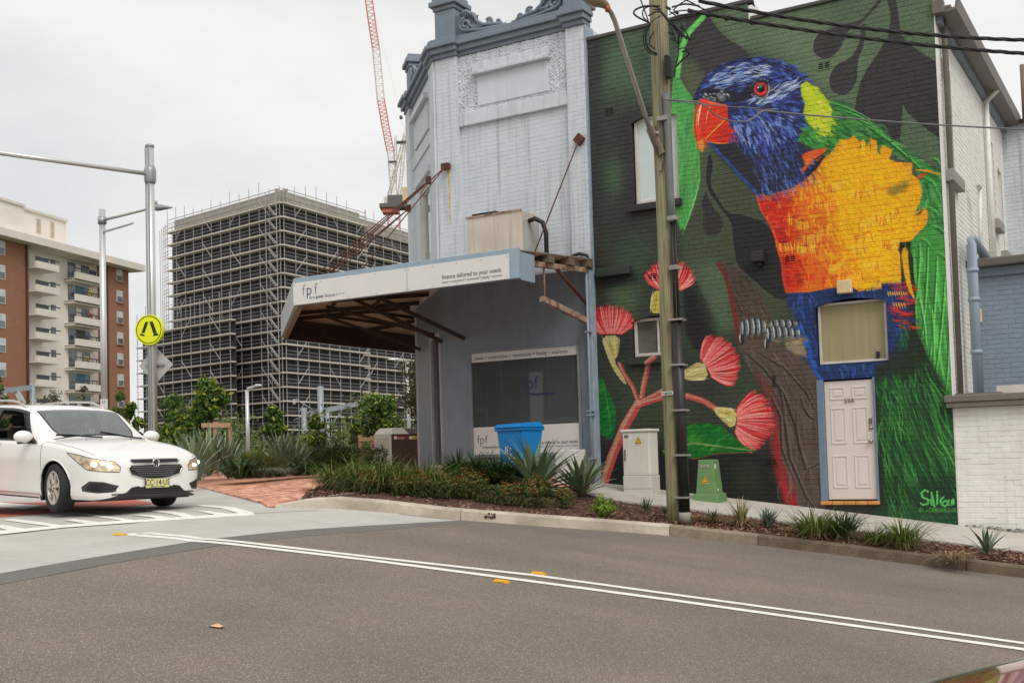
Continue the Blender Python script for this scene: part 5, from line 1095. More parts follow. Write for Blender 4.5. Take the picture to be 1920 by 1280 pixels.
f = f.build('corner_window', M_FRAMEW, shop); MB().obox(cpt(1.85, 6.7, -.1), (CU, CN, (0, 0, 1)), .58, .004, 1.05).build('pane', M_PANE, f); MB().obox(cpt(1.85, 6.7, -.2), (CU, CN, (0, 0, 1)), .6, .01, 1.08).build('blind', M_BLIND, f)
MB().obox(cpt(1.85, 5.52, .05), (CU, CN, (0, 0, 1)), .72, .12, .07).build('sill', M_FRAMEW, shop)
d = MB().obox(cpt(.80, 2.87, -.10), (CU, CN, (0, 0, 1)), .5, .025, 1.33).build('entry_door', mat('door_grey', (70, 76, 88), .3, var=.05), shop)
for s in (.42, .78): MB().obox(cpt(s, 2.95, -.065), (CU, CN, (0, 0, 1)), .015, .015, 1.2).build('glazing_bar', M_CHROME, d)
MB().obox(cpt(.62, 2.95, -.072), (CU, CN, (0, 0, 1)), .17, .004, 1.2).build('pane', glass('door_glass', (.3, .32, .36), .5), d)
fr = MB()
for s0, s1, z0, z1 in ((.22, .30, 1.5, 4.33), (1.30, 1.38, 1.5, 4.33), (.30, 1.30, 4.25, 4.33)): fr.obox(cpt((s0+s1)/2, (z0+z1)/2, .01), (CU, CN, (0, 0, 1)), (s1-s0)/2, .05, (z1-z0)/2)
fr.build('entry_frame', mat('entry_trim', (186, 186, 184), .5), shop)
MB().obox(cpt(.8, 1.53, .05), (CU, CN, (0, 0, 1)), .58, .12, .025).build('entry_step', M_FRAMEW, shop)
# front street side
FX = cpt(CLEN, 0)[0]; FY = cpt(CLEN, 0)[1]
pbox('front_wall', (FX, FX+.28, FY+.02, 32, .8, 9.98), M_GREYPAINT, shop); pbox('roof', (FX+.3, -9.62, FY-.2, 32, 9.6, 9.7), M_COPE, shop)
pbox('party_wall', (-9.9, -9.63, WALLY+.31, 32, .8, 10.0), M_GREYPAINT, shop)
# shop window with signs
M_SIGN = mat('sign_white', (226, 224, 220), .4, var=.02, vscale=3, var2=.15, v2scale=2, col2=(206, 202, 196))
M_LET = mat('lettering_dark', (74, 76, 88), .5); M_LETB = mat('lettering_blue', (52, 52, 108), .5); M_LETG = mat('lettering_grey', (130, 130, 134), .5)
fw = MB().box(-12.47, -9.98, WALLY-.03, WALLY+.06, 3.80, 3.86).box(-12.47, -9.98, WALLY-.05, WALLY+.06, 1.68, 1.74).box(-12.5, -12.44, WALLY-.03, WALLY+.06, 1.742, 3.80).box(-10.01, -9.95, WALLY-.03, WALLY+.06, 1.742, 3.80).build('shop_window', M_SHOPLOW, shop, .006)
pbox('window_glass', (-12.45, -10.0, WALLY+.02, WALLY+.026, 1.74, 3.81), glass('shop_glass', (.62, .64, .66), .85, refl_veil=.10), fw)  # glass lightened by a diffuse veil in place of street reflections
s1 = pbox('window_sign', (-12.44, -10.01, WALLY+.006, WALLY+.014, 3.62, 3.80), M_SIGN, fw)
s2 = pbox('window_sign', (-12.44, -10.01, WALLY+.006, WALLY+.014, 1.745, 2.30), M_SIGN, fw)
TX, TZ = (1, 0, 0), (0, 0, 1)
text('lettering', 'home > construction > commercial > leasing > insurance', M_LET, fw, (-12.36, WALLY+.003, 3.665), TX, TZ, .115, sx=.80)
text('lettering', 'fpf', M_LET, fw, (-12.36, WALLY+.003, 1.97), TX, TZ, .25, offset=-.004); text('lettering', 'firstpointfinance >>>', M_LET, fw, (-12.24, WALLY+.003, 1.87), TX, TZ, .075, sx=.92)
text('lettering', 'finance tailored to your needs', M_LET, fw, (-10.06, WALLY+.003, 1.92), TX, TZ, .095, 'RIGHT', sx=.85); text('lettering', 'home > construction > commercial > leasing > insurance', M_LETG, fw, (-10.06, WALLY+.003, 1.86), TX, TZ, .04, 'RIGHT', sx=.9)
text('lettering', 'fpf', M_LETB, fw, (-11.25, WALLY+.012, 3.02), TX, TZ, .34, offset=-.004); text('lettering', 'firstpointfinance', M_LETB, fw, (-11.12, WALLY+.012, 2.88), TX, TZ, .09)
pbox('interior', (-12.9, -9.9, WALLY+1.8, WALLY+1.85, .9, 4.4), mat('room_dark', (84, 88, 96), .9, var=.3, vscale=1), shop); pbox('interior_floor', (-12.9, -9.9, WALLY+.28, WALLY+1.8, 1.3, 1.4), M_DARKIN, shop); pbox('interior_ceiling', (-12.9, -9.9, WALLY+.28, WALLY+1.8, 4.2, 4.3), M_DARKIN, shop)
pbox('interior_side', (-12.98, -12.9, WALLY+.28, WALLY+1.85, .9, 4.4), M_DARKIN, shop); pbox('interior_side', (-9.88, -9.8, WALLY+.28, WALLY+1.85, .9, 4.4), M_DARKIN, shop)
for x in (-12.28, -11.78, -11.25, -10.70, -10.13): pbox('mullion', (x-.008, x+.008, WALLY+.05, WALLY+.07, 2.3, 3.62), mat('mullion_grey', (110, 114, 120), .5), fw)
for k in range(26): pbox('blind_slat', (-12.44, -10.02, WALLY+.11, WALLY+.13, 2.32+k*.022, 2.325+k*.022), mat('slat_grey', (88, 92, 100), .6), fw)
MB().box(-9.72, -9.60, WALLY-.16, WALLY-.05, .9, 5.2).build('corner_post', mat('post_blue', (150, 162, 176), .5, streak=.1), shop, .01)
MB().tube([(-9.66, WALLY-.20, 1.1), (-9.66, WALLY-.20, 5.2)], .022, 6).build('conduit', M_PIPEB, shop)
for z in (2.42, 2.50, 1.6, 4.0): pbox('pipe_clip', (-9.73, -9.58, WALLY-.23, WALLY-.16, z, z+.025), M_PIPEB, shop)
# ---- awning
YF = 16.5; K1 = 1.91; FXA = -18.45
A0 = (-9.58, YF); A1 = (K1-YF, YF); A2 = (FXA, K1-FXA); A3 = (FXA, 31.)
aw = MB()
def zr(w): return 5.17+.22*w                      # roof rises to the wall
roofpts = [(A0[0], A0[1], zr(0)), (A1[0], A1[1], zr(0)), (A2[0], A2[1], zr(0)), (A3[0], A3[1], zr(0)), (FX, 31, zr(1)), (FX, FY, zr(1)), (CA[0], CA[1], zr(1)), (A0[0], WALLY-.06, zr(1))]
M_SHEET = mat('awning_sheet', (196, 176, 150), .7, var=.06, vscale=3, var2=.5, v2scale=1.5, col2=(150, 122, 96))
M_SHEETT = mat('awning_sheet_top', (150, 144, 136), .6, var=.1, vscale=3)
M_BEAM = mat('awning_steel', (58, 40, 34), .75, var=.3, vscale=8, var2=.4, v2scale=5, col2=(92, 58, 42))
awn = aw.add([(p[0], p[1], p[2]+.012) for p in roofpts]+[(p[0], p[1], p[2]+.03) for p in roofpts], [(0, 1, 6, 7), (1, 2, 5, 6), (2, 3, 4, 5), (8, 9, 14, 15), (9, 10, 13, 14), (10, 11, 12, 13), (0, 8, 15, 7), (0, 1, 9, 8), (1, 2, 10, 9), (2, 3, 11, 10)]).build('awning', M_SHEETT, shop)
# corrugated underside
def corr(P, Q, P2, Q2, n):
    V = []; F = []; P, Q, P2, Q2 = (np.array(a, float) for a in (P, Q, P2, Q2)); b = np.array(wloc(awn))
    for i in range(n*4+1):
        t = i/(n*4.); h = (.0, .009, .0, -.009)[i % 4]
        V += [tuple(P+(Q-P)*t+np.array((0, 0, h))-b), tuple(P2+(Q2-P2)*t+np.array((0, 0, h))-b)]
    for i in range(n*4): F.append((2*i, 2*i+1, 2*i+3, 2*i+2))
    rawmesh('ceiling_sheet', V, F, M_SHEET, awn, smooth=True)
rp = roofpts
corr(rp[0], rp[1], rp[7], rp[6], 46); corr(rp[1], rp[2], rp[6], rp[5], 50); corr(rp[2], rp[3], rp[5], rp[4], 70)
def fasc(p, q, z0, z1, th, out):
    p = np.array((p[0], p[1], 0.)); q = np.array((q[0], q[1], 0.)); d = (q-p)/np.linalg.norm(q-p); n = np.array((d[1], -d[0], 0)); 
    if n@np.array(out+(0,)) < 0: n = -n
    return MB().obox((p+q)/2+n*(th/2)+np.array((0, 0, (z0+z1)/2)), (d, n, (0, 0, 1)), np.linalg.norm(q-p)/2, th/2, (z1-z0)/2)
M_FASC = mat('fascia_blue', (150, 170, 186), .5, var=.05, vscale=4, streak=.12)
M_FASD = mat('fascia_side', (176, 180, 180), .5, var=.05, vscale=4, streak=.15)
MB().box(A1[0], A0[0]+.0, YF-.10, YF, 4.70, 5.225).build('fascia', M_FASC, awn, .008)
MB().box(A0[0]-.012, A0[0]+.012, YF, YF+.45, 4.68, 5.16).build('fascia_return', M_FASC, awn)
for (x0, x1) in ((A1[0]+.005, -11.90), (-11.885, A0[0]-.17)):
    MB().box(x0, x1, YF-.113, YF-.101, 4.705, 5.13).build('fascia_sign', M_SIGN, awn, .002)
    for xx in np.linspace(x0+.04, x1-.04, 5):
        for z in (4.74, 5.09): MB().lathe([(.011, 0), (.006, -.005)], (xx, YF-.113, z), 8, 'y').build('screw', M_LETG, awn)
ty = YF-.116
text('lettering', 'f', M_LETG, awn, (-14.36, ty, 4.87), TX, TZ, .30, offset=-.004); text('lettering', 'p', M_LETB, awn, (-14.26, ty, 4.87), TX, TZ, .30, offset=-.003); text('lettering', 'f', M_LETG, awn, (-14.06, ty, 4.87), TX, TZ, .30, offset=-.004)
text('lettering', 'first', M_LETG, awn, (-14.18, ty, 4.785), TX, TZ, .088); text('lettering', 'point', M_LETB, awn, (-14.02, ty, 4.785), TX, TZ, .088, offset=.001); text('lettering', 'finance > > >', M_LETG, awn, (-13.80, ty, 4.785), TX, TZ, .088)
text('lettering', 'finance tailored to your needs', M_LET, awn, (-11.13, ty, 4.84), TX, TZ, .112, sx=.90); text('lettering', 'home > construction > commercial > leasing > insurance', M_LETG, awn, (-11.13, ty, 4.765), TX, TZ, .060, sx=.89)
fasc(A1, A2, 4.70, 5.22, .06, (-S2, -S2)).build('fascia', M_FASD, awn); fasc(A2, A3, 4.66, 5.2, .06, (-1, 0)).build('fascia', M_FASD, awn)
fasc(A2, A3, 4.66, 5.15, -.03, (-1, 0)).build('fascia_back', M_BEAM, awn); fasc(A1, A2, 4.67, 4.72, -.10, (-S2, -S2)).build('fascia_lip', mat('weathered_lip', (150, 132, 116), .8, var=.2, vscale=8), awn)
pbox('fascia_back', (A1[0]+.1, A0[0]-.02, YF+.002, YF+.02, 4.71, 5.14), M_BEAM, awn)
def beam(p, q, w=.07, m=None): MB().bar(p, q, w, w*1.2).build('beam', m or M_BEAM, awn)
for x in (-10.25, -11.9, -13.4): beam((x, YF+.02, zr(0)-.07), (x-.0, WALLY-.06, zr(1)-.07))
for s in (.4, 2.0, 3.6):
    a = np.array((A1[0], A1[1], zr(0)-.07))*(1-s/4.6)+np.array((A2[0], A2[1], zr(0)-.07))*(s/4.6); b = cpt(CLEN*s/4.6, zr(1)-.07); beam(a, b)
beam((A1[0], A1[1], zr(0)-.06), (CA[0], CA[1], zr(1)-.06)); beam((A2[0], A2[1], zr(0)-.06), cpt(CLEN, zr(1)-.06))
for w in (.33, .66):
    beam((A0[0]-.1, YF+w*2.8, zr(w)-.05), (A1[0]+w*1.4, YF+w*2.8, zr(w)-.05), .05)
    beam(tuple(np.array(rp[1])*(1-w)+np.array(rp[6])*w+np.array((0, 0, -.05))), tuple(np.array(rp[2])*(1-w)+np.array(rp[5])*w+np.array((0, 0, -.05))), .05)
    beam(tuple(np.array(rp[2])*(1-w)+np.array(rp[5])*w+np.array((0, 0, -.05))), tuple(np.array(rp[3])*(1-w)+np.array(rp[4])*w+np.array((0, 0, -.05))), .05)
for y in (23.5, 26, 28.5): beam((FXA, y, zr(0)-.07), (FX, y, zr(1)-.07))
for (x, z) in ((-12.55, 4.12), (-13.1, 4.1)): beam((x-1.2, YF+.6, zr(.2)-.1), (x, WALLY-.06, z), .06)
beam(cpt(2.2, zr(.25)-.1, 2.2), cpt(.9, 4.35, .05), .06); beam(cpt(3.6, zr(.25)-.1, 2.2), cpt(2.6, 4.2, .05), .06)
MB().tube([(-9.72, 17.55, 5.2), (-9.72, 17.55, 4.45)], .018, 6).build('hanger', M_RUSTP, awn); MB().bar((-9.72, 17.45, 4.47), (-9.72, WALLY-.06, 4.22), .10, .10).build('bracket_arm', M_RUSTP, awn)
MB().tube([(-9.70, 17.9, 5.12), (-9.70, WALLY-.08, 4.52)], .036, 8).build('brace', M_RUST, awn); MB().bar((-9.66, YF+.3, 5.02), (-9.66, WALLY-.08, 5.2), .05, .09).build('edge_beam', M_RUSTP, awn)
for y in (17.45, 18.25, 19.0): MB().box(-9.75, -9.56, y, y+.22, zr((y-YF)/2.8)-.13, zr((y-YF)/2.8)-.005).build('purlin_end', mat('timber_purlin', (112, 100, 82), .9, var=.25, vscale=14), awn)
# ties to the wall
def tie(p, q, plate=True):
    t = MB().tube([p, q], .013, 6).build('tie_rod', M_RUST, shop)
    return t
P1 = (-9.76, WALLY-.12, 7.74); tie(P1, (-9.95, YF+1.1, 5.30)); MB().obox(P1, ((S2, 0, S2), (0, 1, 0), (-S2, 0, S2)), .09, .03, .09).build('anchor_plate', M_RUST, shop)
P2 = (-12.85, WALLY-.14, 7.70); tie(P2, (-14.2, YF+.3, 5.22)); tie(P2, (-13.2, YF+.2, 5.24)); MB().obox(P2, ((1, 0, 0), (0, 1, 0), (0, 0, 1)), .09, .05, .06).build('anchor_plate', M_RUST, shop)
P3 = cpt(.6, 7.62, .12); tie(P3, (-15.4, 17.5, 5.24)); tie(P3, (-16.6, 18.7, 5.24)); MB().obox(P3, (CU, CN, (0, 0, 1)), .08, .06, .07).build('anchor_plate', M_RUST, shop)
P4 = cpt(3.3, 7.62, .12); tie(P4, (-16.9, 19.0, 5.24)); tie(P4, (-18.1, 20.2, 5.24)); MB().obox(P4, (CU, CN, (0, 0, 1)), .08, .06, .07).build('anchor_plate', M_RUST, shop)
MB().add([(-12.86, WALLY-.0645, 7.66), (-12.80, WALLY-.0645, 7.66), (-12.81, WALLY-.0645, 6.5), (-12.84, WALLY-.0645, 6.5)], [(0, 1, 2, 3)]).build('rust_stain', mat('rust_streak', (206, 176, 120), .7, var=.2, vscale=6, var2=.5, v2scale=5, col2=(214, 206, 190)), shop)
# air conditioner on the awning
ac = thing('air_conditioner', 'weathered off-white air conditioning cabinet standing on the shop awning roof', 'air conditioner', (-11.0, 18.4, 5.35))
M_AC = mat('ac_off_white', (206, 196, 182), .6, var=.05, vscale=3, var2=.35, v2scale=2, col2=(176, 156, 134), streak=.3)
MB().box(-11.66, -10.45, 18.05, 18.75, 5.34, 6.28).build('cabinet', M_AC, ac, .012); MB().box(-11.6, -11.05, 18.15, 18.7, 6.285, 6.36).build('fan_grille', M_BLACKP, ac, .01)
MB().box(-10.447, -10.435, 18.12, 18.70, 5.38, 6.12).build('side_panel', mat('ac_grey', (176, 176, 170), .5), ac); pbox('top_edge', (-11.68, -10.43, 18.03, 18.06, 6.26, 6.29), M_RUSTP, ac)
MB().tube([(-10.42, 18.3, 6.1), (-10.3, 18.3, 6.13), (-10.16, 18.35, 6.05), (-10.12, 18.4, 5.85), (-10.12, 18.4, 5.36)], .045, 10).build('duct_hose', M_BLACKP, ac)
MB().tube([(-10.3, 18.9, 5.36), (-10.0, 19.05, 5.46), (-9.8, 19.1, 5.52), (-9.66, 19.15, 5.48), (-9.6, 19.2, 5.3)], .035, 8).tube([(-10.2, 18.9, 5.38), (-9.95, 19.0, 5.43), (-9.75, 19.1, 5.45), (-9.64, 19.1, 5.36)], .02, 6).build('cable', M_BLACKP, ac)
# houses across the street, seen only as reflections in the glass
for i, (x0, x1, c, lb) in enumerate([(-46, -31, (70, 80, 112), 'blue weatherboard house across the street mirrored in the shop window'), (-30, -18, (88, 92, 104), 'grey weatherboard house across the street mirrored in the glass'), (-17, -4, (146, 130, 100), 'sandstone coloured house across the street mirrored in the mural windows')]):
    h = thing('opposite_house', lb, 'house', ((x0+x1)/2, -15, gz((x0+x1)/2)))
    b = gz((x0+x1)/2)
    wallbox('wall', mat('weatherboard_%d' % i, c, .7, var=.12, vscale=2, vec_scale=(.3, .3, 8)), h, (0, -15, 0), (1, 0, 0), (0, 1, 0), x0, x1, b-1, b+5.5, [(x0+2, x0+3.4, b+1, b+3), (x1-4, x1-2.6, b+1, b+3)], .3)
    MB().prism([(x0-.4, b+5.5), (x1+.4, b+5.5), (x1-2, b+8), (x0+2, b+8)], (0, -14.6, 0), (1, 0, 0), (0, 0, 1), (0, 1, 0), 8).build('roof', mat('tile_roof', (92, 74, 66), .8, var=.2, vscale=6), h)
    for (a, d) in ((x0+2, x0+3.4), (x1-4, x1-2.6)):
        f = MB().box(a, d, -15.1, -14.98, b+1, b+1.1).box(a, d, -15.1, -14.98, b+2.9, b+3).box(a, a+.1, -15.1, -14.98, b+1.1, b+2.9).box(d-.1, d, -15.1, -14.98, b+1.1, b+2.9).build('window', M_FRAMEW, h); pbox('pane', (a+.1, d-.1, -15.08, -15.06, b+1.1, b+2.9), M_DARKIN, f)
# ---------------------------------------------------------------- utility pole with lamp, cables
def gnd(x, y): return hit(x, y, gz)
M_POLE = bpy.data.materials.new('weathered_timber_pole'); M_POLE.use_nodes = True
def polemat(m):
    t = m.node_tree; b = t.nodes['Principled BSDF']; g = N(t, 'ShaderNodeNewGeometry'); mp = N(t, 'ShaderNodeMapping'); mp.inputs['Scale'].default_value = (26, 26, .9); LK(t, g.outputs['Position'], mp.inputs[0])
    n = N(t, 'ShaderNodeTexNoise'); n.inputs['Scale'].default_value = 1.; n.inputs['Detail'].default_value = 8; n.inputs['Roughness'].default_value = .65; LK(t, mp.outputs[0], n.inputs['Vector'])
    r = N(t, 'ShaderNodeValToRGB'); LK(t, n.outputs['Fac'], r.inputs['Fac']); e = r.color_ramp.elements; e[0].position = .30; e[0].color = srgb((82, 70, 52))+(1,); e[1].position = .75; e[1].color = srgb((186, 178, 146))+(1,); q = e.new(.46); q.color = srgb((132, 120, 92))+(1,); q = e.new(.58); q.color = srgb((156, 150, 116))+(1,)
    n2 = N(t, 'ShaderNodeTexNoise'); n2.inputs['Scale'].default_value = 2.2; n2.inputs['Detail'].default_value = 5; LK(t, g.outputs['Position'], n2.inputs['Vector'])
    r2 = N(t, 'ShaderNodeValToRGB'); LK(t, n2.outputs['Fac'], r2.inputs['Fac']); r2.color_ramp.elements[0].position = .42; r2.color_ramp.elements[1].position = .62; r2.color_ramp.elements[0].color = (0, 0, 0, 1); r2.color_ramp.elements[1].color = (.55, .55, .55, 1)
    mx = N(t, 'ShaderNodeMix', data_type='RGBA'); LK(t, r2.outputs[0], mx.inputs[0]); LK(t, r.outputs[0], mx.inputs[6]); mx.inputs[7].default_value = srgb((142, 146, 108))+(1,)
    LK(t, mx.outputs[2], b.inputs['Base Color']); b.inputs['Roughness'].default_value = .85
    bp = N(t, 'ShaderNodeBump'); bp.inputs['Strength'].default_value = .6; bp.inputs['Distance'].default_value = .02; LK(t, n.outputs['Fac'], bp.inputs['Height']); LK(t, bp.outputs[0], b.inputs['Normal'])
polemat(M_POLE)
PX, PY = -6.58, 15.72; PB = gz(PX, PY)
M_GALV = mat('galvanised_steel', (168, 164, 158), .45, metal=.6, var=.12, vscale=9, var2=.3, v2scale=6, col2=(130, 118, 104))
M_BLK = mat('black_cable', (22, 22, 23), .5); M_CONDG = mat('grey_conduit', (112, 112, 114), .5)
up_ = thing('utility_pole', 'tall weathered timber utility pole standing in the mulch in front of the mural', 'pole', (PX, PY, PB))
pts = [(PX+.004*math.sin(i), PY, PB-.2+i*.55) for i in range(22)]
MB().tube(pts, .145, 22, r2=.135).build('shaft', M_POLE, up_)
def ptube(name, P, r, m, n=8): return MB().tube([(PX+a, PY+b, c) for a, b, c in P], r, n).build(name, m, up_)
ptube('conduit', [(.13, -.13, 7.05), (.135, -.135, 6.9), (.145, -.14, 5.5), (.15, -.145, 5.1)], .052, M_CONDG, 12)
ptube('conduit', [(.15, -.145, 5.12), (.155, -.15, 3.6)], .022, M_BLK); ptube('conduit', [(.195, -.13, 5.12), (.20, -.13, 3.6)], .022, M_BLK)
ptube('cable_guard', [(.175, -.14, 3.62), (.19, -.145, PB+.12)], .082, mat('black_plastic_guard', (34, 32, 32), .45), 14)
ptube('guard_foot', [(.19, -.145, PB+.13), (.19, -.145, PB-.02)], .088, mat('grey_foot', (150, 142, 132), .7), 14)
for z in (3.62, 2.95, 2.28, 1.62, 1.0): MB().box(PX+.07, PX+.29, PY-.235, PY-.05, z, z+.03).build('clamp', M_GALV, up_, .004)
for z in (5.12, 4.38): MB().box(PX+.10, PX+.24, PY-.20, PY-.08, z, z+.07).build('clamp', M_GALV, up_, .006)
ptube('ground_wire', [(.05, -.15, 8.2), (.052, -.152, 6.0), (.04, -.158, 5.9), (-.02, -.165, 5.88)], .010, M_CONDG, 6)
tp = MB().add([(PX-.10, PY-.175, 2.53), (PX+.09, PY-.178, 2.53), (PX+.09, PY-.178, 2.585), (PX-.10, PY-.175, 2.585)], [(0, 1, 2, 3)]).build('number_plate', mat('plate_white', (226, 224, 214), .5), up_)
text('lettering', 'P188704', M_BLACKP, up_, (PX-.09, PY-.182, 2.538), (1, -.015, 0), (0, 0, 1), .055, sx=.85)
# lamp arm
top = pix(1135, 10, 15.8); arm0 = np.array((PX-.02, PY-.17, 6.15))
k1 = pix(1152, 38, 16.0)
lmp = thing('street_lamp', 'galvanised street lamp on a long arm bracketed to the timber pole', 'lamp', tuple(arm0))
MB().tube([arm0, arm0*.5+k1*.5, k1, k1*.6+top*.4+np.array((0, 0, .03)), top], .036, 10).build('arm', M_GALV, lmp)
MB().obox(arm0+np.array((-.03, .02, .20)), ((math.cos(1.95), 0, math.sin(1.95)), (0, 1, 0), (-math.sin(1.95), 0, math.cos(1.95))), .24, .04, .065).build('bracket', mat('rusty_bracket', (130, 112, 92), .6, var=.2, vscale=10), lmp, .01)
MB().lathe([(.03, 0), (.03, -.03)], arm0+np.array((.02, -.03, .30)), 10, 'y').build('bolt', M_GALV, lmp)
hd = pix(1112, -6, 15.6); dv = (hd-top)/np.linalg.norm(hd-top)
MB().tube([top-dv*.04, top+dv*.08, top+dv*.2, top+dv*.55, top+dv*.7], [.045, .075, .115, .125, .05], 12).build('lamp_head', mat('lamp_body', (150, 130, 108), .6, var=.2, vscale=10), lmp)
MB().lathe([(.04, 0), (.04, -.05), (.03, -.08)], tuple(top+np.array((.04, -.02, -.03))), 10).build('photo_cell', mat('photocell_red', (150, 84, 62), .5), lmp)
# overhead cables
def sagline(a, b, sag, n=18):
    a = np.array(a, float); b = np.array(b, float); return [a+(b-a)*t+np.array((0, 0, -sag*4*t*(1-t))) for t in np.linspace(0, 1, n)]
def cable(label, P, r, m=M_BLK):
    o = MB().tube(P, r, 7).build('overhead_cable', m, None, origin=P[0]); return tag(o, label, 'cable', 'overhead cables at the timber pole')
def bundle(name_label, a, b, sag, r, tw=7):
    t = thing('cable_bundle', name_label, 'cable', tuple(a), group='overhead cables at the timber pole'); L = sagline(a, b, sag, 60)
    for k in range(3): MB().tube([p+np.array((0, r*math.cos(i*.8+k*2.09), r*math.sin(i*.8+k*2.09))) for i, p in enumerate(L)], r, 6).build('strand', M_BLK, t)
    return t
hA = pix(1262, 8, 16.7); hB = pix(1262, 18, 16.7)
b1 = bundle('upper twisted black cable bundle running right from the timber pole', pix(1310, 2, 16.9), pix(2060, 76, 18), .18, .017); b2 = bundle('lower twisted black cable bundle running right from the timber pole', pix(1290, 20, 16.8), pix(2060, 108, 18), .12, .017)
for q, (x, y, d) in enumerate([(1407, 5, 17.05), (1330, 28, 16.85), (1364, 34, 16.95), (1412, 42, 17.05)]):
    c = pix(x, y, d); MB().obox(c, ((1, 0, 0), (0, 1, 0), (0, 0, 1)), .05, .035, .03).build('splice_clamp', M_BLK, b1 if q == 0 else b2, .01)
cable('thin grey service wire crossing the parrot from pole to side wall', [pix(1420, 206, 17.3)]+sagline(pix(1424, 207, 17.3), pix(2050, 247, 18.5), .05, 12), .014, M_CONDG)
cable('slack grey wire looping below the service wire near the beak', [pix(x, y, 16.6+i*.06) for i, (x, y) in enumerate([(1246, 187), (1300, 190), (1312, 193), (1326, 202), (1340, 215), (1352, 222), (1375, 228), (1400, 228), (1412, 222), (1424, 212), (1436, 206), (1455, 205)])], .011, M_CONDG)
cable('straight thin messenger wire from the pole above the slack loop', sagline(pix(1244, 187, 16.7), pix(1425, 203, 17.3), .02, 6), .008, M_CONDG)
MB().box(PX+.0, PX+.16, PY-.22, PY-.15, 6.63, 6.70).build('wire_bracket', M_GALV, up_, .006)
# tangle at the top of the pole
tangle = [[(1238, 12), (1210, 12), (1190, 20), (1192, 30), (1215, 42)], [(1240, 18), (1222, 12), (1207, 18), (1206, 32), (1216, 42)], [(1216, 45), (1208, 60), (1207, 80), (1216, 98), (1232, 104)], [(1220, 45), (1212, 60), (1211, 80), (1219, 95), (1232, 101)], [(1201, 0), (1208, 18), (1217, 44)], [(1218, 44), (1228, 36), (1240, 30)],
          [(1216, 30), (1236, 22), (1256, 44), (1272, 60), (1270, 82)], [(1225, 18), (1240, 22), (1262, 50), (1272, 64)], [(1255, 28), (1268, 22), (1290, 20), (1315, 24)], [(1256, 38), (1272, 30), (1300, 26)], [(1258, 40), (1285, 30), (1305, 24)], [(1262, 20), (1275, 8), (1300, -6)], [(1260, 14), (1285, 8), (1312, 12)], [(1270, -4), (1290, 2), (1312, 14), (1330, 22)], [(1256, 22), (1270, 34), (1290, 68), (1293, 78)], [(1258, 40), (1275, 60), (1288, 74)], [(1272, 62), (1272, 100), (1266, 128), (1264, 140)], [(1274, 92), (1284, 90), (1288, 95), (1278, 98)], [(1288, 96), (1292, 102), (1280, 112), (1268, 125)], [(1226, 60), (1219, 72), (1219, 84), (1228, 92)], [(1252, 45), (1262, 60), (1266, 76)]]
tg = thing('cable_tangle', 'tangle of looped black cables around the top of the timber pole', 'cables', (PX, PY, 7.2), group=None)
def spline(P, n=5):
    P = [np.array(p, float) for p in P]; out = []
    for i in range(len(P)-1):
        p0, p1, p2, p3 = P[max(i-1, 0)], P[i], P[i+1], P[min(i+2, len(P)-1)]
        for k in range(n):
            t = k/n; out.append(.5*((2*p1)+(-p0+p2)*t+(2*p0-5*p1+4*p2-p3)*t*t+(-p0+3*p1-3*p2+p3)*t**3))
    return out+[P[-1]]
for i, P in enumerate(tangle):
    MB().tube(spline([pix(x, y, 16.5+.18*math.sin(i*2.1)+.03*j) for j, (x, y) in enumerate(P)]), .010 if i % 3 else .014, 6).build('cable_loop', M_BLK, tg)
MB().box(PX+.14, PX+.20, PY-.18, PY-.04, 7.28, 7.62).build('fuse_box', M_BLK, tg, .01)
for (x, y) in [(1274, 60), (1280, 54), (1263, 75), (1258, 63), (1290, 72), (1276, 66), (1253, 16), (1268, 24)]: c = pix(x, y, 16.55); MB().obox(c, ((.8, 0, -.6), (0, 1, 0), (.6, 0, .8)), .035, .02, .018).build('connector', M_BLK, tg)
# ---------------------------------------------------------------- cabinets, bin
cb = thing('electrical_cabinet', 'white ribbed electrical cabinet with yellow warning triangle against the mural', 'cabinet', (-8.22, 18.25, gz(-8.22)))
zb, zt = gz(-7.9)-.02, 2.08; M_CAB = mat('cabinet_white', (222, 218, 208), .45, var=.02, vscale=4, var2=.15, v2scale=3, col2=(196, 188, 172), streak=.08)
M_CAB2 = mat('cabinet_base', (204, 200, 190), .6, var=.03, vscale=4)
MB().box(-8.50, -7.98, 18.06, 18.42, zb+.36, zt-.04).build('body', M_CAB, cb, .008); MB().box(-8.53, -7.95, 18.03, 18.45, zt-.038, zt+.01).build('roof', M_CAB, cb, .012)
for k in range(15): pbox('rib', (-8.47+k*.032, -8.455+k*.032, 18.052, 18.062, zb+.40, zt-.10), M_CAB, cb)
MB().box(-8.51, -7.97, 18.045, 18.44, zb-.1, zb+.355).build('plinth', M_CAB2, cb, .01); pbox('plinth_line', (-8.512, -7.968, 18.043, 18.1, zb+.12, zb+.126), M_LETG, cb)
pbox('handle', (-8.47, -8.445, 18.03, 18.06, zb+.62, zb+.82), M_CHROME, cb, .006); pbox('badge', (-8.46, -8.385, 18.045, 18.055, zt-.13, zt-.09), mat('badge_grey', (96, 94, 90), .5), cb)
M_WY = mat('warning_yellow', (240, 190, 30), .5, var=.03)
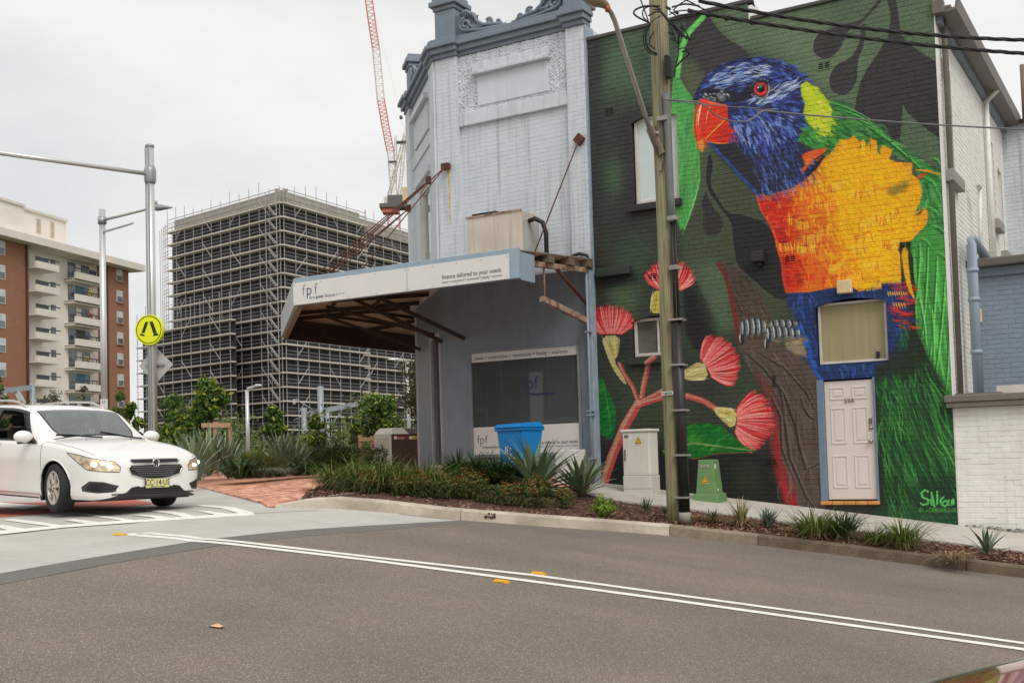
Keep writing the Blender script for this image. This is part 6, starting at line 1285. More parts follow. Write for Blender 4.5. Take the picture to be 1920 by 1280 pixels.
def warn(parent, x, y, z, s, tilt=0.):
    o = MB().add([(x-s/2, y, z), (x+s/2, y, z), (x, y+tilt, z+s*.9)], [(0, 1, 2)]).build('warning_sign', M_WY, parent)
    for p, q in (((-.40, .07), (.40, .07)), ((.40, .07), (0, .78)), ((0, .78), (-.40, .07))): MB().bar((x+p[0]*s, y-.003+tilt*p[1], z+p[1]*s), (x+q[0]*s, y-.003+tilt*q[1], z+q[1]*s), .002, .045*s, (0, 0, 1)).build('triangle_border', M_BLACKP, o)
    MB().add([(x+a*s, y-.004+tilt*b, z+b*s) for a, b in [(.06, .58), (-.10, .36), (0, .36), (-.05, .14), (.11, .40), (.01, .40)]], [(0, 1, 2), (0, 2, 5), (3, 4, 5), (3, 5, 2)]).build('bolt_symbol', M_BLACKP, o)
    MB().add([(x-s/2, y-.0, z-.10*s), (x+s/2, y, z-.10*s), (x+s/2, y, z-.005), (x-s/2, y, z-.005)], [(0, 1, 2, 3)]).build('warning_strip', M_WY, o)
warn(cb, -8.19, 18.045, zt-.24, .13)
gp = thing('green_pillar', 'green tapered power pillar with yellow warning triangle beside the pole', 'power pillar', (-7.05, 18.3, gz(-7.05)))
gzb = gz(-6.84)-.03; M_GP = mat('pillar_green', (104, 142, 88), .5, var=.05, vscale=4, var2=.15, v2scale=5, col2=(84, 120, 74))
def taper(x0, x1, y0, y1, z0, z1, d): return [(x0, y0, z0), (x1, y0, z0), (x1, y1, z0), (x0, y1, z0), (x0+d, y0+d, z1), (x1-d, y0+d, z1), (x1-d, y1-d, z1), (x0+d, y1-d, z1)], [(0, 3, 2, 1), (4, 5, 6, 7), (0, 1, 5, 4), (1, 2, 6, 5), (2, 3, 7, 6), (3, 0, 4, 7)]
MB().add(*taper(-7.22, -6.86, 18.12, 18.48, gzb+.15, 1.52, .045)).build('body', M_GP, gp, .015); MB().add(*taper(-7.28, -6.80, 18.06, 18.54, gzb-.05, gzb+.16, .02)).build('base', M_GP, gp, .012)
pbox('label_plate', (-7.13, -6.98, 18.145, 18.152, 1.385, 1.425), mat('label_plate', (214, 206, 190), .5), gp); text('lettering', 'WARNING', M_BLACKP, gp, (-7.125, 18.143, 1.392), TX, TZ, .036, sx=.8)
warn(gp, -7.05, 18.132, 1.13, .13, .012); pbox('latch', (-6.897, -6.885, 18.2, 18.24, 1.36, 1.44), M_SIGN, gp); pbox('latch', (-6.868, -6.855, 18.22, 18.25, .98, 1.02), M_SIGN, gp)
# blue wheelie bin
bx, by = -10.55, 17.95; bz = gz(bx, by)-.04
bn = thing('wheelie_bin', 'bright blue wheelie bin in front of the shop window', 'bin', (bx, by, bz), R(-8))
M_BIN = mat('bin_blue', (18, 134, 206), .4, var=.04, vscale=4, var2=.12, v2scale=4, col2=(14, 112, 180))
def L(name, vf, m, parent, bevel=0., sm=None):
    q = MB(); q.add(*vf) if isinstance(vf, tuple) else None
    me = bpy.data.meshes.new(name); me.from_pydata([tuple(map(float, a)) for a in vf[0]], [], vf[1]); bm = bmesh.new(); bm.from_mesh(me); bmesh.ops.recalc_face_normals(bm, faces=bm.faces)
    if bevel: bmesh.ops.bevel(bm, geom=[e for e in bm.edges if e.calc_face_angle(0) > .4], offset=bevel, segments=2, affect='EDGES', clamp_overlap=True)
    bm.to_mesh(me); bm.free(); me.materials.append(m); o = bpy.data.objects.new(name, me); COL.objects.link(o); o.parent = parent; return o
BX6 = [(0, 3, 2, 1), (4, 5, 6, 7), (0, 1, 5, 4), (1, 2, 6, 5), (2, 3, 7, 6), (3, 0, 4, 7)]
def lbox(x0, x1, y0, y1, z0, z1): return [(x0, y0, z0), (x1, y0, z0), (x1, y1, z0), (x0, y1, z0), (x0, y0, z1), (x1, y0, z1), (x1, y1, z1), (x0, y1, z1)], BX6
L('body', ([(-.23, -.25, .08), (.23, -.25, .08), (.23, .22, .08), (-.23, .22, .08), (-.29, -.34, .98), (.29, -.34, .98), (.29, .33, .98), (-.29, .33, .98)], BX6), M_BIN, bn, .025)
L('rim', lbox(-.315, .315, -.37, .35, .955, 1.0), M_BIN, bn, .012)
L('lid', ([(-.33, -.40, 1.003), (.33, -.40, 1.003), (.33, .34, 1.003), (-.33, .34, 1.003), (-.29, -.36, 1.075), (.29, -.36, 1.075), (.28, .30, 1.12), (-.28, .30, 1.12)], BX6), M_BIN, bn, .02)
L('handle', lbox(-.27, .27, .36, .42, .98, 1.03), M_BIN, bn, .015)
for s in (-1, 1):
    q = MB().lathe([(.06, -.03), (.10, -.03), (.10, .03), (.06, .03)], (s*.27, .24, .10), 16, 'x'); o = rawmesh('wheel', q.v, q.f, M_BLACKP, bn)
q = MB().tube([(-.31, .24, .10), (.31, .24, .10)], .012, 6); rawmesh('axle', q.v, q.f, M_CHROME, bn)
bnl = Vector((bx, by, bz))
def binlet(body, y, z, s):
    cu = text('lettering', body, M_SIGN, bn, bnl+Vector((0, 0, 0)), (1, 0, 0), (0, 0, 1), s, 'CENTER'); cu.location = (-.03, y, z); cu.rotation_euler = (R(-5.5), 0, 0)
binlet("JJ's", -.318, .58, .15); binlet('waste & recycling', -.312, .53, .035)
wb_ = MB().box(-10.05, -9.62, 18.35, 18.75, gz(-9.8)-.02, gz(-9.8)+.62).build('white_box', mat('white_plastic', (228, 226, 220), .5, var=.03), None, .012, origin=(-9.83, 18.55, gz(-9.8))); tag(wb_, 'plain white box on the ground behind the large agave', 'box')
# ---------------------------------------------------------------- street poles at the crossing
M_ALU = mat('aluminium_pole', (206, 206, 204), .35, metal=.5, var=.04, vscale=3, vec_scale=(30, 30, .4)); M_ALUD = mat('aluminium_grey', (160, 164, 168), .4, metal=.4)
D1 = 27.; pb = pix(290, 895, D1); pt = pix(278.5, 268, D1)
b1p = np.array((pix(288, 812, D1)[0], pix(288, 812, D1)[1], 1.37)); 
sp = thing('street_pole', 'tall silver multi purpose pole with arm rising behind the white car', 'pole', tuple(b1p))
zt1 = pix(279, 268, D1)[2]; za1 = pix(279, 322, D1)[2]
MB().tube([(b1p[0], b1p[1], 1.3), (b1p[0], b1p[1], zt1)], .098, 16).build('shaft', M_ALU, sp)
for s in (-1, 1): MB().box(b1p[0]+s*.05-.012, b1p[0]+s*.05+.012, b1p[1]-.102, b1p[1]-.08, 1.3, zt1-.02).build('track', M_ALUD, sp)
MB().lathe([(.105, 0), (.11, .03), (.11, .06), (.06, .085)], (b1p[0], b1p[1], zt1-.02), 16).build('cap', M_ALUD, sp)
MB().lathe([(.115, -.26), (.14, -.2), (.145, .05), (.12, .16)], (b1p[0], b1p[1], za1+.05), 16).build('clamp', M_ALUD, sp)
MB().lathe([(.112, 0), (.112, 1.0)], (b1p[0], b1p[1], 1.3), 16).build('sleeve', mat('sleeve_grey', (150, 156, 160), .4, metal=.3), sp)
ae = pix(-90, 275, 24.6); MB().tube([(b1p[0], b1p[1], za1+.02), (ae[0], ae[1], za1+.05)], .055, 10).build('arm', M_ALU, sp)
for z in (2.2, 2.6, 3.0, 5.2): MB().lathe([(.018, 0), (.018, -.02)], (b1p[0]+.06, b1p[1]-.1, z), 8, 'y').build('bolt', M_ALUD, sp)
VD = (pix(960, 753, 1)-np.array((0, 0, EYE))); fd = np.array((.30, -.954, 0)); fd /= np.linalg.norm(fd); su = np.array((-fd[1], fd[0], 0)); sz = np.array((0, 0, 1.))
cs = np.array((b1p[0], b1p[1], pix(286, 618, D1)[2]))+fd*.15
ped = thing('crossing_sign', 'round fluorescent yellow pedestrian crossing sign with two walking legs', 'sign', tuple(cs))
def disc(c, r, z, n=40): return [np.array(c)+fd*z+su*r*math.cos(6.283*k/n)+sz*r*math.sin(6.283*k/n) for k in range(n)]
def ringpoly(c, r0, r1, z, m, name, parent):
    A = disc(c, r0, z); B = disc(c, r1, z); MB().add(A+B, [(k, (k+1) % 40, 40+(k+1) % 40, 40+k) for k in range(40)]).build(name, m, parent)
A = disc(cs, .365, 0); B = disc(cs, .365, -.09)
M_YEL = mat('fluoro_yellow', (232, 238, 20), .45, var=.02); M_YELD = mat('sign_side', (150, 150, 60), .5)
MB().add(A+B, [tuple(range(40)), tuple(range(79, 39, -1))]+[(k, 40+k, 40+(k+1) % 40, (k+1) % 40) for k in range(40)]).build('sign_disc', M_YEL, ped)
ringpoly(cs, .335, .315, .003, M_BLACKP, 'border_ring', ped)
def flat(poly, m, name, parent, c=cs, z=.004): MB().add([np.array(c)+fd*z+su*a+sz*b for a, b in poly], [tuple(range(len(poly)))]).build(name, m, parent)
for sx, pl in ((1, [(-.09, .19), (-.01, .19), (-.11, -.07), (-.20, -.07)]), (1, [(.02, .19), (.11, .19), (.21, -.07), (.12, -.10)])): flat(pl, M_BLACKP, 'leg_symbol', ped)
flat([(-.22, -.08), (-.12, -.11), (-.11, -.15), (-.17, -.14), (-.24, -.12)], M_BLACKP, 'shoe_symbol', ped); flat([(.12, -.11), (.20, -.08), (.26, -.12), (.25, -.145), (.12, -.16)], M_BLACKP, 'shoe_symbol', ped)
cd = np.array((b1p[0], b1p[1], pix(287, 683, D1)[2]))-fd*.14
dia = thing('diamond_sign', 'grey back of a diamond shaped road sign behind the silver pole', 'sign', tuple(cd))
rd = .45; P = [(rd, 0), (rd*.95, .03), (.03, rd*.92), (-.03, rd*.92), (-rd*.95, .03), (-rd, 0), (-rd*.95, -.03), (-.03, -rd*.92), (.03, -rd*.92), (rd*.95, -.03)]
MB().prism(P, cd, su, sz, fd, .006).build('sign_plate', mat('sign_back_grey', (192, 190, 186), .5, metal=.2), dia); MB().obox(cd+fd*.03, (su, fd, sz), .25, .02, .02).build('bracket', M_ALUD, dia)
# second pole with lamp and parking sign
D2 = 36.; b2p = pix(196, 800, D2); b2p[2] = 1.42; z2 = pix(192, 388, D2)[2]; z2a = pix(192, 409, D2)[2]; z2b = pix(192, 432, D2)[2]
s2 = thing('street_pole', 'slimmer silver street lamp pole standing behind the car roof', 'pole', tuple(b2p))
MB().tube([(b2p[0], b2p[1], 1.3), (b2p[0], b2p[1], z2)], .10, 14).build('shaft', M_ALU, s2); MB().lathe([(.135, -.12), (.14, .1)], (b2p[0], b2p[1], z2a), 14).build('clamp', M_ALUD, s2)
e2 = pix(288, 389, 34.8); MB().tube([(b2p[0], b2p[1], z2a), tuple(e2)], .045, 8).build('arm', M_ALU, s2); e3 = pix(250, 418, 35.2); MB().tube([(b2p[0], b2p[1], z2b), tuple(e3)], .035, 8).build('arm', M_ALU, s2)
e4 = pix(322, 389, 34.4); dd = (e4-e2)/np.linalg.norm(e4-e2); MB().tube([e2-dd*.05, e2+dd*.12, e2+dd*.3, e4], [.05, .11, .10, .03], 10).build('lamp_head', M_ALUD, s2); MB().lathe([(.05, 0), (.05, .1), (.03, .13)], tuple(e2+dd*.1+np.array((0, 0, .08))), 8).build('photo_cell', M_ALUD, s2)
c2 = pix(195, 757, 35.7); ps = thing('parking_sign', 'small white 1P parking sign on the slim pole behind the car', 'sign', tuple(c2))
MB().obox(c2, (su, fd, sz), .13, .005, .155).build('sign_plate', M_SIGN, ps, .004); text('lettering', '1P', mat('sign_green', (40, 110, 80), .5), ps, c2-su*.09+fd*.008+sz*.0, tuple(su), (0, 0, 1), .15)
cb.location += Vector((-.14, .24, .02)); gp.location += Vector((-.10, .26, .02))
# ---------------------------------------------------------------- plants
M_BARK = mat('bark', (96, 82, 66), .9, var=.3, vscale=14, bump=.4, bscale=40)
def blades(n, h, spread, w, droop, seed, lo=.0, curl=1.):
    g = np.random.default_rng(seed); V = []; F = []; S = 5
    for i in range(n):
        a = g.uniform(0, 6.283); r0 = abs(g.normal())*spread*.18; hh = h*g.uniform(.55, 1.1); out = spread*g.uniform(.25, 1.)*(1 if g.random() < .8 else 1.25); dr = droop*g.uniform(.2, 1.3); ww = w*g.uniform(.7, 1.3)
        tw = a+g.normal()*.3; k = len(V); bz = g.normal()*.02
        for s in range(S+1):
            t = s/S; rr = r0+out*(t**1.4); z = hh*(t*(1.0)-dr*t*t*t*.9)+bz; wd = ww*(1-t*.85)*(.5+1.2*min(1, t*3)) if s < S else ww*.06
            cx, cy = math.cos(a)*rr+math.cos(tw+1.57)*.03*math.sin(t*3), math.sin(a)*rr
            px_, py_ = -math.sin(tw)*wd/2, math.cos(tw)*wd/2
            V += [(cx-px_, cy-py_, max(z, -.02)+lo), (cx+px_, cy+py_, max(z, -.02)+lo)]
        for s in range(S): F.append((k+2*s, k+2*s+1, k+2*s+3, k+2*s+2))
    return V, F
LM = {}
G_LOM = leafmat('lomandra_green', [(64, 82, 32), (104, 122, 52), (84, 104, 40), (136, 144, 74), (70, 88, 38)])
G_DARK = leafmat('dark_strap_green', [(36, 58, 26), (56, 84, 36), (44, 70, 30), (76, 102, 48), (40, 62, 30)])
G_DRY = leafmat('dry_straw', [(164, 140, 106), (196, 174, 138), (140, 114, 84), (118, 96, 70), (176, 152, 116)])
G_BLUE = leafmat('blue_green', [(96, 116, 98), (122, 142, 122), (80, 102, 84), (140, 156, 132)])
G_MIX = leafmat('mixed_tuft', [(90, 104, 46), (150, 132, 90), (70, 88, 40), (176, 156, 112), (110, 120, 60)])
G_GREY = leafmat('silver_cover', [(132, 144, 124), (158, 166, 142), (108, 124, 104), (176, 180, 150)])
def tuft(label, loc, mats, group=None, sc=1., rz=None, name='grass_tuft'):
    t = thing(name, label, 'plant', loc, random.uniform(0, 6.28) if rz is None else rz, group)
    for (nm, key, m) in mats:
        o = bpy.data.objects.new(nm, LM[key] if not isinstance(key, bpy.types.Mesh) else key); COL.objects.link(o); o.parent = t; o.scale = (sc, sc, sc*random.uniform(.9, 1.1)); o['kind'] = 'stuff'
    return t
def bmesh_of(key, n, h, s, w, d, seed, m):
    V, F = blades(n, h, s, w, d, seed); me = bpy.data.meshes.new(key); me.from_pydata(V, [], F); me.materials.append(m); me.polygons.foreach_set('use_smooth', [True]*len(F)); LM[key] = me
bmesh_of('lom', 230, .52, .50, .013, .85, 1, G_LOM); bmesh_of('lomd', 110, .26, .46, .011, 1.0, 2, G_DRY); bmesh_of('dark', 300, .6, .5, .015, .7, 3, G_DARK)
bmesh_of('dry', 160, .16, .42, .011, 1., 4, G_DRY); bmesh_of('spk', 60, .42, .22, .014, .25, 5, G_MIX); bmesh_of('blue', 90, .34, .2, .02, .25, 6, G_BLUE); bmesh_of('small', 26, .3, .16, .012, .35, 7, G_DARK)
def P(x, y, d=0.):
    p = gnd(x, y); k = 1+d/math.hypot(p[0], p[1]); return (p[0]*k, p[1]*k)
def at(X, Y): return (X, Y, gz(X, Y)-.02)
ordn = ['first', 'second', 'third', 'fourth', 'fifth', 'sixth', 'seventh', 'eighth', 'ninth', 'tenth', 'eleventh', 'twelfth', 'thirteenth', 'fourteenth', 'fifteenth']
for i, (x, y, s) in enumerate([(628, 918, .95), (668, 920, .9), (712, 924, 1.), (752, 924, .9), (793, 926, 1.05), (828, 930, .85)]):
    p = P(x, y, .45); tuft('arching yellow green grassy tuft, %s from the left in the bed' % ordn[i], at(*p), [('blades', 'lom', 0), ('dry_blades', 'lomd', 0)], 'arching tufts at the left of the bed', s*1.38)
for i, (x, y, s) in enumerate([(862, 925, .95), (895, 925, 1.05), (930, 928, .9), (962, 932, 1.)]):
    p = P(x, y, 1.0); tuft('dense dark green tuft, %s from the left below the shop window' % ordn[i], at(*p), [('blades', 'dark', 0)], 'dark tufts below the shop window', s*1.3)
RT_ = [(1212, 954, 'small', .8, 'tiny dark spiky tuft in the mulch left of the timber pole'), (1247, 962, 'small', .6, 'sparse little tuft in the mulch just left of the pole foot'), (1297, 975, 'dry', .8, 'dry brown tuft tucked against the right of the pole guard'), (1336, 978, 'dryspk', .85, 'straw coloured dry tuft right of the pole, below the green pillar'), (1388, 985, 'dryspk2', 1.05, 'tall dry tuft with splayed straw blades right of the green pillar'), (1440, 988, 'blue', .9, 'stiff blue green tuft left of the white door'),
       (1525, 1006, 'mix', 1.05, 'half dry tuft below the left edge of the white door'), (1577, 1010, 'dark', .72, 'lush green tuft directly below the white door'), (1642, 1020, 'lomg', .68, 'fresh green tuft below the right edge of the white door'), (1692, 1026, 'mix2', .95, 'half dry tuft below the green tail feathers'), (1788, 1048, 'dry', .95, 'flattened dry tuft near the right end of the bed')]
for (x, y, k, s, lb) in RT_:
    p = P(x, y-2); L_ = {'small': [('blades', 'small', 0)], 'dry': [('dry_blades', 'dry', 0)], 'dryspk': [('dry_blades', 'dry', 0), ('blades', 'small', 0)], 'dryspk2': [('dry_blades', 'dry', 0), ('blades', 'spk', 0)], 'blue': [('blades', 'blue', 0)], 'mix': [('blades', 'lom', 0), ('dry_blades', 'dry', 0)], 'mix2': [('blades', 'lom', 0), ('dry_blades', 'dry', 0)], 'dark': [('blades', 'dark', 0), ('dry_blades', 'lomd', 0)], 'lomg': [('blades', 'lom', 0)]}[k]
    tuft(lb, at(p[0], p[1]), L_, None, s*{'mix': 1.12, 'mix2': 1.12, 'lomg': 1.15, 'dark': 1.35, 'blue': 1.15}.get(k, 1.15))
# agaves: broad leaves, each a part
def leafmesh(name, L, w, m, fold=.35):
    V = []; F = []; S = 8
    for s in range(S+1):
        t = s/S; wd = w*(.55+.6*math.sin(min(1, t*1.25)*2.2))*(1-t**3)*.62; wd = max(wd, .004); x = L*t; z = -.16*L*t**2.6
        V += [(x, -wd, z+wd*fold), (x, 0, z), (x, wd, z+wd*fold)]
    for s in range(S): k = 3*s; F += [(k, k+1, k+4, k+3), (k+1, k+2, k+5, k+4)]
    me = bpy.data.meshes.new(name); me.from_pydata(V, [], F); me.materials.append(m); me.polygons.foreach_set('use_smooth', [True]*len(F)); return me
M_AG = [mat('agave_leaf_%d' % i, c, .45, var=.10, vscale=5, var2=.3, v2scale=7, col2=c2) for i, (c, c2) in enumerate([((116, 134, 100), (142, 156, 118)), ((90, 112, 78), (118, 136, 96)), ((134, 150, 114), (160, 168, 130)), ((102, 122, 100), (126, 144, 126))])]
AGL = [leafmesh('agave_leaf', 1., .09, m) for m in M_AG]; AGN = [leafmesh('sword_leaf', 1., .048, m, .2) for m in M_AG]
def agave(label, loc, R_, n=34, up=.5, seed=0, meshes=None, name='agave', group=None, tmin=8, tmax=82):
    t = thing(name, label, 'agave', loc, 0, group); g = random.Random(seed)
    for i in range(n):
        q = i/n; el = R(tmin+(tmax-tmin)*q**(1/(.6+up))+g.uniform(-6, 6)); az = i*2.399+g.uniform(-.2, .2)
        o = bpy.data.objects.new('leaf', (meshes or AGL)[g.randrange(4)]); COL.objects.link(o); o.parent = t; l = R_*g.uniform(.78, 1.1)*(1-.15*abs(q-.5)); o.scale = (l, R_*g.uniform(.85, 1.2), l)
        o.rotation_euler = (g.uniform(-.15, .15), -el, az); o.location = (.03*math.cos(az), .03*math.sin(az), .04+.05*q)
    return t
p = P(1004, 935, .75); agave('large blue green agave beside the blue bin', at(*p), 1.0, 64, .45, 1, tmin=-4)
p = P(1090, 938, .6); agave('upright agave at the shop corner, right of the white box', at(*p), .80, 42, .75, 2, tmin=20)
p = P(1850, 1040); agave('small spiky blue green agave at the right end of the bed', at(p[0], p[1]), .40, 16, .8, 3, tmin=25)
# leafy shrubs
def leafcloud(n, rad, leaf, seed, flat=.85, shell=.55, updir=.4):
    g = np.random.default_rng(seed); d = g.normal(size=(n, 3)); d /= np.linalg.norm(d, axis=1)[:, None]
    lump = .78+.30*np.sin(d[:, 0]*4.1+seed)*np.sin(d[:, 1]*3.7+1.3*seed)+.14*np.sin(d[:, 2]*7+seed)
    r = rad*lump*(shell+(1-shell)*g.random(n)**.5); c = d*r[:, None]; c[:, 2] = c[:, 2]*flat
    nrm = d*.8+g.normal(size=(n, 3))*.55+np.array((0, 0, updir)); nrm /= np.linalg.norm(nrm, axis=1)[:, None]
    return quads(c, nrm, leaf, g)
def quads(c, nrm, leaf, g, aspect=.5, droop=0.):
    n = len(c); a = np.cross(nrm, g.normal(size=(n, 3))); a /= np.linalg.norm(a, axis=1)[:, None]+1e-9
    if droop: a = a*(1-droop)+np.array((0, 0, -droop)); a /= np.linalg.norm(a, axis=1)[:, None]
    b = np.cross(nrm, a); b /= np.linalg.norm(b, axis=1)[:, None]+1e-9
    L_ = (leaf*g.uniform(.6, 1.3, n))[:, None]; W = L_*aspect
    V = np.stack([c-a*L_*.5, c+b*W*.5+a*L_*.05-nrm*L_*.06, c+a*L_*.5, c-b*W*.5+a*L_*.05-nrm*L_*.06], 1).reshape(-1, 3)
    F = np.arange(4*n).reshape(-1, 4); return V, F
G_BRZ = leafmat('bronze_tips', [(150, 96, 44), (184, 124, 62), (120, 110, 46), (164, 104, 56), (92, 92, 40)])
G_SHR = leafmat('shrub_green', [(54, 72, 30), (84, 100, 44), (66, 84, 34), (100, 112, 50)])
G_LIME = leafmat('lime_shrub', [(104, 134, 36), (138, 164, 52), (84, 112, 32), (154, 174, 66)])
G_TREE = leafmat('tree_green', [(44, 72, 26), (66, 98, 34), (84, 116, 40), (54, 84, 30), (112, 138, 52)])
G_TREEY = leafmat('yellow_new_leaves', [(164, 170, 50), (132, 150, 46), (188, 186, 70), (108, 132, 44)])
G_OLIVE = leafmat('olive_foliage', [(60, 60, 34), (88, 82, 46), (74, 74, 40), (108, 98, 60)])
G_FAR = leafmat('distant_green', [(84, 100, 48), (104, 118, 58), (70, 88, 42), (124, 132, 74)])
SHM = {}
def shrub_mesh(key, n, rad, leaf, seed, m, **k):
    V, F = leafcloud(n, rad, leaf, seed, **k); me = bpy.data.meshes.new(key); me.from_pydata(V.tolist(), [], F.tolist()); me.materials.append(m); SHM[key] = me; return me
for s in range(3): shrub_mesh('brz%d' % s, 430, .235, .034, 20+s, G_BRZ, updir=1.2); shrub_mesh('shr%d' % s, 1300, .25, .036, 30+s, G_SHR, flat=.95)
shrub_mesh('lime', 1500, .24, .04, 40, G_LIME)
def shrub(label, loc, keys, sc=1., name='shrub', group=None):
    t = thing(name, label, 'shrub', loc, random.uniform(0, 6.28), group)
    for i, k in enumerate(keys):
        o = bpy.data.objects.new('new_growth' if i else 'foliage', SHM[k]); COL.objects.link(o); o.parent = t; o.location = (0, 0, (.17+.085*i)*sc); o.scale = (sc, sc, sc*(.95 if not i else .85)); o['kind'] = 'stuff'
    q = MB().tube([(0, 0, -.03), (.01, .01, .1*sc), (.03, 0, .22*sc)], .012, 6).tube([(0, 0, 0), (-.05, .04, .12*sc), (-.08, .05, .24*sc)], .008, 5); rawmesh('stem', q.v, q.f, M_BARK, t)
    return t
SHR = [(630, 926, 0, .8), (650, 931, 0, .7), (690, 934, 1, .9), (744, 938, 2, .85), (786, 941, 1, 1.), (822, 945, 0, .95), (850, 944, 2, .95), (884, 946, 1, 1.25), (922, 953, 0, .95), (957, 957, 3, 1.), (1003, 961, 1, 1.3), (1059, 962, 1, .85)]
for i, (x, y, k, s) in enumerate(SHR):
    p = P(x, y-10); kk = {0: ['shr0'], 1: ['shr1', 'brz%d' % (i % 3)], 2: ['shr2', 'brz%d' % ((i+1) % 3)], 3: ['shr0', 'brz2']}[k]
    shrub('low %s shrub, %s from the left along the kerb edge' % ('green' if k == 0 else 'green and bronze tipped', ordn[i]), at(*P(x, y-10, .15)), kk, s, group='low shrubs along the kerb')
p = P(1131, 968); shrub('round bright lime green shrub alone in the mulch', at(p[0], p[1]), ['lime'], .95)
# trees of the far garden
def tree(label, base, h, rad, leaf, n, m, seed, trunk=.05, name='tree', crown_z=None, lean=0., m2=None, gaps=.0, blobs=9, droop=.35, zspread=1.):
    g = np.random.default_rng(seed); t = thing(name, label, 'tree', base, 0)
    cz = crown_z or h*.62; tips = []
    q = MB(); q.tube([(0, 0, -.1), (lean*.1, .02, cz*.4), (lean*.3, .03, cz*.8), (lean*.5, .02, cz*1.15)], trunk, 8, r2=trunk*.4); rawmesh('trunk', q.v, q.f, M_BARK, t)
    q = MB(); C_ = []
    for i in range(blobs):
        a = i*2.4+g.uniform(-.4, .4); el = g.uniform(-.35, 1.)*zspread; rr = rad*g.uniform(.35, .8)
        c = np.array((math.cos(a)*rr*math.cos(el)+lean*.4, math.sin(a)*rr*math.cos(el), cz+math.sin(el)*(h-cz)*.85)); C_.append((c, rad*g.uniform(.32, .52)))
        q.tube([(lean*.25, .02, cz*.55+.3*g.random()), tuple(c*.5+np.array((0, 0, cz*.42))), tuple(c)], trunk*.42, 5, r2=trunk*.12)
    C_.append((np.array((lean*.5, 0, h-rad*.35)), rad*.42)); rawmesh('limb', q.v, q.f, M_BARK, t)
    for part, mm, frac in (('crown', m, 1. if m2 is None else .86), ('new_leaves', m2, .14)):
        if mm is None: continue
        cs_ = []; ns_ = []
        for (c, r) in C_:
            k = int(n*frac/len(C_)); d = g.normal(size=(k, 3)); d /= np.linalg.norm(d, axis=1)[:, None]
            rr = r*(.35+.65*g.random(k)**.6)*(1+.25*np.sin(d[:, 0]*5+seed)*np.sin(d[:, 2]*6)); pp = c+d*rr[:, None]*np.array((1, 1, .9))
            if part == 'new_leaves': pp = c+d*(r*(.8+.35*g.random(k)))[:, None]; pp = pp[d[:, 2] > -.2]; d = d[d[:, 2] > -.2]
            cs_.append(pp); ns_.append(d*.7+g.normal(size=d.shape)*.6+np.array((0, 0, .35)))
        c = np.concatenate(cs_); nn = np.concatenate(ns_); nn /= np.linalg.norm(nn, axis=1)[:, None]
        V, F = quads(c, nn, leaf, g, .42, droop); o = rawmesh(part, V, F, mm, t); o['kind'] = 'stuff'
    return t
def tb(x, d): q = pix(x, 800, d); return (q[0], q[1], 1.42)
def hz_at(y, x, d): return pix(x, y, d)[2]-1.42
def T(label, x, ytop, d, wpx, leaf, n, m, seed, **k):
    h = hz_at(ytop, x, d); tree(label, tb(x, d), h, wpx*d/FPX/2, leaf, n, m, seed, **k)
T('leafy green tree with drooping leaves right of the silver pole', 388, 708, 30, 88, .17, 3600, G_TREE, 1, crown_z=1.25, m2=G_TREEY, blobs=13)
T('yellow tipped young tree just right of the pole behind the agaves', 330, 768, 27, 56, .14, 1500, G_TREE, 2, crown_z=.9, m2=G_TREEY)
T('yellow green young tree left of the silver pole behind the car', 246, 754, 29, 52, .14, 1500, G_TREE, 3, crown_z=1., m2=G_TREEY)
T('slender sapling with pale flowers left of the railway masts', 512, 758, 31, 52, .14, 1300, G_TREE, 4, crown_z=.95, m2=G_TREEY)
T('slender sapling standing in front of the railway masts', 592, 776, 32, 44, .14, 1200, G_TREE, 5, crown_z=.9, m2=G_TREEY)
T('round leafy tree behind the timber chair frame', 712, 742, 38, 100, .17, 3200, G_TREE, 6, crown_z=1.5, m2=G_TREEY, blobs=12)
T('young leafy tree behind the timber frame, lower at its left', 668, 790, 36, 34, .14, 900, G_TREE, 16, crown_z=.9, m2=G_TREEY)
T('tall loose olive brown tree beside the shop corner', 800, 648, 46, 115, .15, 3400, G_OLIVE, 7, crown_z=3.0, blobs=15, droop=.2, zspread=1.2)
T('leafy tree at the left edge of the picture behind the car', -6, 704, 40, 44, .16, 1200, G_TREE, 8, crown_z=2., m2=G_TREEY)
T('loose shrub in front of the apartment balconies, left one', 104, 728, 52, 60, .14, 900, G_OLIVE, 9, crown_z=2.6, blobs=10)
T('loose shrub in front of the apartment balconies, right one', 158, 722, 54, 40, .14, 800, G_OLIVE, 10, crown_z=2.6, blobs=8)
T('dark rounded tree at the foot of the brick apartment end', 226, 734, 60, 50, .2, 1600, G_TREE, 11, crown_z=2.4)
T('dark tree just right of the diamond sign', 330, 736, 62, 70, .22, 1600, G_TREE, 12, crown_z=2.4)
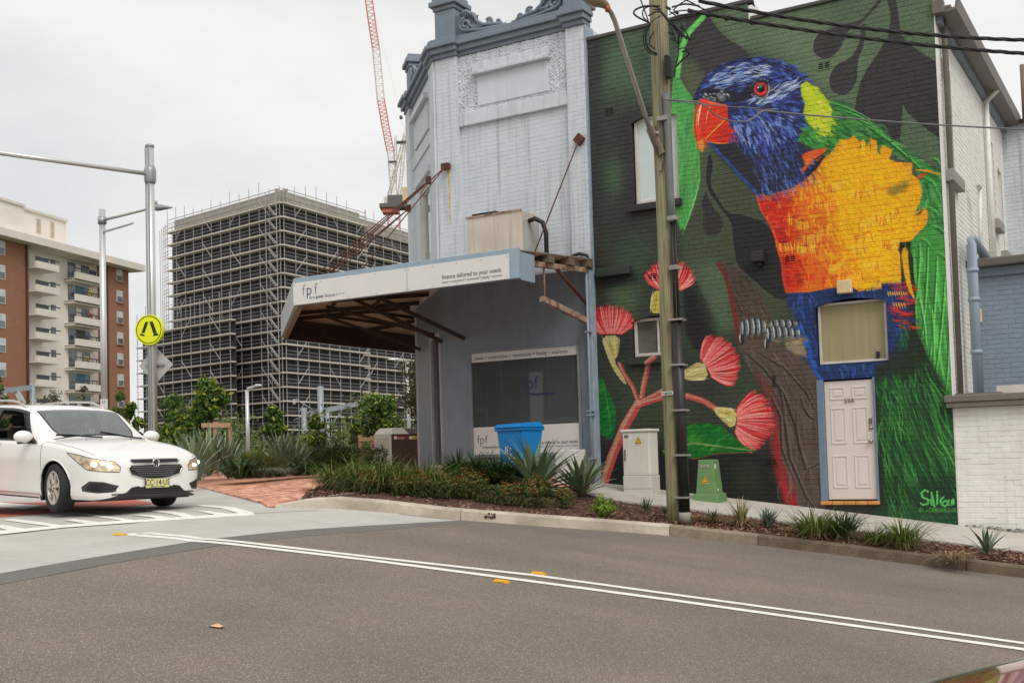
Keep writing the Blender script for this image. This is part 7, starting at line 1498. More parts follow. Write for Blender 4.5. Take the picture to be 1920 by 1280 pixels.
# garden beyond the paving
g_ = random.Random(5)
def far(x, y, d): q = pix(x, y, d); return (q[0], q[1], 1.44)
for i, (x, d, r, lb) in enumerate([(362, 22.5, 1.0, 'tall blue green sword leaved clump right beside the car'), (392, 23.5, 1.12, 'tall blue green sword leaved clump in front of the leafy tree'), (424, 24., 1.05, 'tall blue green sword leaved clump left of the timber post'), (528, 25., 1.0, 'big upright sword leaved clump at the middle of the far garden'), (552, 25.5, .9, 'upright sword leaved clump right behind the middle one'), (345, 24.5, .9, 'sword leaved clump half hidden behind the car bonnet')]):
    agave(lb, far(x, 870, d), r, 42, .95, 50+i, AGN, 'sword_plant', 'sword leaved clumps in the far garden', 24, 88)
bmesh_of('cyc', 150, .55, .75, .05, .85, 60, G_DARK); bmesh_of('fg', 260, .6, .55, .012, .35, 61, G_FAR); bmesh_of('cov', 260, .22, .45, .02, .7, 62, G_GREY); bmesh_of('fg2', 260, .5, .5, .014, .3, 63, leafmat('fresh_green', [(132, 160, 50), (160, 184, 72), (108, 136, 44)]))
tuft('dark green arching palm like clump at the front of the far garden', far(446, 880, 21.5), [('blades', 'cyc', 0)], None, 1., name='arching_clump'); tuft('dark leaved clump low at the right of the sword leaves', far(575, 880, 23), [('blades', 'cyc', 0)], None, .8, name='arching_clump'); tuft('pale spiky tuft low at the car corner', far(372, 895, 20.5), [('blades', 'blue', 0)], None, 1.3)
for i, (x, d, s) in enumerate([(485, 22, 1.), (505, 22.3, 1.), (528, 22.6, 1.), (465, 22, .8), (556, 23, .8)]):
    tuft('low silver grey ground cover mound, %s from the left beside the paving' % ordn[i], far(x, 885, d), [('blades', 'cov', 0)], 'silver ground cover mounds', s, name='ground_cover')
for i, (x, d, k, s) in enumerate([(455, 27, 'fg2', 1.2), (480, 27, 'fg2', 1.3), (500, 27, 'fg', 1.2), (470, 24, 'fg', 1.1), (500, 24, 'fg', 1.1), (590, 28, 'fg2', 1.1), (612, 28, 'fg2', 1.1), (640, 28, 'fg', 1.), (660, 29, 'fg2', 1.1), (575, 30, 'fg2', 1.2), (800, 42, 'fg2', 2.0), (806, 40, 'fg', 1.2)]):
    tuft('upright fresh green grass clump, %s from the left across the far garden' % ordn[i], far(x, 870, d), [('blades', k, 0)], 'grass clumps in the far garden', s)
for i, (x, d, s, k) in enumerate([(620, 26, 2.2, ['shr1']), (648, 26.5, 1.9, ['shr0']), (588, 26, 1.6, ['shr2']), (700, 30, 2., ['shr1'])]):
    shrub('bushy olive shrub, %s from the left between garden and timber frame' % ordn[i], far(x, 878, d), k, s, group='bushy shrubs before the timber frame')
# a belt of scrub along the railway: reads as one mass
cs_ = []; ns_ = []
for k in range(150):
    x = rs.uniform(-40, 830); d = rs.uniform(58, 84); c = np.array(pix(x, 800, d)); hh = rs.uniform(1.1, 3.3)*(1+.35*math.sin(x*.021)); n = 150
    dd = rs.normal(size=(n, 3)); dd /= np.linalg.norm(dd, axis=1)[:, None]; cs_.append(np.array((c[0], c[1], 1.4+hh*.5))+dd*(.4+.6*rs.random((n, 1)))*np.array((1.5, 1.5, hh*.62))); ns_.append(dd+rs.normal(size=dd.shape)*.6)
c = np.concatenate(cs_); nn = np.concatenate(ns_); nn /= np.linalg.norm(nn, axis=1)[:, None]; V, F = quads(c, nn, .30, rs, .5)
tag(rawmesh('railway_scrub', V, F, G_FAR), 'belt of mixed green scrub along the railway behind the garden', 'scrub', kind='stuff')
# ---------------------------------------------------------------- far buildings
FH = np.array((-math.sin(YAW), math.cos(YAW), 0.)); RH = np.array((math.cos(YAW), math.sin(YAW), 0.))
def hdir(deg): a = R(deg); return FH*math.cos(a)+RH*math.sin(a)         # heading to the right of the view
def face_hit(x, y, p0, d):                                               # survey point on a vertical plane through p0 along d -> (s, z)
    v = FW+RT*(x-PCX)/FPX-UP*(y-PCY)/FPX; n = np.array((-d[1], d[0], 0)); t = ((p0-np.array((0, 0, EYE)))@n)/(v@n); q = np.array((0, 0, EYE))+v*t
    return (q-p0)@d, q[2]
# apartment block
A_D = -hdir(15.7); A_P = pix(242, 600, 149.); A_P[2] = 0; A_N = np.array((A_D[1], -A_D[0], 0))
if A_N@(-FH) < 0: A_N = -A_N
ap = thing('apartment_block', 'brick and cream apartment block with stacked balconies behind the white car', 'building', tuple(A_P+A_D*15))
fh = lambda x, y: face_hit(x, y, A_P, A_D)
M_APB = mat('apartment_brick', (152, 106, 82), .85, var=.12, vscale=1.2, vec_scale=(1, 1, 6), var2=.3, v2scale=.6, col2=(134, 90, 70)); M_APC = mat('apartment_cream', (240, 232, 222), .7, var=.03, vscale=.5, streak=.1); M_APS = mat('apartment_slab', (222, 214, 204), .7, var=.05, vscale=.8)
M_APG = mat('apartment_glass', (96, 104, 110), .15, var=.4, vscale=.8, spec=.8); M_APR = mat('balcony_rail', (70, 72, 76), .6); M_APW = mat('apartment_window', (196, 200, 200), .4, var=.2, vscale=1.5)
def abox(name, s0, s1, z0, z1, o0, o1, m, parent=ap): c = A_P+A_D*(s0+s1)/2+A_N*(o0+o1)/2; return MB().obox((c[0], c[1], (z0+z1)/2), (A_D, A_N, (0, 0, 1)), abs(s1-s0)/2, abs(o1-o0)/2, (z1-z0)/2).build(name, m, parent)
sB0 = fh(200, 600)[0]; sC0 = fh(51, 600)[0]; zroof = fh(242, 508)[1]
abox('brick_wall', 0, sB0, 0, zroof, -9, 0, M_APB); abox('brick_wall', sC0, sC0+11, 0, zroof, -9, 0, M_APB); abox('cream_wall', sB0+.01, sC0-.01, 0, zroof, -9, -1.3, M_APC)
sR = fh(253, 500)[0]; abox('roof_slab', sR, sC0+12, zroof, zroof+.85, -10, 1.6, M_APS)
zw = [fh(225, y)[1] for y in (528, 568, 607, 645, 685, 724)]; dzf = (zw[0]-zw[-1])/5.
for k in range(7):
    zb_ = zw[0]-k*dzf
    for (xa, xb) in ((219, 230),):
        s0, s1 = fh(xb, 600)[0], fh(xa, 600)[0]; w = abox('window', s0, s1, zb_, zb_+1.55, -.05, .06, M_APW); abox('pane', s0+.1, s1-.1, zb_+.08, zb_+.75, .06, .08, M_APG, w); abox('sill', s0-.1, s1+.1, zb_-.16, zb_, 0, .16, M_APB, w)
    s0, s1 = fh(10, 600)[0], fh(-10, 600)[0]; w = abox('window', s0, s1, zb_-.1, zb_+1.5, -.05, .06, M_APW); abox('pane', s0+.12, s1-.12, zb_, zb_+.7, .06, .08, M_APG, w)
    s0, s1 = fh(121, 600)[0], fh(113, 600)[0]; w = abox('small_window', s0, s1, zb_+.15, zb_+1.1, -1.32, -1.22, M_APR); abox('pane', s0+.1, s1-.1, zb_+.25, zb_+1., -1.22, -1.2, M_APG, w)
    # right balconies
    s0, s1 = fh(189, 600)[0], fh(137, 600)[0]; z0 = zb_-.85
    b = abox('balcony', s0, s1, z0, z0+.72, .2, .5, M_APS); abox('balcony_floor', s0, s1, z0-.1, z0+.0, -1.3, .5, M_APS, b); abox('rail', s0, s1+.2, z0+1.12, z0+1.24, .3, .45, M_APR, b); abox('glass_door', s0+.6, s1-.8, z0+.1, z0+2.15, -1.32, -1.2, M_APG, b); abox('curtain', s1-3.2-.7*(k % 2), s1-2.2, z0+.1, z0+2.1, -1.19, -1.17, [M_APC, mat('curtain_blue', (88, 130, 156), .8), M_APC, M_APR][k % 4], b)
    abox('balcony_soffit', s0+.01, s1-.01, z0+2.38, z0+2.55, -1.31, .1, M_APS, b)
    for j in range(5): abox('baluster', s0+.5+j*.9, s0+.56+j*.9, z0+.7, z0+1.13, .32, .4, M_APR, b)
    if k < 5: abox('laundry', s0+1+.4*k, s0+2.2+.3*k, z0+.9, z0+1.5, .0, .1, mat('laundry_%d' % (k % 3), [(92, 84, 110), (176, 150, 90), (150, 90, 84)][k % 3], .9), b)
    # left balconies
    s0, s1 = fh(96, 600)[0], fh(53, 600)[0]
    b = abox('balcony', s0, s1, z0+.05, z0+.72, .9, 1.2, M_APS); abox('balcony_floor', s0, s1, z0-.08, z0+.04, -1.3, 1.2, M_APS, b); abox('rail', s0-.2, s1, z0+1.12, z0+1.24, 1., 1.15, M_APR, b); abox('glass_door', s0+2.4, s1-.2, z0+.1, z0+2.15, -1.32, -1.2, M_APG, b); abox('door_frame', s0+2.2, s0+2.42, z0+.1, z0+2.2, -1.32, -1.15, M_APS, b)
    abox('rail_screen', s0+1.8, s1, z0+.72, z0+1.13, 1.04, 1.1, M_APR, b)
abox('downpipe', sC0+.0, sC0+.25, 0, zroof, .01, .2, mat('brown_pipe', (84, 56, 46), .6)); abox('downpipe', sB0-.2, sB0, 0, zroof, .01, .15, mat('brown_pipe', (84, 56, 46), .6))
# plant room and chimney
s0, s1 = fh(134, 470)[0], fh(46, 470)[0]; zt_ = fh(134, 412)[1]; pr = abox('plant_room', s0-1.0, s1+1.5, zroof+.85, zt_, -9, -1.5, M_APC); abox('plant_roof', s0-1.1, s1+1.7, zt_, zt_+.3, -9.2, -1.3, M_APS, pr)
s0, s1 = fh(46, 430)[0], fh(-20, 430)[0]; pr2 = abox('plant_room', s0+.5, s1+4, fh(20, 440)[1]+.4, zt_-.3, -6, .3, M_APC); abox('plant_roof', s0+.4, s1+4, zt_-.3, zt_, -6, .5, M_APS, pr2)
for xa, xb, ya, yb in ((86, 96, 406, 436), (112, 121, 412, 444)): a0, za = fh(xb, yb); a1, zb_ = fh(xa, ya); w = abox('window', a0, a1, za, zb_, -1.52, -1.4, M_APS, ap); abox('pane', a0+.15, a1-.15, za+.1, zb_-.1, -1.4, -1.36, mat('blind_beige', (190, 178, 156), .6, var=.2, vscale=2), w)
a0, za = fh(78, 398); a1, zb_ = fh(56, 381); abox('chimney', a0, a1, za-1.5, zb_, -4, -2.5, mat('chimney_brick', (112, 76, 60), .9, var=.2, vscale=3))
an = A_P+A_D*fh(14, 400)[0]-A_N*3; zan = fh(14, 388)[1]; MB().tube([(an[0], an[1], zan-2), (an[0], an[1], zan)], .05, 5).tube([tuple(an*np.array((1, 1, 0))+A_D*-1.6+np.array((0, 0, zan))), tuple(an*np.array((1, 1, 0))+A_D*1.6+np.array((0, 0, zan)))], .05, 5).build('antenna', M_APR, ap)
# ---------------------------------------------------------------- scaffolded tower
T_C = pix(533, 650, 160.); T_C[2] = 0
DL, DR_ = hdir(-49.1), hdir(28.1)
def outw(d): n = np.array((d[1], -d[0], 0)); return n if n@(-FH) > 0 else -n
NL, NR = outw(DL), outw(DR_)
sc = thing('scaffolded_tower', 'tall building wrapped in dark mesh and pale scaffolding behind the trees', 'building', tuple(T_C))
M_NET = [mat('scaffold_mesh_%d' % i, c, .9, var=.30, vscale=.9, vec_scale=(1, 1, .35), bump=.3, bscale=1.2) for i, c in enumerate([(62, 62, 66), (56, 57, 61), (68, 68, 72), (60, 62, 66)])]
M_TUBE = mat('scaffold_tube', (170, 168, 164), .5, var=.1, vscale=.3); M_DECK = mat('scaffold_deck', (204, 196, 186), .8, var=.1, vscale=.25, vec_scale=(1, 1, 3), var2=.35, v2scale=.12, col2=(176, 148, 122)); M_TNET = mat('pale_mesh', (168, 162, 154), .9, var=.12, vscale=.8)
ztop = face_hit(528, 352, T_C, DL)[1]; zdk = face_hit(530, 379, T_C, DL)[1]; LIFT = 2.02
sL = face_hit(318, 450, T_C, DL)[0]; sR_ = face_hit(835, 470, T_C, DR_)[0]; sStep = face_hit(683, 430, T_C, DR_)[0]
lev = [zdk-i*LIFT for i in range(21) if zdk-i*LIFT > 1.]
zpod = face_hit(443, 595, T_C, DL)[1]
FACES = []      # (origin, dir, normal, s0, s1, zlow, ztop)
FACES.append((T_C, DL, NL, 0., sL, 1., zdk)); FACES.append((T_C, DR_, NR, 0., sStep, 1., zdk))
stepC = T_C+DR_*sStep-NR*2.0; FACES.append((stepC, DR_, NR, .0, sR_-sStep+6, 1., zdk-.4))
s443 = face_hit(470, 640, T_C, DL)[0]; podO = T_C+NL*3.2
FACES.append((podO, DL, NL, s443, face_hit(262, 700, podO, DL)[0], 1., zpod))
core = MB()
def slab(o, d, n, s0, s1, z0, z1, a, b): c = o+d*(s0+s1)/2+n*(a+b)/2; return (c[0], c[1], (z0+z1)/2), (d, n, (0, 0, 1)), abs(s1-s0)/2, abs(b-a)/2, (z1-z0)/2
netn = 0; NV = []; NF = []
for fi, (o, d, n, s0, s1, z0, z1) in enumerate(FACES):
    nb = max(1, int(round((s1-s0)/2.45))); bay = (s1-s0)/nb
    LV = [z for z in lev if z <= z1+.1]
    for j in range(nb+1):
        p = o+d*(s0+bay*j)+n*.35; ov = 2.0+1.8*random.random() if z1 > 20 else .8
        strut('standard', M_TUBE, sc, (p[0], p[1], z0), (p[0], p[1], z1+ov), .07)
    for i, z in enumerate(LV):
        a = o+d*(s0-.2)+n*.0; b = o+d*(s1+.2)+n*.0
        dk = strut('deck', M_DECK, sc, (a[0], a[1], z-.06), (b[0], b[1], z-.06), 1.0, .20)
        for h in (.55, 1.05):
            a2 = o+d*(s0-.3)+n*.4; b2 = o+d*(s1+.3)+n*.4; strut('guard_rail', M_TUBE, sc, (a2[0], a2[1], z+h), (b2[0], b2[1], z+h), .036)
        if i < len(LV)-1 or True:
            zl = z-LIFT+.02; zh = z-.16
            for j in range(nb):
                c = o+d*(s0+bay*(j+.5))-n*.62
                if netn < 300 and fi < 2:
                    ob = bpy.data.objects.new('mesh_panel', unit(M_NET[(i*7+j*3) % 4])); COL.objects.link(ob); ob.parent = sc; ob.location = Vector((c[0], c[1], (zl+zh)/2))-wloc(sc); ob.scale = (bay*1.0, .03+.05*random.random(), zh-zl); ob.rotation_euler = (random.uniform(-.03, .03), 0, math.atan2(d[1], d[0])+random.uniform(-.02, .02)); netn += 1
                else:
                    q = MB().obox((c[0], c[1], (zl+zh)/2), (d, n, (0, 0, 1)), bay*.49, .04, (zh-zl)/2); k = len(NV); NV += [tuple(np.array(v)-np.array(wloc(sc))) for v in q.v]; NF += [tuple(a+k for a in f) for f in q.f]
    # diagonals
    for j in range(1, nb, 3):
        for i in range(0, len(LV)-1, 2 if j % 2 else 3):
            p = o+d*(s0+bay*j)+n*.42; q = o+d*(s0+bay*(j+1))+n*.42; z = LV[i]
            if (i+j) % 2: p, q = q, p
            strut('brace', M_TUBE, sc, (p[0], p[1], z+1.), (q[0], q[1], z-LIFT+.5), .085)
c0 = T_C+(DL+DR_)*1.9; c1 = c0+DL*(sL-2.4); c3 = c0+DR_*(sR_+3)-NR*2.2; c2 = c1+DR_*(sR_)
q_ = [(p[0], p[1], z) for z in (1., zdk+1.2) for p in (c0, c1, c2, c3)]; MB().add(q_, BX6).build('concrete_frame', mat('raw_concrete', (74, 73, 74), .9, var=.1, vscale=.4), sc)
rawmesh('mesh_sheeting', NV, NF, M_NET[1], sc, kind='stuff')
# pale parapet mesh with rails above the top deck
for (o, d, n, s0, s1) in ((T_C, DL, NL, 0, sL), (T_C, DR_, NR, 0, sStep), (stepC, DR_, NR, 0, sR_-sStep+6)):
    nb = int((s1-s0)/2.45)
    MB().obox(*slab(o, d, n, s0, s1, zdk+.1, ztop, -1.2, -.9)).build('parapet_mesh', M_TNET, sc)
    for h in (.7, 1.4, 2.0):
        a = o+d*s0+n*.2; b = o+d*s1+n*.2; strut('guard_rail', mat('dark_tube', (110, 106, 100), .5), sc, (a[0], a[1], zdk+h), (b[0], b[1], zdk+h), .07)
# open scaffold bay beyond the left end and the corner stair
for k in range(4):
    for off in (0, 1.2):
        p = T_C+DL*(sL+.6+k*.55)+NL*(.35-off*(1+k*.3)); strut('standard', M_TUBE, sc, (p[0], p[1], 8), (p[0], p[1], zdk+1.5-k*.3), .06)
for z in lev[:13]:
    for h in (0, .5, 1.): a = T_C+DL*(sL)+NL*.35; b = T_C+DL*(sL+2.4)+NL*-.3; strut('ledger', M_TUBE, sc, (a[0], a[1], z+h), (b[0], b[1], z+h), .06)
for i, z in enumerate(lev[1:]):
    for w in (0., .35):
        a = T_C+DL*(2.1+w)+NL*.9; b = T_C+DL*(.1+w)+NL*.9; strut('stair_flight', M_TUBE, sc, (a[0], a[1], z+LIFT-.1), (b[0], b[1], z+.1), .09)
    for t in np.linspace(.1, .9, 6):
        a = T_C+DL*(2.1-2.0*t)+NL*.9; strut('stair_tread', M_DECK, sc, (a[0], a[1], z+LIFT*(1-t)), (a[0]+DL[0]*.4, a[1]+DL[1]*.4, z+LIFT*(1-t)), .25, .06)
for w in (0., 2.5):
    a = T_C+DL*w+NL*.95; strut('standard', M_TUBE, sc, (a[0], a[1], 1), (a[0], a[1], zdk+1.6), .085)
# ---------------------------------------------------------------- tower crane
DC = 195.
cr_ = thing('tower_crane', 'red and white lattice tower crane rising behind the scaffolded building', 'crane', tuple(pix(752, 860, DC)))
M_CR, M_CW = mat('crane_red', (206, 110, 92), .5, var=.15, vscale=.5), mat('crane_white', (214, 208, 198), .5, var=.1, vscale=.5); M_CD = mat('crane_dark', (96, 94, 90), .6); M_CBE = mat('counterweight', (206, 182, 140), .7, var=.08, vscale=.5)
def lattice(name, a, b, w, n, m, th=.075):
    a = np.array(a, float); b = np.array(b, float); d = (b-a); L_ = np.linalg.norm(d); d /= L_; r = np.cross(d, FH); r /= np.linalg.norm(r); q = np.cross(r, d); mb = MB(); cs4 = [(1, 1), (1, -1), (-1, -1), (-1, 1)]
    pt = lambda t, c: a+d*L_*t+r*w/2*c[0]+q*w/2*c[1]
    for c in cs4: mb.bar(pt(0, c), pt(1, c), th*1.3)
    for i in range(n):
        for j in range(4): mb.bar(pt(i/n, cs4[j]), pt((i+1)/n, cs4[(j+1) % 4]), th*.7); mb.bar(pt(i/n, cs4[j]), pt(i/n, cs4[(j+1) % 4]), th*.7)
    return mb.build(name, m, cr_)
J = [(739, 366), (732, 284), (722.5, 235), (714, 186), (705, 92), (697, 40), (686, -40)]
for i, (p, q) in enumerate(zip(J[:-1], J[1:])): lattice('jib_section', pix(*p, DC), pix(*q, DC), 1.2 if i else 1.0, 7, M_CW if i in (0, 3) else M_CR)
lattice('mast', pix(742, 560, DC), pix(738, 398, DC), 2.0, 12, M_CR); 
pl = pix(735, 388, DC); MB().obox(pl+RH*1.6, (RH, FH, (0, 0, 1)), 3.6, 1.6, .35).build('slew_platform', M_CD, cr_); MB().obox(pl+RH*1.0+np.array((0, 0, 1.0)), (RH, FH, (0, 0, 1)), 1.6, 1.2, .8).build('machinery', M_CD, cr_, .05)
for i, x in enumerate((762, 774, 787)): MB().obox(pix(x, 368+i*3, DC), (RH, FH, (0, 0, 1)), .58, 1.4, 1.3).build('counterweight', M_CBE, cr_, .06)
MB().obox(pix(727, 381, DC), (RH, FH, (0, 0, 1)), .6, .8, 1.).build('operator_cab', M_CW, cr_, .06); MB().obox(pix(733, 395, DC), (RH, FH, (0, 0, 1)), 1.4, 1.2, .5).build('slew_ring', M_CR, cr_)
top_ = pix(760, 250, DC)
for a in ((728, 372), (748, 372)): lattice('a_frame_leg', pix(*a, DC), top_, .5, 9, M_CW, .08)
lattice('back_stay', pix(742, 340, DC), pix(742, 255, DC), .35, 8, M_CW, .06)
MB().obox(pix(754, 267, DC), (RH, FH, (0, 0, 1)), .95, .6, .1).build('platform', M_CD, cr_); MB().obox(pix(736, 304, DC), (RH, FH, (0, 0, 1)), .7, .6, .08).build('platform', M_CD, cr_); MB().lathe([(.1, 0), (.3, .15), (.3, .5), (.1, .7)], tuple(pix(752, 224, DC)), 8).build('hook_block', M_CD, cr_)
for a, b in (((752, 226), (760, 247)), ((757, 250), (760, 385)), ((768, 275), (775, 365)), ((760, 250), (783, 362)), ((775, 356), (758, 358)), ((758, 358), (758, 365)), ((686, -40), (760, 247))): MB().bar(pix(*a, DC), pix(*b, DC), .07 if a[0] != 686 else .03).build('stay_rope', M_CD if a[0] in (775, 758) else M_CW, cr_)
# ---------------------------------------------------------------- railway masts, lamps, bins, timber frames
M_STL = mat('grey_steel', (150, 156, 160), .5, metal=.3, var=.06, vscale=1)
def post(name, label, x, y0, d, w, m, cat='mast', extra=None):
    p = pix(x, y0, d); t = thing(name, label, cat, (p[0], p[1], 1.4)); MB().tube([(p[0], p[1], 1.3), (p[0], p[1], p[2])], w, 10).build('shaft', m, t); return t, p
t1, p1 = post('railway_mast', 'shorter grey railway mast at the left of the gantry', 570, 764, 70, .17, M_STL)
t2, p2 = post('railway_mast', 'tallest grey railway mast beside the saplings', 600.5, 724, 70, .19, M_STL)
MB().bar(p1+np.array((0, 0, -.45)), pix(700, 750, 72), .16, .32).build('gantry_beam', M_STL, t1)
MB().tube([pix(598, 776, 70), pix(555, 748, 69)], .05, 6).build('cantilever', M_STL, t2)
for k in range(4): MB().lathe([(.05, 0), (.11, .04), (.05, .08)], tuple(pix(551.5, 751+k*2.2, 69)), 8).build('insulator', M_FRAMEW, t2)
MB().tube([pix(572, 785, 70), pix(563, 782, 70), pix(550, 788, 70)], .04, 5).build('cantilever', M_STL, t1); MB().tube([pix(575, 800, 70), pix(585, 778, 70)], .06, 5).build('brace', M_STL, t1)
t3, p3 = post('railway_mast', 'small grey railway mast right of the tallest one', 614, 770, 74, .12, M_STL); MB().tube([pix(614, 796, 74), pix(640, 777, 74)], .04, 5).build('cantilever', M_STL, t3); MB().tube([pix(614, 782, 74), pix(625, 770, 74)], .04, 5).build('cantilever', M_STL, t3)
t4, p4 = post('park_lamp', 'slim white lamp post with short arm in the far garden', 463, 731, 40, .065, M_ALU, 'lamp'); MB().tube([p4, pix(464, 728, 40), pix(478, 724.5, 39.7)], .04, 6).build('arm', M_ALU, t4); MB().tube([pix(477, 724.5, 39.7), pix(481, 723, 39.6), pix(490, 722, 39.5)], [.04, .07, .03], 8).build('lamp_head', M_ALU, t4)
t5, p5 = post('park_lamp', 'white lamp post beyond the round tree near the shop corner', 763.5, 678, 55, .095, M_ALU, 'lamp'); MB().tube([p5, pix(752, 676, 54.5)], .05, 6).build('arm', M_ALU, t5); MB().tube([pix(752, 676, 54.5), pix(745, 674, 54.3), pix(728, 673.5, 54)], [.05, .10, .04], 8).build('lamp_head', M_ALU, t5)
t6, p6 = post('gantry_post', 'grey steel gantry post behind the car roof', 61.5, 719, 45, .085, M_STL); MB().bar(pix(61, 726, 45), pix(-60, 739, 43), .12, .2).build('gantry_beam', M_STL, t6); MB().bar(pix(28, 732, 44.5), pix(38, 752, 44.5), .09).build('brace', M_ALU, t6); MB().bar(pix(33, 731, 44.5), pix(47, 756, 44.5), .09).build('brace', M_ALU, t6)
# litter bin enclosures
M_BPAN = mat('perforated_panel', (186, 178, 166), .5, metal=.2, var=.05, vscale=2); M_BRN = mat('bin_brown', (74, 56, 46), .55, var=.12, vscale=4, vec_scale=(1, 1, 12))
def bin_(label, x, d, side, mk, mt, w=.62):
    c0 = pix(x, 872, d); z0 = 1.42; a = hdir(-62); b = hdir(52); a, b = a/np.linalg.norm(a), b/np.linalg.norm(b)
    t = thing('litter_bin', label, 'bin', (c0[0], c0[1], z0)); c = c0*np.array((1, 1, 0))
    P = lambda s, q, z: c+a*s+b*q+np.array((0, 0, z0+z)); H = 1.06
    MB().add([P(0, 0, 0), P(w, 0, 0), P(w, .62, 0), P(0, .62, 0), P(0, 0, H), P(w, 0, H), P(w, .62, H), P(0, .62, H)], BX6).build('body', M_BRN, t, .01)
    MB().add([P(-.02, -.02, H+.005), P(w+.02, -.02, H+.005), P(w+.02, .64, H+.005), P(-.02, .64, H+.005), P(.08, .10, H+.2), P(w-.08, .10, H+.2), P(w-.08, .52, H+.2), P(.08, .52, H+.2)], BX6).build('hood', M_BPAN if side else M_BRN, t, .01)
    if side:
        n_ = np.cross(a, (0, 0, 1)); n_ = n_ if n_@(-FH) > 0 else -n_
        MB().add([P(-.01, -.025, .02), P(w+.01, -.025, .02), P(w+.01, -.004, .02), P(-.01, -.004, .02), P(-.01, -.025, H), P(w+.01, -.025, H), P(w+.01, -.004, H), P(-.01, -.004, H)], BX6).build('side_panel', M_BPAN, t)
        q = MB()
        for i in range(11):
            for j in range(16):
                s_, z_ = .08+i*.045, .25+j*.045; q.add([P(s_, -.0265, z_), P(s_+.018, -.0265, z_), P(s_+.018, -.0265, z_+.018), P(s_, -.0265, z_+.018)], [(0, 1, 2, 3)])
        o = q.build('perforation', M_BLACKP, t); o['kind'] = 'stuff'
    for k in range(16): MB().add([P(-.012, .05, .1+k*.052), P(-.012, .57, .1+k*.052), P(-.012, .57, .125+k*.052), P(-.012, .05, .125+k*.052)], [(0, 1, 2, 3)]).build('slat', mat('bin_slat', (92, 70, 58), .5), t)
    MB().add([P(-.015, .06, H-.15), P(-.015, .56, H-.15), P(-.015, .56, H-.05), P(-.015, .06, H-.05)], [(0, 1, 2, 3)]).build('sign_strip', mt, t); MB().add([P(-.018, .08, H-.14), P(-.018, .18, H-.14), P(-.018, .18, H-.06), P(-.018, .08, H-.06)], [(0, 1, 2, 3)]).build('pictogram', M_SIGN, t)
    text('lettering', mk, M_SIGN if side else M_BLACKP, t, P(-.019, .22, H-.13), tuple(b), (0, 0, 1), .075)
bin_('litter bin with pale perforated side panel and red sign strip', 735, 34.5, True, 'garbage', mat('strip_red', (150, 34, 34), .5)); bin_('brown slatted litter bin with yellow sign strip, nearer the shop corner', 764, 35.2, False, 'recycling', mat('strip_yellow', (206, 160, 50), .5))
M_TIM = mat('pale_timber', (188, 150, 118), .8, var=.15, vscale=5, vec_scale=(4, 4, 1), var2=.2, v2scale=3, col2=(150, 116, 90))
def frame(label, xs_, rails, d, ybot):
    p = pix(xs_[0][0], 850, d); t = thing('tree_guard', label, 'timber frame', (p[0], p[1], 1.4))
    for (x, y) in xs_: q = pix(x, y, d); MB().bar((q[0], q[1], 1.36), tuple(q), .085).build('post', M_TIM, t)
    for (xa, xb, y) in rails: MB().bar(pix(xa, y, d-.06), pix(xb, y, d-.06), .05, .11).build('rail', M_TIM, t)
    return t
frame('pale timber frame of posts and rails beside the litter bins', [(675.5, 815), (698, 817)], [(673, 700, 823), (673, 700, 848)], 33.5, 874)
frame('weathered timber post and rail behind the sword leaved plants', [(404, 790), (430, 800)], [(378, 432, 797)], 27.5, 850)
# ---------------------------------------------------------------- cars
CT = [  # x, half width, bottom, shoulder, top centre, cabin blend
    (.975, .30, .31, .50, .60, 0), (.955, .52, .255, .56, .68, 0), (.905, .675, .21, .62, .728, 0), (.82, .77, .19, .675, .766, 0), (.68, .83, .18, .735, .812, 0), (.45, .872, .18, .79, .866, 0), (.2, .888, .18, .83, .912, 0), (-.05, .894, .18, .855, .946, 0), (-.28, .897, .18, .87, .970, 0), (-.37, .898, .18, .875, 1.01, .35), (-.55, .9, .18, .88, 1.125, 1), (-.75, .9, .18, .885, 1.250, 1), (-.93, .9, .18, .888, 1.350, 1), (-1.1, .9, .18, .89, 1.394, 1), (-1.45, .9, .18, .893, 1.430, 1), (-2.1, .898, .18, .897, 1.44, 1), (-2.7, .892, .185, .905, 1.425, 1), (-3.15, .878, .20, .91, 1.385, 1), (-3.38, .86, .23, .91, 1.30, 1), (-3.56, .835, .27, .90, 1.10, 1), (-3.68, .79, .31, .86, .96, .6), (-3.74, .70, .38, .76, .82, 0), (-3.76, .5, .45, .65, .7, 0)]
CTA = np.array(CT)
def hermite(xq, xs, ys):
    xs = xs[::-1]; ys = ys[::-1]; d = np.diff(ys)/np.diff(xs); m = np.zeros(len(xs)); m[1:-1] = np.where(d[:-1]*d[1:] > 0, 2*d[:-1]*d[1:]/(d[:-1]+d[1:]+1e-12), 0); m[0] = d[0]; m[-1] = d[-1]
    i = np.clip(np.searchsorted(xs, xq)-1, 0, len(xs)-2); h = xs[i+1]-xs[i]; t = (xq-xs[i])/h
    return ys[i]*(1+2*t)*(1-t)**2+h*m[i]*t*(1-t)**2+ys[i+1]*t*t*(3-2*t)+h*m[i+1]*t*t*(t-1)
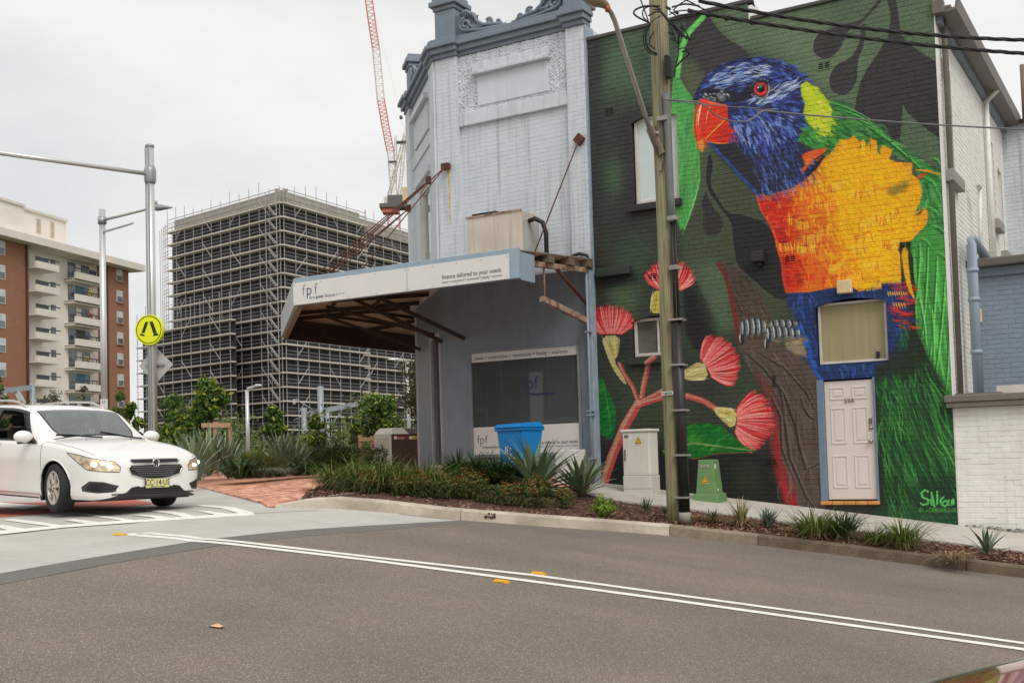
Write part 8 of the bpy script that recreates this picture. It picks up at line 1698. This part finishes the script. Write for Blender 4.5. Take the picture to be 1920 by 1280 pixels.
def cring(x):
    w, zb, zs, zt, c = (float(hermite(np.array([x]), CTA[:, 0], CTA[:, k])[0]) for k in range(1, 6))
    lo_ = [(0, zb), (.82*w, zb), (.955*w, zb+.035), (.972*w, zb+.35*(zs-zb)), (.998*w, zb+.72*(zs-zb)), (.984*w, zs-.012)]
    e = min(zs+.022, zt-.035)
    hd = [(.945*w, e), (.845*w, e+(zt-e)*.50), (.63*w, e+(zt-e)*.80), (.33*w, e+(zt-e)*.96), (0, zt)]
    cbn = [(.95*w, .915), (.885*w, .915+.55*(zt-.06-.915)), (.745*w, zt-.052), (.45*w, zt-.010), (0, zt)]
    tp = [(a[0]*(1-c)+b[0]*c, a[1]*(1-c)+b[1]*c) for a, b in zip(hd, cbn)]
    return lo_+tp
def cat(P, r):
    i = int(min(max(math.floor(r), 0), len(P)-2)); t = r-i; p1, p2 = np.array(P[i]), np.array(P[i+1])
    p0 = np.array(P[i-1]) if i > 0 else np.array((-P[1][0], P[1][1])); p3 = np.array(P[i+2]) if i+2 < len(P) else np.array((-P[-2][0], P[-2][1]))
    return .5*((2*p1)+(p2-p0)*t+(2*p0-5*p1+4*p2-p3)*t*t+(3*p1-p0-3*p2+p3)*t**3)
CX_ = np.concatenate([np.linspace(.975, .80, 22), np.linspace(.785, -.36, 76), np.linspace(-.375, -1.3, 66), np.linspace(-1.32, -3.3, 100), np.linspace(-3.32, -3.76, 26)])
CR_ = np.concatenate([np.linspace(0, 1, 4)[:-1], np.linspace(1, 6, 56)[:-1], np.linspace(6, 8, 30)[:-1], np.linspace(8, 10, 22)])
def csurf(x, r, s): y, z = cat(cring(x), r); return (x, s*max(y, 0), z)
CGRID = None
def make_car(label, loc, rot, paint, plate=None, lit=True, rails=True, steer=0.):
    global CGRID
    root = thing('car', label, 'car', loc); root.rotation_euler = rot
    def lp(name, mb, m, parent=None, bevel=0., smooth=None):
        o = bpy.data.objects.new(name, bpy.data.meshes.new(name)); me = o.data; me.from_pydata(mb.v, [], mb.f); bm = bmesh.new(); bm.from_mesh(me); bmesh.ops.recalc_face_normals(bm, faces=bm.faces)
        for f, sm in zip(bm.faces, mb.sm): f.smooth = sm if smooth is None else smooth
        if bevel: bmesh.ops.bevel(bm, geom=[e for e in bm.edges if e.calc_face_angle(0) > .5], offset=bevel, segments=2, affect='EDGES', clamp_overlap=True)
        bm.to_mesh(me); bm.free(); me.materials.append(m); COL.objects.link(o); o.parent = parent or root; return o
    if CGRID is None: CGRID = np.array([[cat(rg_, r) for r in CR_] for rg_ in (cring(x) for x in CX_)])
    nx_, nr_ = len(CX_), len(CR_); parts = {}
    M_GLS = glass('car_glass', (.70, .80, .76), .7, refl_veil=.20); M_TRIMB = mat('car_trim_black', (28, 28, 29), .45); M_GREYP = mat('car_grey_plastic', (62, 62, 64), .55)  # car glass carries a painted veil imitating the sky's reflection
    def cls(x, r, y, z):
        if abs(y) > .55 and r < 6.3 and r > .9:
            for ax in (0., -2.685):
                if (x-ax)**2+(z-.325)**2 < .362**2: return None
        if -.945 < x < -.385+.03*(y/.7)**2 and r > 8.34: return 'windscreen'
        if -.965 < x < -.36+.03*(y/.7)**2 and r > 8.24: return 'windscreen_trim'
        if 6.08 < r < 7.98:
            k = (r-6.08)/1.9; xa = -.50-.50*k
            if x < xa and x > -3.42+.3*k:
                ins = 6.24 < r < 7.80
                if ins and -1.62-.03*k < x < xa-.09: return 'open' if y < 0 else 'side_window'
                if ins and -2.62+.05*k < x < -1.76-.0*k: return 'rear_window'
                if ins and -3.28+.3*k < x < -2.72: return 'quarter_window'
                return 'window_trim'
        if x < -3.40 and x > -3.58 and r > 8.3: return 'tailgate_window'
        if r < 1.55 and x > .5: return 'bumper_lip'
        if 2.1 < r <= 6.08 and -1.70 < x < -.31: return 'front_door'
        if 2.1 < r <= 6.08 and -2.62 < x < -1.72: return 'rear_door'
        if r > 6.6 and -.33 < x < .80: return 'bonnet'
        if x > .60 and r < 6.0: return 'front_bumper'
        return 'body'
    for s in (-1, 1):
        for i in range(nx_-1):
            for j in range(nr_-1):
                q = [(i, j), (i+1, j), (i+1, j+1), (i, j+1)]; P = [(CX_[a], s*max(CGRID[a, b, 0], 0), CGRID[a, b, 1]) for a, b in q]
                c = np.mean(P, 0); k = cls(c[0], (CR_[j]+CR_[j+1])/2, c[1], c[2])
                if k is None or k == 'open': continue
                if k in ('front_door', 'rear_door', 'side_window', 'rear_window', 'quarter_window'): k = k+('_r' if s < 0 else '_l')
                V, F = parts.setdefault(k, ({}, []))
                idx = []
                for (a, b), p in zip(q, P):
                    key = (a, b, s if p[1] != 0 else 0)
                    if key not in V: V[key] = (len(V), p)
                    idx.append(V[key][0])
                F.append(tuple(idx) if s > 0 else tuple(idx[::-1]))
    def mobj(name, k, m):
        V, F = parts[k]; v = [p for _, p in sorted(V.values(), key=lambda t: t[0])]
        me = bpy.data.meshes.new(name); me.from_pydata(v, [], F); bm = bmesh.new(); bm.from_mesh(me); bmesh.ops.remove_doubles(bm, verts=bm.verts, dist=1e-5); bmesh.ops.recalc_face_normals(bm, faces=bm.faces)
        bm.to_mesh(me); bm.free(); me.polygons.foreach_set('use_smooth', [True]*len(me.polygons)); me.materials.append(m); o = bpy.data.objects.new(name, me); COL.objects.link(o); o.parent = root; return o
    MMAP = {'windscreen': M_GLS, 'windscreen_trim': M_TRIMB, 'window_trim': M_TRIMB, 'tailgate_window': M_GLS, 'bumper_lip': M_GREYP}
    OB = {}
    for k in list(parts):
        nm = k[:-2] if k.endswith(('_r', '_l')) else k
        OB[k] = mobj(nm, k, M_GLS if nm in ('side_window', 'rear_window', 'quarter_window') else MMAP.get(nm, paint))
    # hull used to seat the details
    hv = []; hf = []
    for s in (-1, 1):
        k0 = len(hv); hv += [(CX_[i], s*max(CGRID[i, j, 0], 0), CGRID[i, j, 1]) for i in range(nx_) for j in range(nr_)]
        for i in range(nx_-1):
            for j in range(nr_-1): q = (k0+i*nr_+j, k0+(i+1)*nr_+j, k0+(i+1)*nr_+j+1, k0+i*nr_+j+1); hf.append(q if s > 0 else q[::-1])
    k0 = len(hv); hv.append((.978, 0, .45)); 
    for s in range(2):
        b = s*nx_*nr_
        for j in range(nr_-1): hf.append((b+j, b+j+1, k0))
    bvh = BVHTree.FromPolygons([Vector(v) for v in hv], hf)
    noz = MB(); noz.add([hv[0*nx_*nr_+j] for j in range(nr_)]+[hv[nx_*nr_+j] for j in range(nr_)][::-1]+[(.978, 0, .45)], [(i, (i+1) % (2*nr_), 2*nr_) for i in range(2*nr_)], True); lp('front_bumper_centre', noz, paint)
    def seat(p, d, off):
        d = Vector(d).normalized(); h = bvh.ray_cast(Vector(p)-d*3, d)
        if h[0] is None: h2 = bvh.find_nearest(Vector(p)); return h2[0]-d*off
        return h[0]-d*off
    def patch(name, poly, d, off, m, parent=None, cuts=3, smooth=True, thick=0.):
        """poly: local points; laid on the hull along direction d"""
        bm = bmesh.new(); vs = [bm.verts.new(p) for p in poly]; f = bm.faces.new(vs); bmesh.ops.triangulate(bm, faces=[f])
        for _ in range(cuts):
            bmesh.ops.subdivide_edges(bm, edges=[e for e in bm.edges if e.calc_length() > .035], cuts=1, use_grid_fill=False); bmesh.ops.triangulate(bm, faces=bm.faces[:])
        for v in bm.verts: v.co = seat(v.co, d, off)
        bmesh.ops.recalc_face_normals(bm, faces=bm.faces)
        me = bpy.data.meshes.new(name); bm.to_mesh(me); bm.free(); me.polygons.foreach_set('use_smooth', [smooth]*len(me.polygons)); me.materials.append(m); o = bpy.data.objects.new(name, me); COL.objects.link(o); o.parent = parent or root; return o
    def outline(name, poly, d, off, r, m, parent=None, closed=True):
        P = []; q = poly+([poly[0]] if closed else [])
        for a, b in zip(q[:-1], q[1:]):
            n = max(2, int((Vector(a)-Vector(b)).length/.03))
            for k in range(n): P.append(seat(Vector(a).lerp(Vector(b), k/n), d, off))
        P.append(seat(Vector(q[-1]), d, off)); return lp(name, MB().tube([tuple(p) for p in P], r, 6), m, parent)
    M_CHR = mat('car_chrome', (214, 214, 212), .12, metal=1.); M_GAP = mat('car_shut_line', (96, 94, 92), .6)
    FD = (-1, 0, 0)
    # grilles
    g = patch('upper_grille', [(1, -.37, .690), (1, -.33, .664), (1, 0, .656), (1, .33, .664), (1, .37, .690), (1, .33, .704), (1, 0, .706), (1, -.33, .704)], FD, .006, M_TRIMB); outline('grille_surround', [(1, -.385, .690), (1, -.34, .659), (1, 0, .650), (1, .34, .659), (1, .385, .690), (1, .34, .709), (1, 0, .711), (1, -.34, .709)], FD, .006, .006, M_CHR, g)
    GP = [(1, -.40, .590), (1, -.355, .512), (1, -.20, .468), (1, 0, .455), (1, .20, .468), (1, .355, .512), (1, .40, .590), (1, .365, .626), (1, 0, .636), (1, -.365, .626)]
    g = patch('grille', GP, FD, .006, M_TRIMB); outline('grille_surround', [(p[0], p[1]*1.025, .545+(p[2]-.545)*1.06) for p in GP], FD, .006, .009, M_CHR, g)
    for k in range(5):
        z = .492+k*.028; h = .25+.032*min(k, 3)+(.02 if k > 2 else 0); outline('grille_bar', [(1, -h, z+.004), (1, 0, z), (1, h, z+.004)], FD, .012, .006, mat('grille_grey', (104, 104, 106), .4), g, False)
    IP = [(.7, -.80, .432), (.8, -.66, .426), (.9, -.50, .372), (.9, -.57, .296), (.8, -.74, .282), (.6, -.835, .300), (.6, -.85, .355)]
    for s in (1, -1):
        IQ = [(p[0], p[1]*s, p[2]) for p in IP]; dd = (-.85, -.5*(-s)*-1, 0); dd = (-.85, -.52*(1 if IQ[0][1] > 0 else -1), 0)
        g = patch('fog_lamp_surround', IQ, dd, .004, M_GREYP); c = np.mean(IQ, 0); patch('fog_intake', [tuple(c+(np.array(p)-c)*.72) for p in IQ], dd, .009, M_TRIMB, g)
        for k in range(2): outline('intake_bar', [(1, s*-.79, .318+k*.034), (1, s*-.60, .316+k*.034)], dd, .012, .008, M_GREYP, g, False)
    LI = [(1, -.44, .265), (1, -.36, .335), (1, -.26, .350), (1, .26, .350), (1, .36, .335), (1, .44, .265), (1, 0, .250)]
    g = patch('lower_intake', LI, FD, .006, M_TRIMB); outline('intake_trim', [(1, -.62, .262), (1, -.44, .268), (1, -.36, .340), (1, -.26, .355)], FD, .006, .009, M_GREYP, g, False); outline('intake_trim', [(1, .62, .262), (1, .44, .268), (1, .36, .340), (1, .26, .355)], FD, .006, .009, M_GREYP, g, False)
    for k in range(3): outline('intake_bar', [(1, -.34, .275+k*.024), (1, .34, .275+k*.024)], FD, .012, .005, M_GREYP, g, False)
    # badge
    b0 = seat((1, 0, .660), FD, .016); bd = lp('badge', MB().lathe([(.058, -.012), (.058, .0), (.046, .004), (.046, .001), (.02, .001)], tuple(b0), 20, 'x'), M_CHR)
    M_BDK = mat('badge_dark', (60, 60, 62), .3)
    lp('badge_emblem', MB().add([(b0[0]+.006, b0[1]+a, b0[2]+c) for a, c in [(-.030, -.028), (-.012, -.034), (.0, -.012), (.014, -.034), (.030, -.030), (.022, -.004), (.030, .014), (.014, .030), (-.008, .034), (-.026, .022), (-.012, .012), (-.030, .004), (-.018, -.006)]], [tuple(range(13))]), M_BDK, bd)
    # headlamps
    M_HL = mat('headlamp_lens', (222, 200, 172), .12, metal=.35, var=.45, vscale=16, bump=.5, bscale=34, coat=1.)
    M_LAMP = bpy.data.materials.get('headlamp_glow') or bpy.data.materials.new('headlamp_glow'); M_LAMP.use_nodes = True; be = M_LAMP.node_tree.nodes['Principled BSDF']; be.inputs['Base Color'].default_value = (1, .85, .6, 1); be.inputs['Emission Color'].default_value = (1, .82, .55, 1); be.inputs['Emission Strength'].default_value = 3.0
    HL = [(.28, -.865, .790), (.50, -.82, .765), (.70, -.70, .716), (.84, -.50, .680), (.90, -.462, .610), (.90, -.475, .548), (.80, -.68, .560), (.66, -.80, .580), (.52, -.845, .665)]
    for s in (1, -1):
        Q = [(p[0], p[1]*s, p[2]) for p in HL]; dd = (-.72, .69*s, 0)
        h = patch('headlamp', Q, dd, .005, M_HL, cuts=4); outline('headlamp_edge', Q, dd, .004, .0045, M_TRIMB, h)
        if lit:
            for (a, b_, c, rr) in ((.70, -.70, .645, .062), (.83, -.56, .615, .05)):
                p = seat((a, b_*s, c), dd, .008); lp('lamp_bulb', MB().lathe([(rr*.1, -rr*.5), (rr*.7, -rr*.35), (rr*.85, 0), (rr*.7, rr*.35), (rr*.1, rr*.5)], tuple(Vector(p)+Vector(dd)*rr*.45), 12), M_LAMP, h)
        p = seat((.60, -.80*s, .66), dd, .008); lp('indicator', MB().lathe([(.003, -.02), (.02, -.012), (.024, 0), (.02, .012), (.003, .02)], tuple(Vector(p)+Vector(dd)*.012), 10), mat('indicator_amber', (190, 120, 60), .3), h)
    # plate
    if plate:
        pz = .395; px_ = seat((1, 0, pz), FD, .02)[0]+.012; M_PLT = mat('plate_yellow', (214, 212, 150), .4, var=.06, vscale=9)
        pl_ = lp('number_plate', MB().box(px_-.012, px_, -.186, .186, pz-.067, pz+.067), mat('plate_frame', (40, 40, 42), .5), None, .004); lp('plate_face', MB().box(px_, px_+.003, -.178, .178, pz-.060, pz+.060), M_PLT, pl_)
        def ptext(body, y, z, s, sx):
            o = text('lettering', body, M_TRIMB, root, Vector((0, 0, 0))+wloc(root), (0, 1, 0), (0, 0, 1), s, 'CENTER', sx=sx); o.parent = pl_; o.location = (px_+.0045, y, z); return o
        ptext(plate, 0, pz-.028, .112, .80); ptext('NEW SOUTH WALES', 0, pz-.055, .026, .9)
    # mirrors, handles, wipers, rails, shut lines
    for s in (-1, 1):
        mb = MB(); n = 12
        for i in range(n+1):
            t = i/n*math.pi
            for k in range(16):
                a = k/16*6.283; mb.v.append((-.60+.075*math.sin(t)*math.cos(a)*(1.3 if math.cos(a) > 0 else .7), s*(.985+.13*-math.cos(t)*-1*-1), .985+.085*math.sin(t)*math.sin(a)))
        for i in range(n):
            for k in range(16): mb.f.append((i*16+k, i*16+(k+1) % 16, (i+1)*16+(k+1) % 16, (i+1)*16+k)); mb.sm.append(True)
        m_ = lp('wing_mirror', mb, paint); lp('mirror_base', MB().bar((-.60, s*.86, .925), (-.60, s*1.06, .905), .07, .035), M_TRIMB, m_, .01); lp('mirror_sail', MB().add([(-.44, s*.865, .90), (-.70, s*.875, .90), (-.72, s*.862, 1.02), (-.44, s*.89, .90), (-.70, s*.90, .90), (-.72, s*.885, 1.02)], [(0, 1, 2), (5, 4, 3), (0, 3, 4, 1), (1, 4, 5, 2), (2, 5, 3, 0)]), M_TRIMB, m_)
        dr_ = OB['front_door'+('_r' if s < 0 else '_l')]; hp = Vector(csurf(-1.45, 5.1, s)); lp('door_handle', MB().tube([(hp.x+.10, hp.y-s*.005, hp.z), (hp.x+.07, hp.y+s*.03, hp.z), (hp.x-.07, hp.y+s*.03, hp.z+.004), (hp.x-.10, hp.y-s*.005, hp.z+.004)], .014, 8), paint, dr_)
        for x0 in (-.31, -1.71, -2.63): lp('shut_line', MB().tube([csurf(x0, r, s) for r in np.linspace(2.1, 6.05, 18)], .0045, 5), M_GAP)
        lp('shut_line', MB().tube([csurf(x, 2.1, s) for x in np.linspace(-.31, -2.6, 20)], .0045, 5), M_GAP); lp('shut_line', MB().tube([csurf(x, 6.62, s) for x in np.linspace(.72, -.33, 24)], .004, 5), M_GAP)
        if rails:
            P = [csurf(x, 8.35, s) for x in np.linspace(-1.22, -3.15, 16)]; P = [(p[0], p[1], p[2]+(.07*min(1, i/2.5, (15-i)/2.5))) for i, p in enumerate(P)]; lp('roof_rail', MB().tube(P, .016, 8), mat('rail_silver', (196, 192, 186), .35, metal=.5))
        # wheel arches
        for ax in (0., -2.685):
            P = []
            for a in np.linspace(-.32, math.pi+.32, 30):
                x, z = ax+.366*math.cos(a), .325+.366*math.sin(a); h = bvh.ray_cast(Vector((x, s*3, z)), Vector((0, -s, 0)))
                if h[0] is not None: P.append((x, h[0].y-s*.004, z))
            lp('arch_lip', MB().tube(P, .014, 6), paint)
            wl = MB(); n = 22
            for a in np.linspace(-.5, math.pi+.5, n): x, z = ax+.375*math.cos(a), .325+.375*math.sin(a); wl.v += [(x, s*.87, z), (x, s*.50, z)]
            for k in range(n-1): wl.f.append((2*k, 2*k+1, 2*k+3, 2*k+2)); wl.sm.append(True)
            lp('wheel_well', wl, M_TRIMB)
            w = bpy.data.objects.new('wheel', None); COL.objects.link(w); w.parent = root; w.location = (ax, s*.785, .322); w.rotation_euler = (0, 0, steer if ax == 0 else 0)
            W = s
            tp_ = [(.215, -.09), (.25, -.105), (.29, -.108), (.312, -.095), (.320, -.07), (.322, 0), (.320, .07), (.312, .095), (.29, .108), (.25, .105), (.215, .09), (.205, .0), (.215, -.09)]
            lp('tyre', MB().lathe(tp_, (0, 0, 0), 40, 'y', cap=False), mat('tyre_rubber', (38, 37, 36), .8, var=.15, vscale=30), w)
            for k in range(3): lp('tread_groove', MB().lathe([(.3225, -.045+k*.045-.004), (.3235, -.045+k*.045), (.3225, -.045+k*.045+.004)], (0, 0, 0), 40, 'y', cap=False), M_TRIMB, w)
            M_RIM = mat('alloy_rim', (206, 196, 188), .35, metal=.5, var=.05, vscale=8)
            rim = lp('rim', MB().lathe([(.222, W*.095), (.222, W*.100), (.205, W*.100), (.198, W*.07), (.198, W*-.05), (.205, W*-.08)], (0, 0, 0), 40, 'y', cap=False), M_RIM, w)
            lp('brake_disc', MB().lathe([(.14, W*.0), (.14, W*.01), (.05, W*.01)], (0, 0, 0), 24, 'y'), mat('brake_iron', (96, 90, 86), .5, metal=.6), w); lp('rim_back', MB().lathe([(.2, W*-.02), (.2, W*-.015), (.02, W*-.015)], (0, 0, 0), 24, 'y'), M_TRIMB, w)
            for k in range(7):
                a = k*6.283/7+.3; d_ = np.array((math.cos(a), 0, math.sin(a))); n_ = np.array((-math.sin(a), 0, math.cos(a)))
                V = [d_*r+n_*wd*e+np.array((0, W*y, 0)) for (r, wd, y) in ((.035, .026, .098), (.12, .024, .093), (.205, .040, .099)) for e in (-1, 1)]+[d_*r+n_*wd*e+np.array((0, W*(y-.03), 0)) for (r, wd, y) in ((.035, .028, .098), (.12, .026, .093), (.205, .044, .099)) for e in (-1, 1)]
                lp('spoke', MB().add(V, [(0, 1, 3, 2), (2, 3, 5, 4), (6, 8, 9, 7), (8, 10, 11, 9), (0, 2, 8, 6), (2, 4, 10, 8), (1, 7, 9, 3), (3, 9, 11, 5), (0, 6, 7, 1), (4, 5, 11, 10)]), M_RIM, rim, .005)
            lp('hub', MB().lathe([(.062, W*.06), (.062, W*.096), (.03, W*.104)], (0, 0, 0), 20, 'y'), M_RIM, rim)
            for k in range(5): a = k*1.2566; lp('wheel_nut', MB().lathe([(.011, 0), (.011, W*.012)], (.045*math.cos(a), W*.097, .045*math.sin(a)), 6, 'y'), M_TRIMB, rim)
    for s in (-1, 1):
        lp('window_trim_edge', MB().tube([csurf(-.50-.50*k, 6.08+1.9*k, s) for k in np.linspace(0, 1, 20)], .011, 6), M_TRIMB); lp('window_trim_edge', MB().tube([csurf(-.59-.50*k, 6.24+1.56*k, s) for k in np.linspace(0.02, .98, 20)], .009, 6), M_TRIMB)
    for (y0, y1) in ((-.62, -.02), (.05, .60)):
        P = [seat((-.42+.02*k, y0+(y1-y0)*k/8, 1.4), (0, 0, -1), .014) for k in range(9)]; lp('wiper', MB().tube([tuple(p) for p in P], .011, 6), M_TRIMB)
    lp('cowl', MB().tube([tuple(seat((-.365+.035*(y/.7)**2, y, 1.5), (0, 0, -1), -.004)) for y in np.linspace(-.70, .70, 24)], .012, 6), M_TRIMB)
    for y in (-.36, .32): p = seat((-.10, y, 1.4), (0, 0, -1), .002); lp('washer_jet', MB().lathe([(.012, 0), (.006, .01)], tuple(p), 8), M_TRIMB)
    # cabin
    M_IN = mat('car_interior', (58, 58, 60), .8, var=.1, vscale=5); M_LIN = mat('car_lining', (150, 146, 138), .9)
    li = MB()
    for s in (-1, 1):
        for i in range(0, nx_-2, 2):
            if not -3.3 < CX_[i] < -.45: continue
            for j in range(0, nr_-2, 2):
                if CR_[j] < 1: continue
                c = csurf(CX_[i+1], CR_[j+1], s); k = cls(c[0], CR_[j+1], c[1], c[2])
                if k is None or k in ('windscreen', 'side_window', 'open', 'rear_window', 'quarter_window', 'tailgate_window'): continue
                q = [(CX_[a], s*max(CGRID[a, b, 0]-.03, 0), CGRID[a, b, 1]-.02) for a, b in ((i, j), (i+2, j), (i+2, j+2), (i, j+2))]; li.add(q, [(0, 1, 2, 3)])
    lp('cabin_lining', li, M_IN)
    lp('dashboard', MB().box(-.92, -.42, -.78, .78, .55, .90), M_IN, None, .05); lp('cabin_floor', MB().box(-3.3, -.4, -.8, .8, .25, .3), M_IN)
    for y in (-.38, .38):
        st_ = lp('front_seat', MB().add([(-1.62, y-.24, .45), (-1.15, y-.24, .45), (-1.15, y+.24, .45), (-1.62, y+.24, .45), (-1.62, y-.24, .58), (-1.12, y-.24, .60), (-1.12, y+.24, .60), (-1.62, y+.24, .58)], BX6).add([(-1.78, y-.22, .55), (-1.62, y-.22, .55), (-1.62, y+.22, .55), (-1.78, y+.22, .55), (-1.86, y-.18, 1.10), (-1.76, y-.18, 1.10), (-1.76, y+.18, 1.10), (-1.86, y+.18, 1.10)], BX6), M_IN, None, .04); lp('headrest', MB().box(-1.90, -1.80, y-.13, y+.13, 1.12, 1.28), M_IN, st_, .04)
    lp('rear_seat', MB().box(-2.65, -2.45, -.65, .65, .5, 1.05), M_IN, None, .05)
    sw = MB().tube([(-1.0+.06*math.sin(a)*-1, -.38+.19*math.cos(a), .93+.18*math.sin(a)) for a in np.linspace(0, 6.283, 25)], .016, 8); lp('steering_wheel', sw, M_TRIMB); lp('rear_view_mirror', MB().box(-.93, -.90, -.12, .12, 1.16, 1.22), M_TRIMB, None, .015)
    lp('underbody', MB().box(-3.5, .75, -.68, .68, .17, .30), M_TRIMB)
    return root
M_PAINTW = mat('car_paint_white', (236, 234, 230), .28, var=.012, vscale=2, coat=.6, spec=.4)
M_PAINTR = mat('car_paint_red', (150, 26, 28), .25, var=.05, vscale=3, coat=1.)
wcar = make_car('white hatchback wagon with headlights on, driving over the crossing', (-12.664, 10.51, 1.13), (0, R(2.6), R(-7.23)), M_PAINTW, 'CC·14·US', True, True, R(-10))
rcar = copy_tree(wcar); RX, RY, RW = -1.32, 2.52, 158
_kill = [o for o in rcar.children_recursive if o.name.split('.')[0] in ('number_plate', 'roof_rail')]
for k_ in _kill:
    for c in list(k_.children_recursive)+[k_]: bpy.data.objects.remove(c)
for o in [rcar]+list(rcar.children_recursive):
    if False and o.name.startswith(('number_plate', 'roof_rail')):
        for c in list(o.children_recursive)+[o]: bpy.data.objects.remove(c)
        continue
    if o.type == 'MESH':
        for i, m in enumerate(o.data.materials):
            if m.name == 'car_glass': o.data = o.data.copy(); o.data.materials[i] = glass('red_car_glass', (.30, .42, .34), .5, rough=.25); continue
            if m in (M_PAINTW, MATS['headlamp_lens']) or m.name == 'headlamp_glow':
                if m is MATS['headlamp_lens']: continue
                o.data = o.data.copy(); o.data.materials[i] = M_PAINTR if m is M_PAINTW else MATS['car_chrome']
rcar.location = (RX, RY, rz(RX, RY)); rcar.rotation_euler = (0, R(-6.0), R(RW)); tag(rcar, 'dark red parked car, only its roof edge showing at the bottom right corner', 'car')
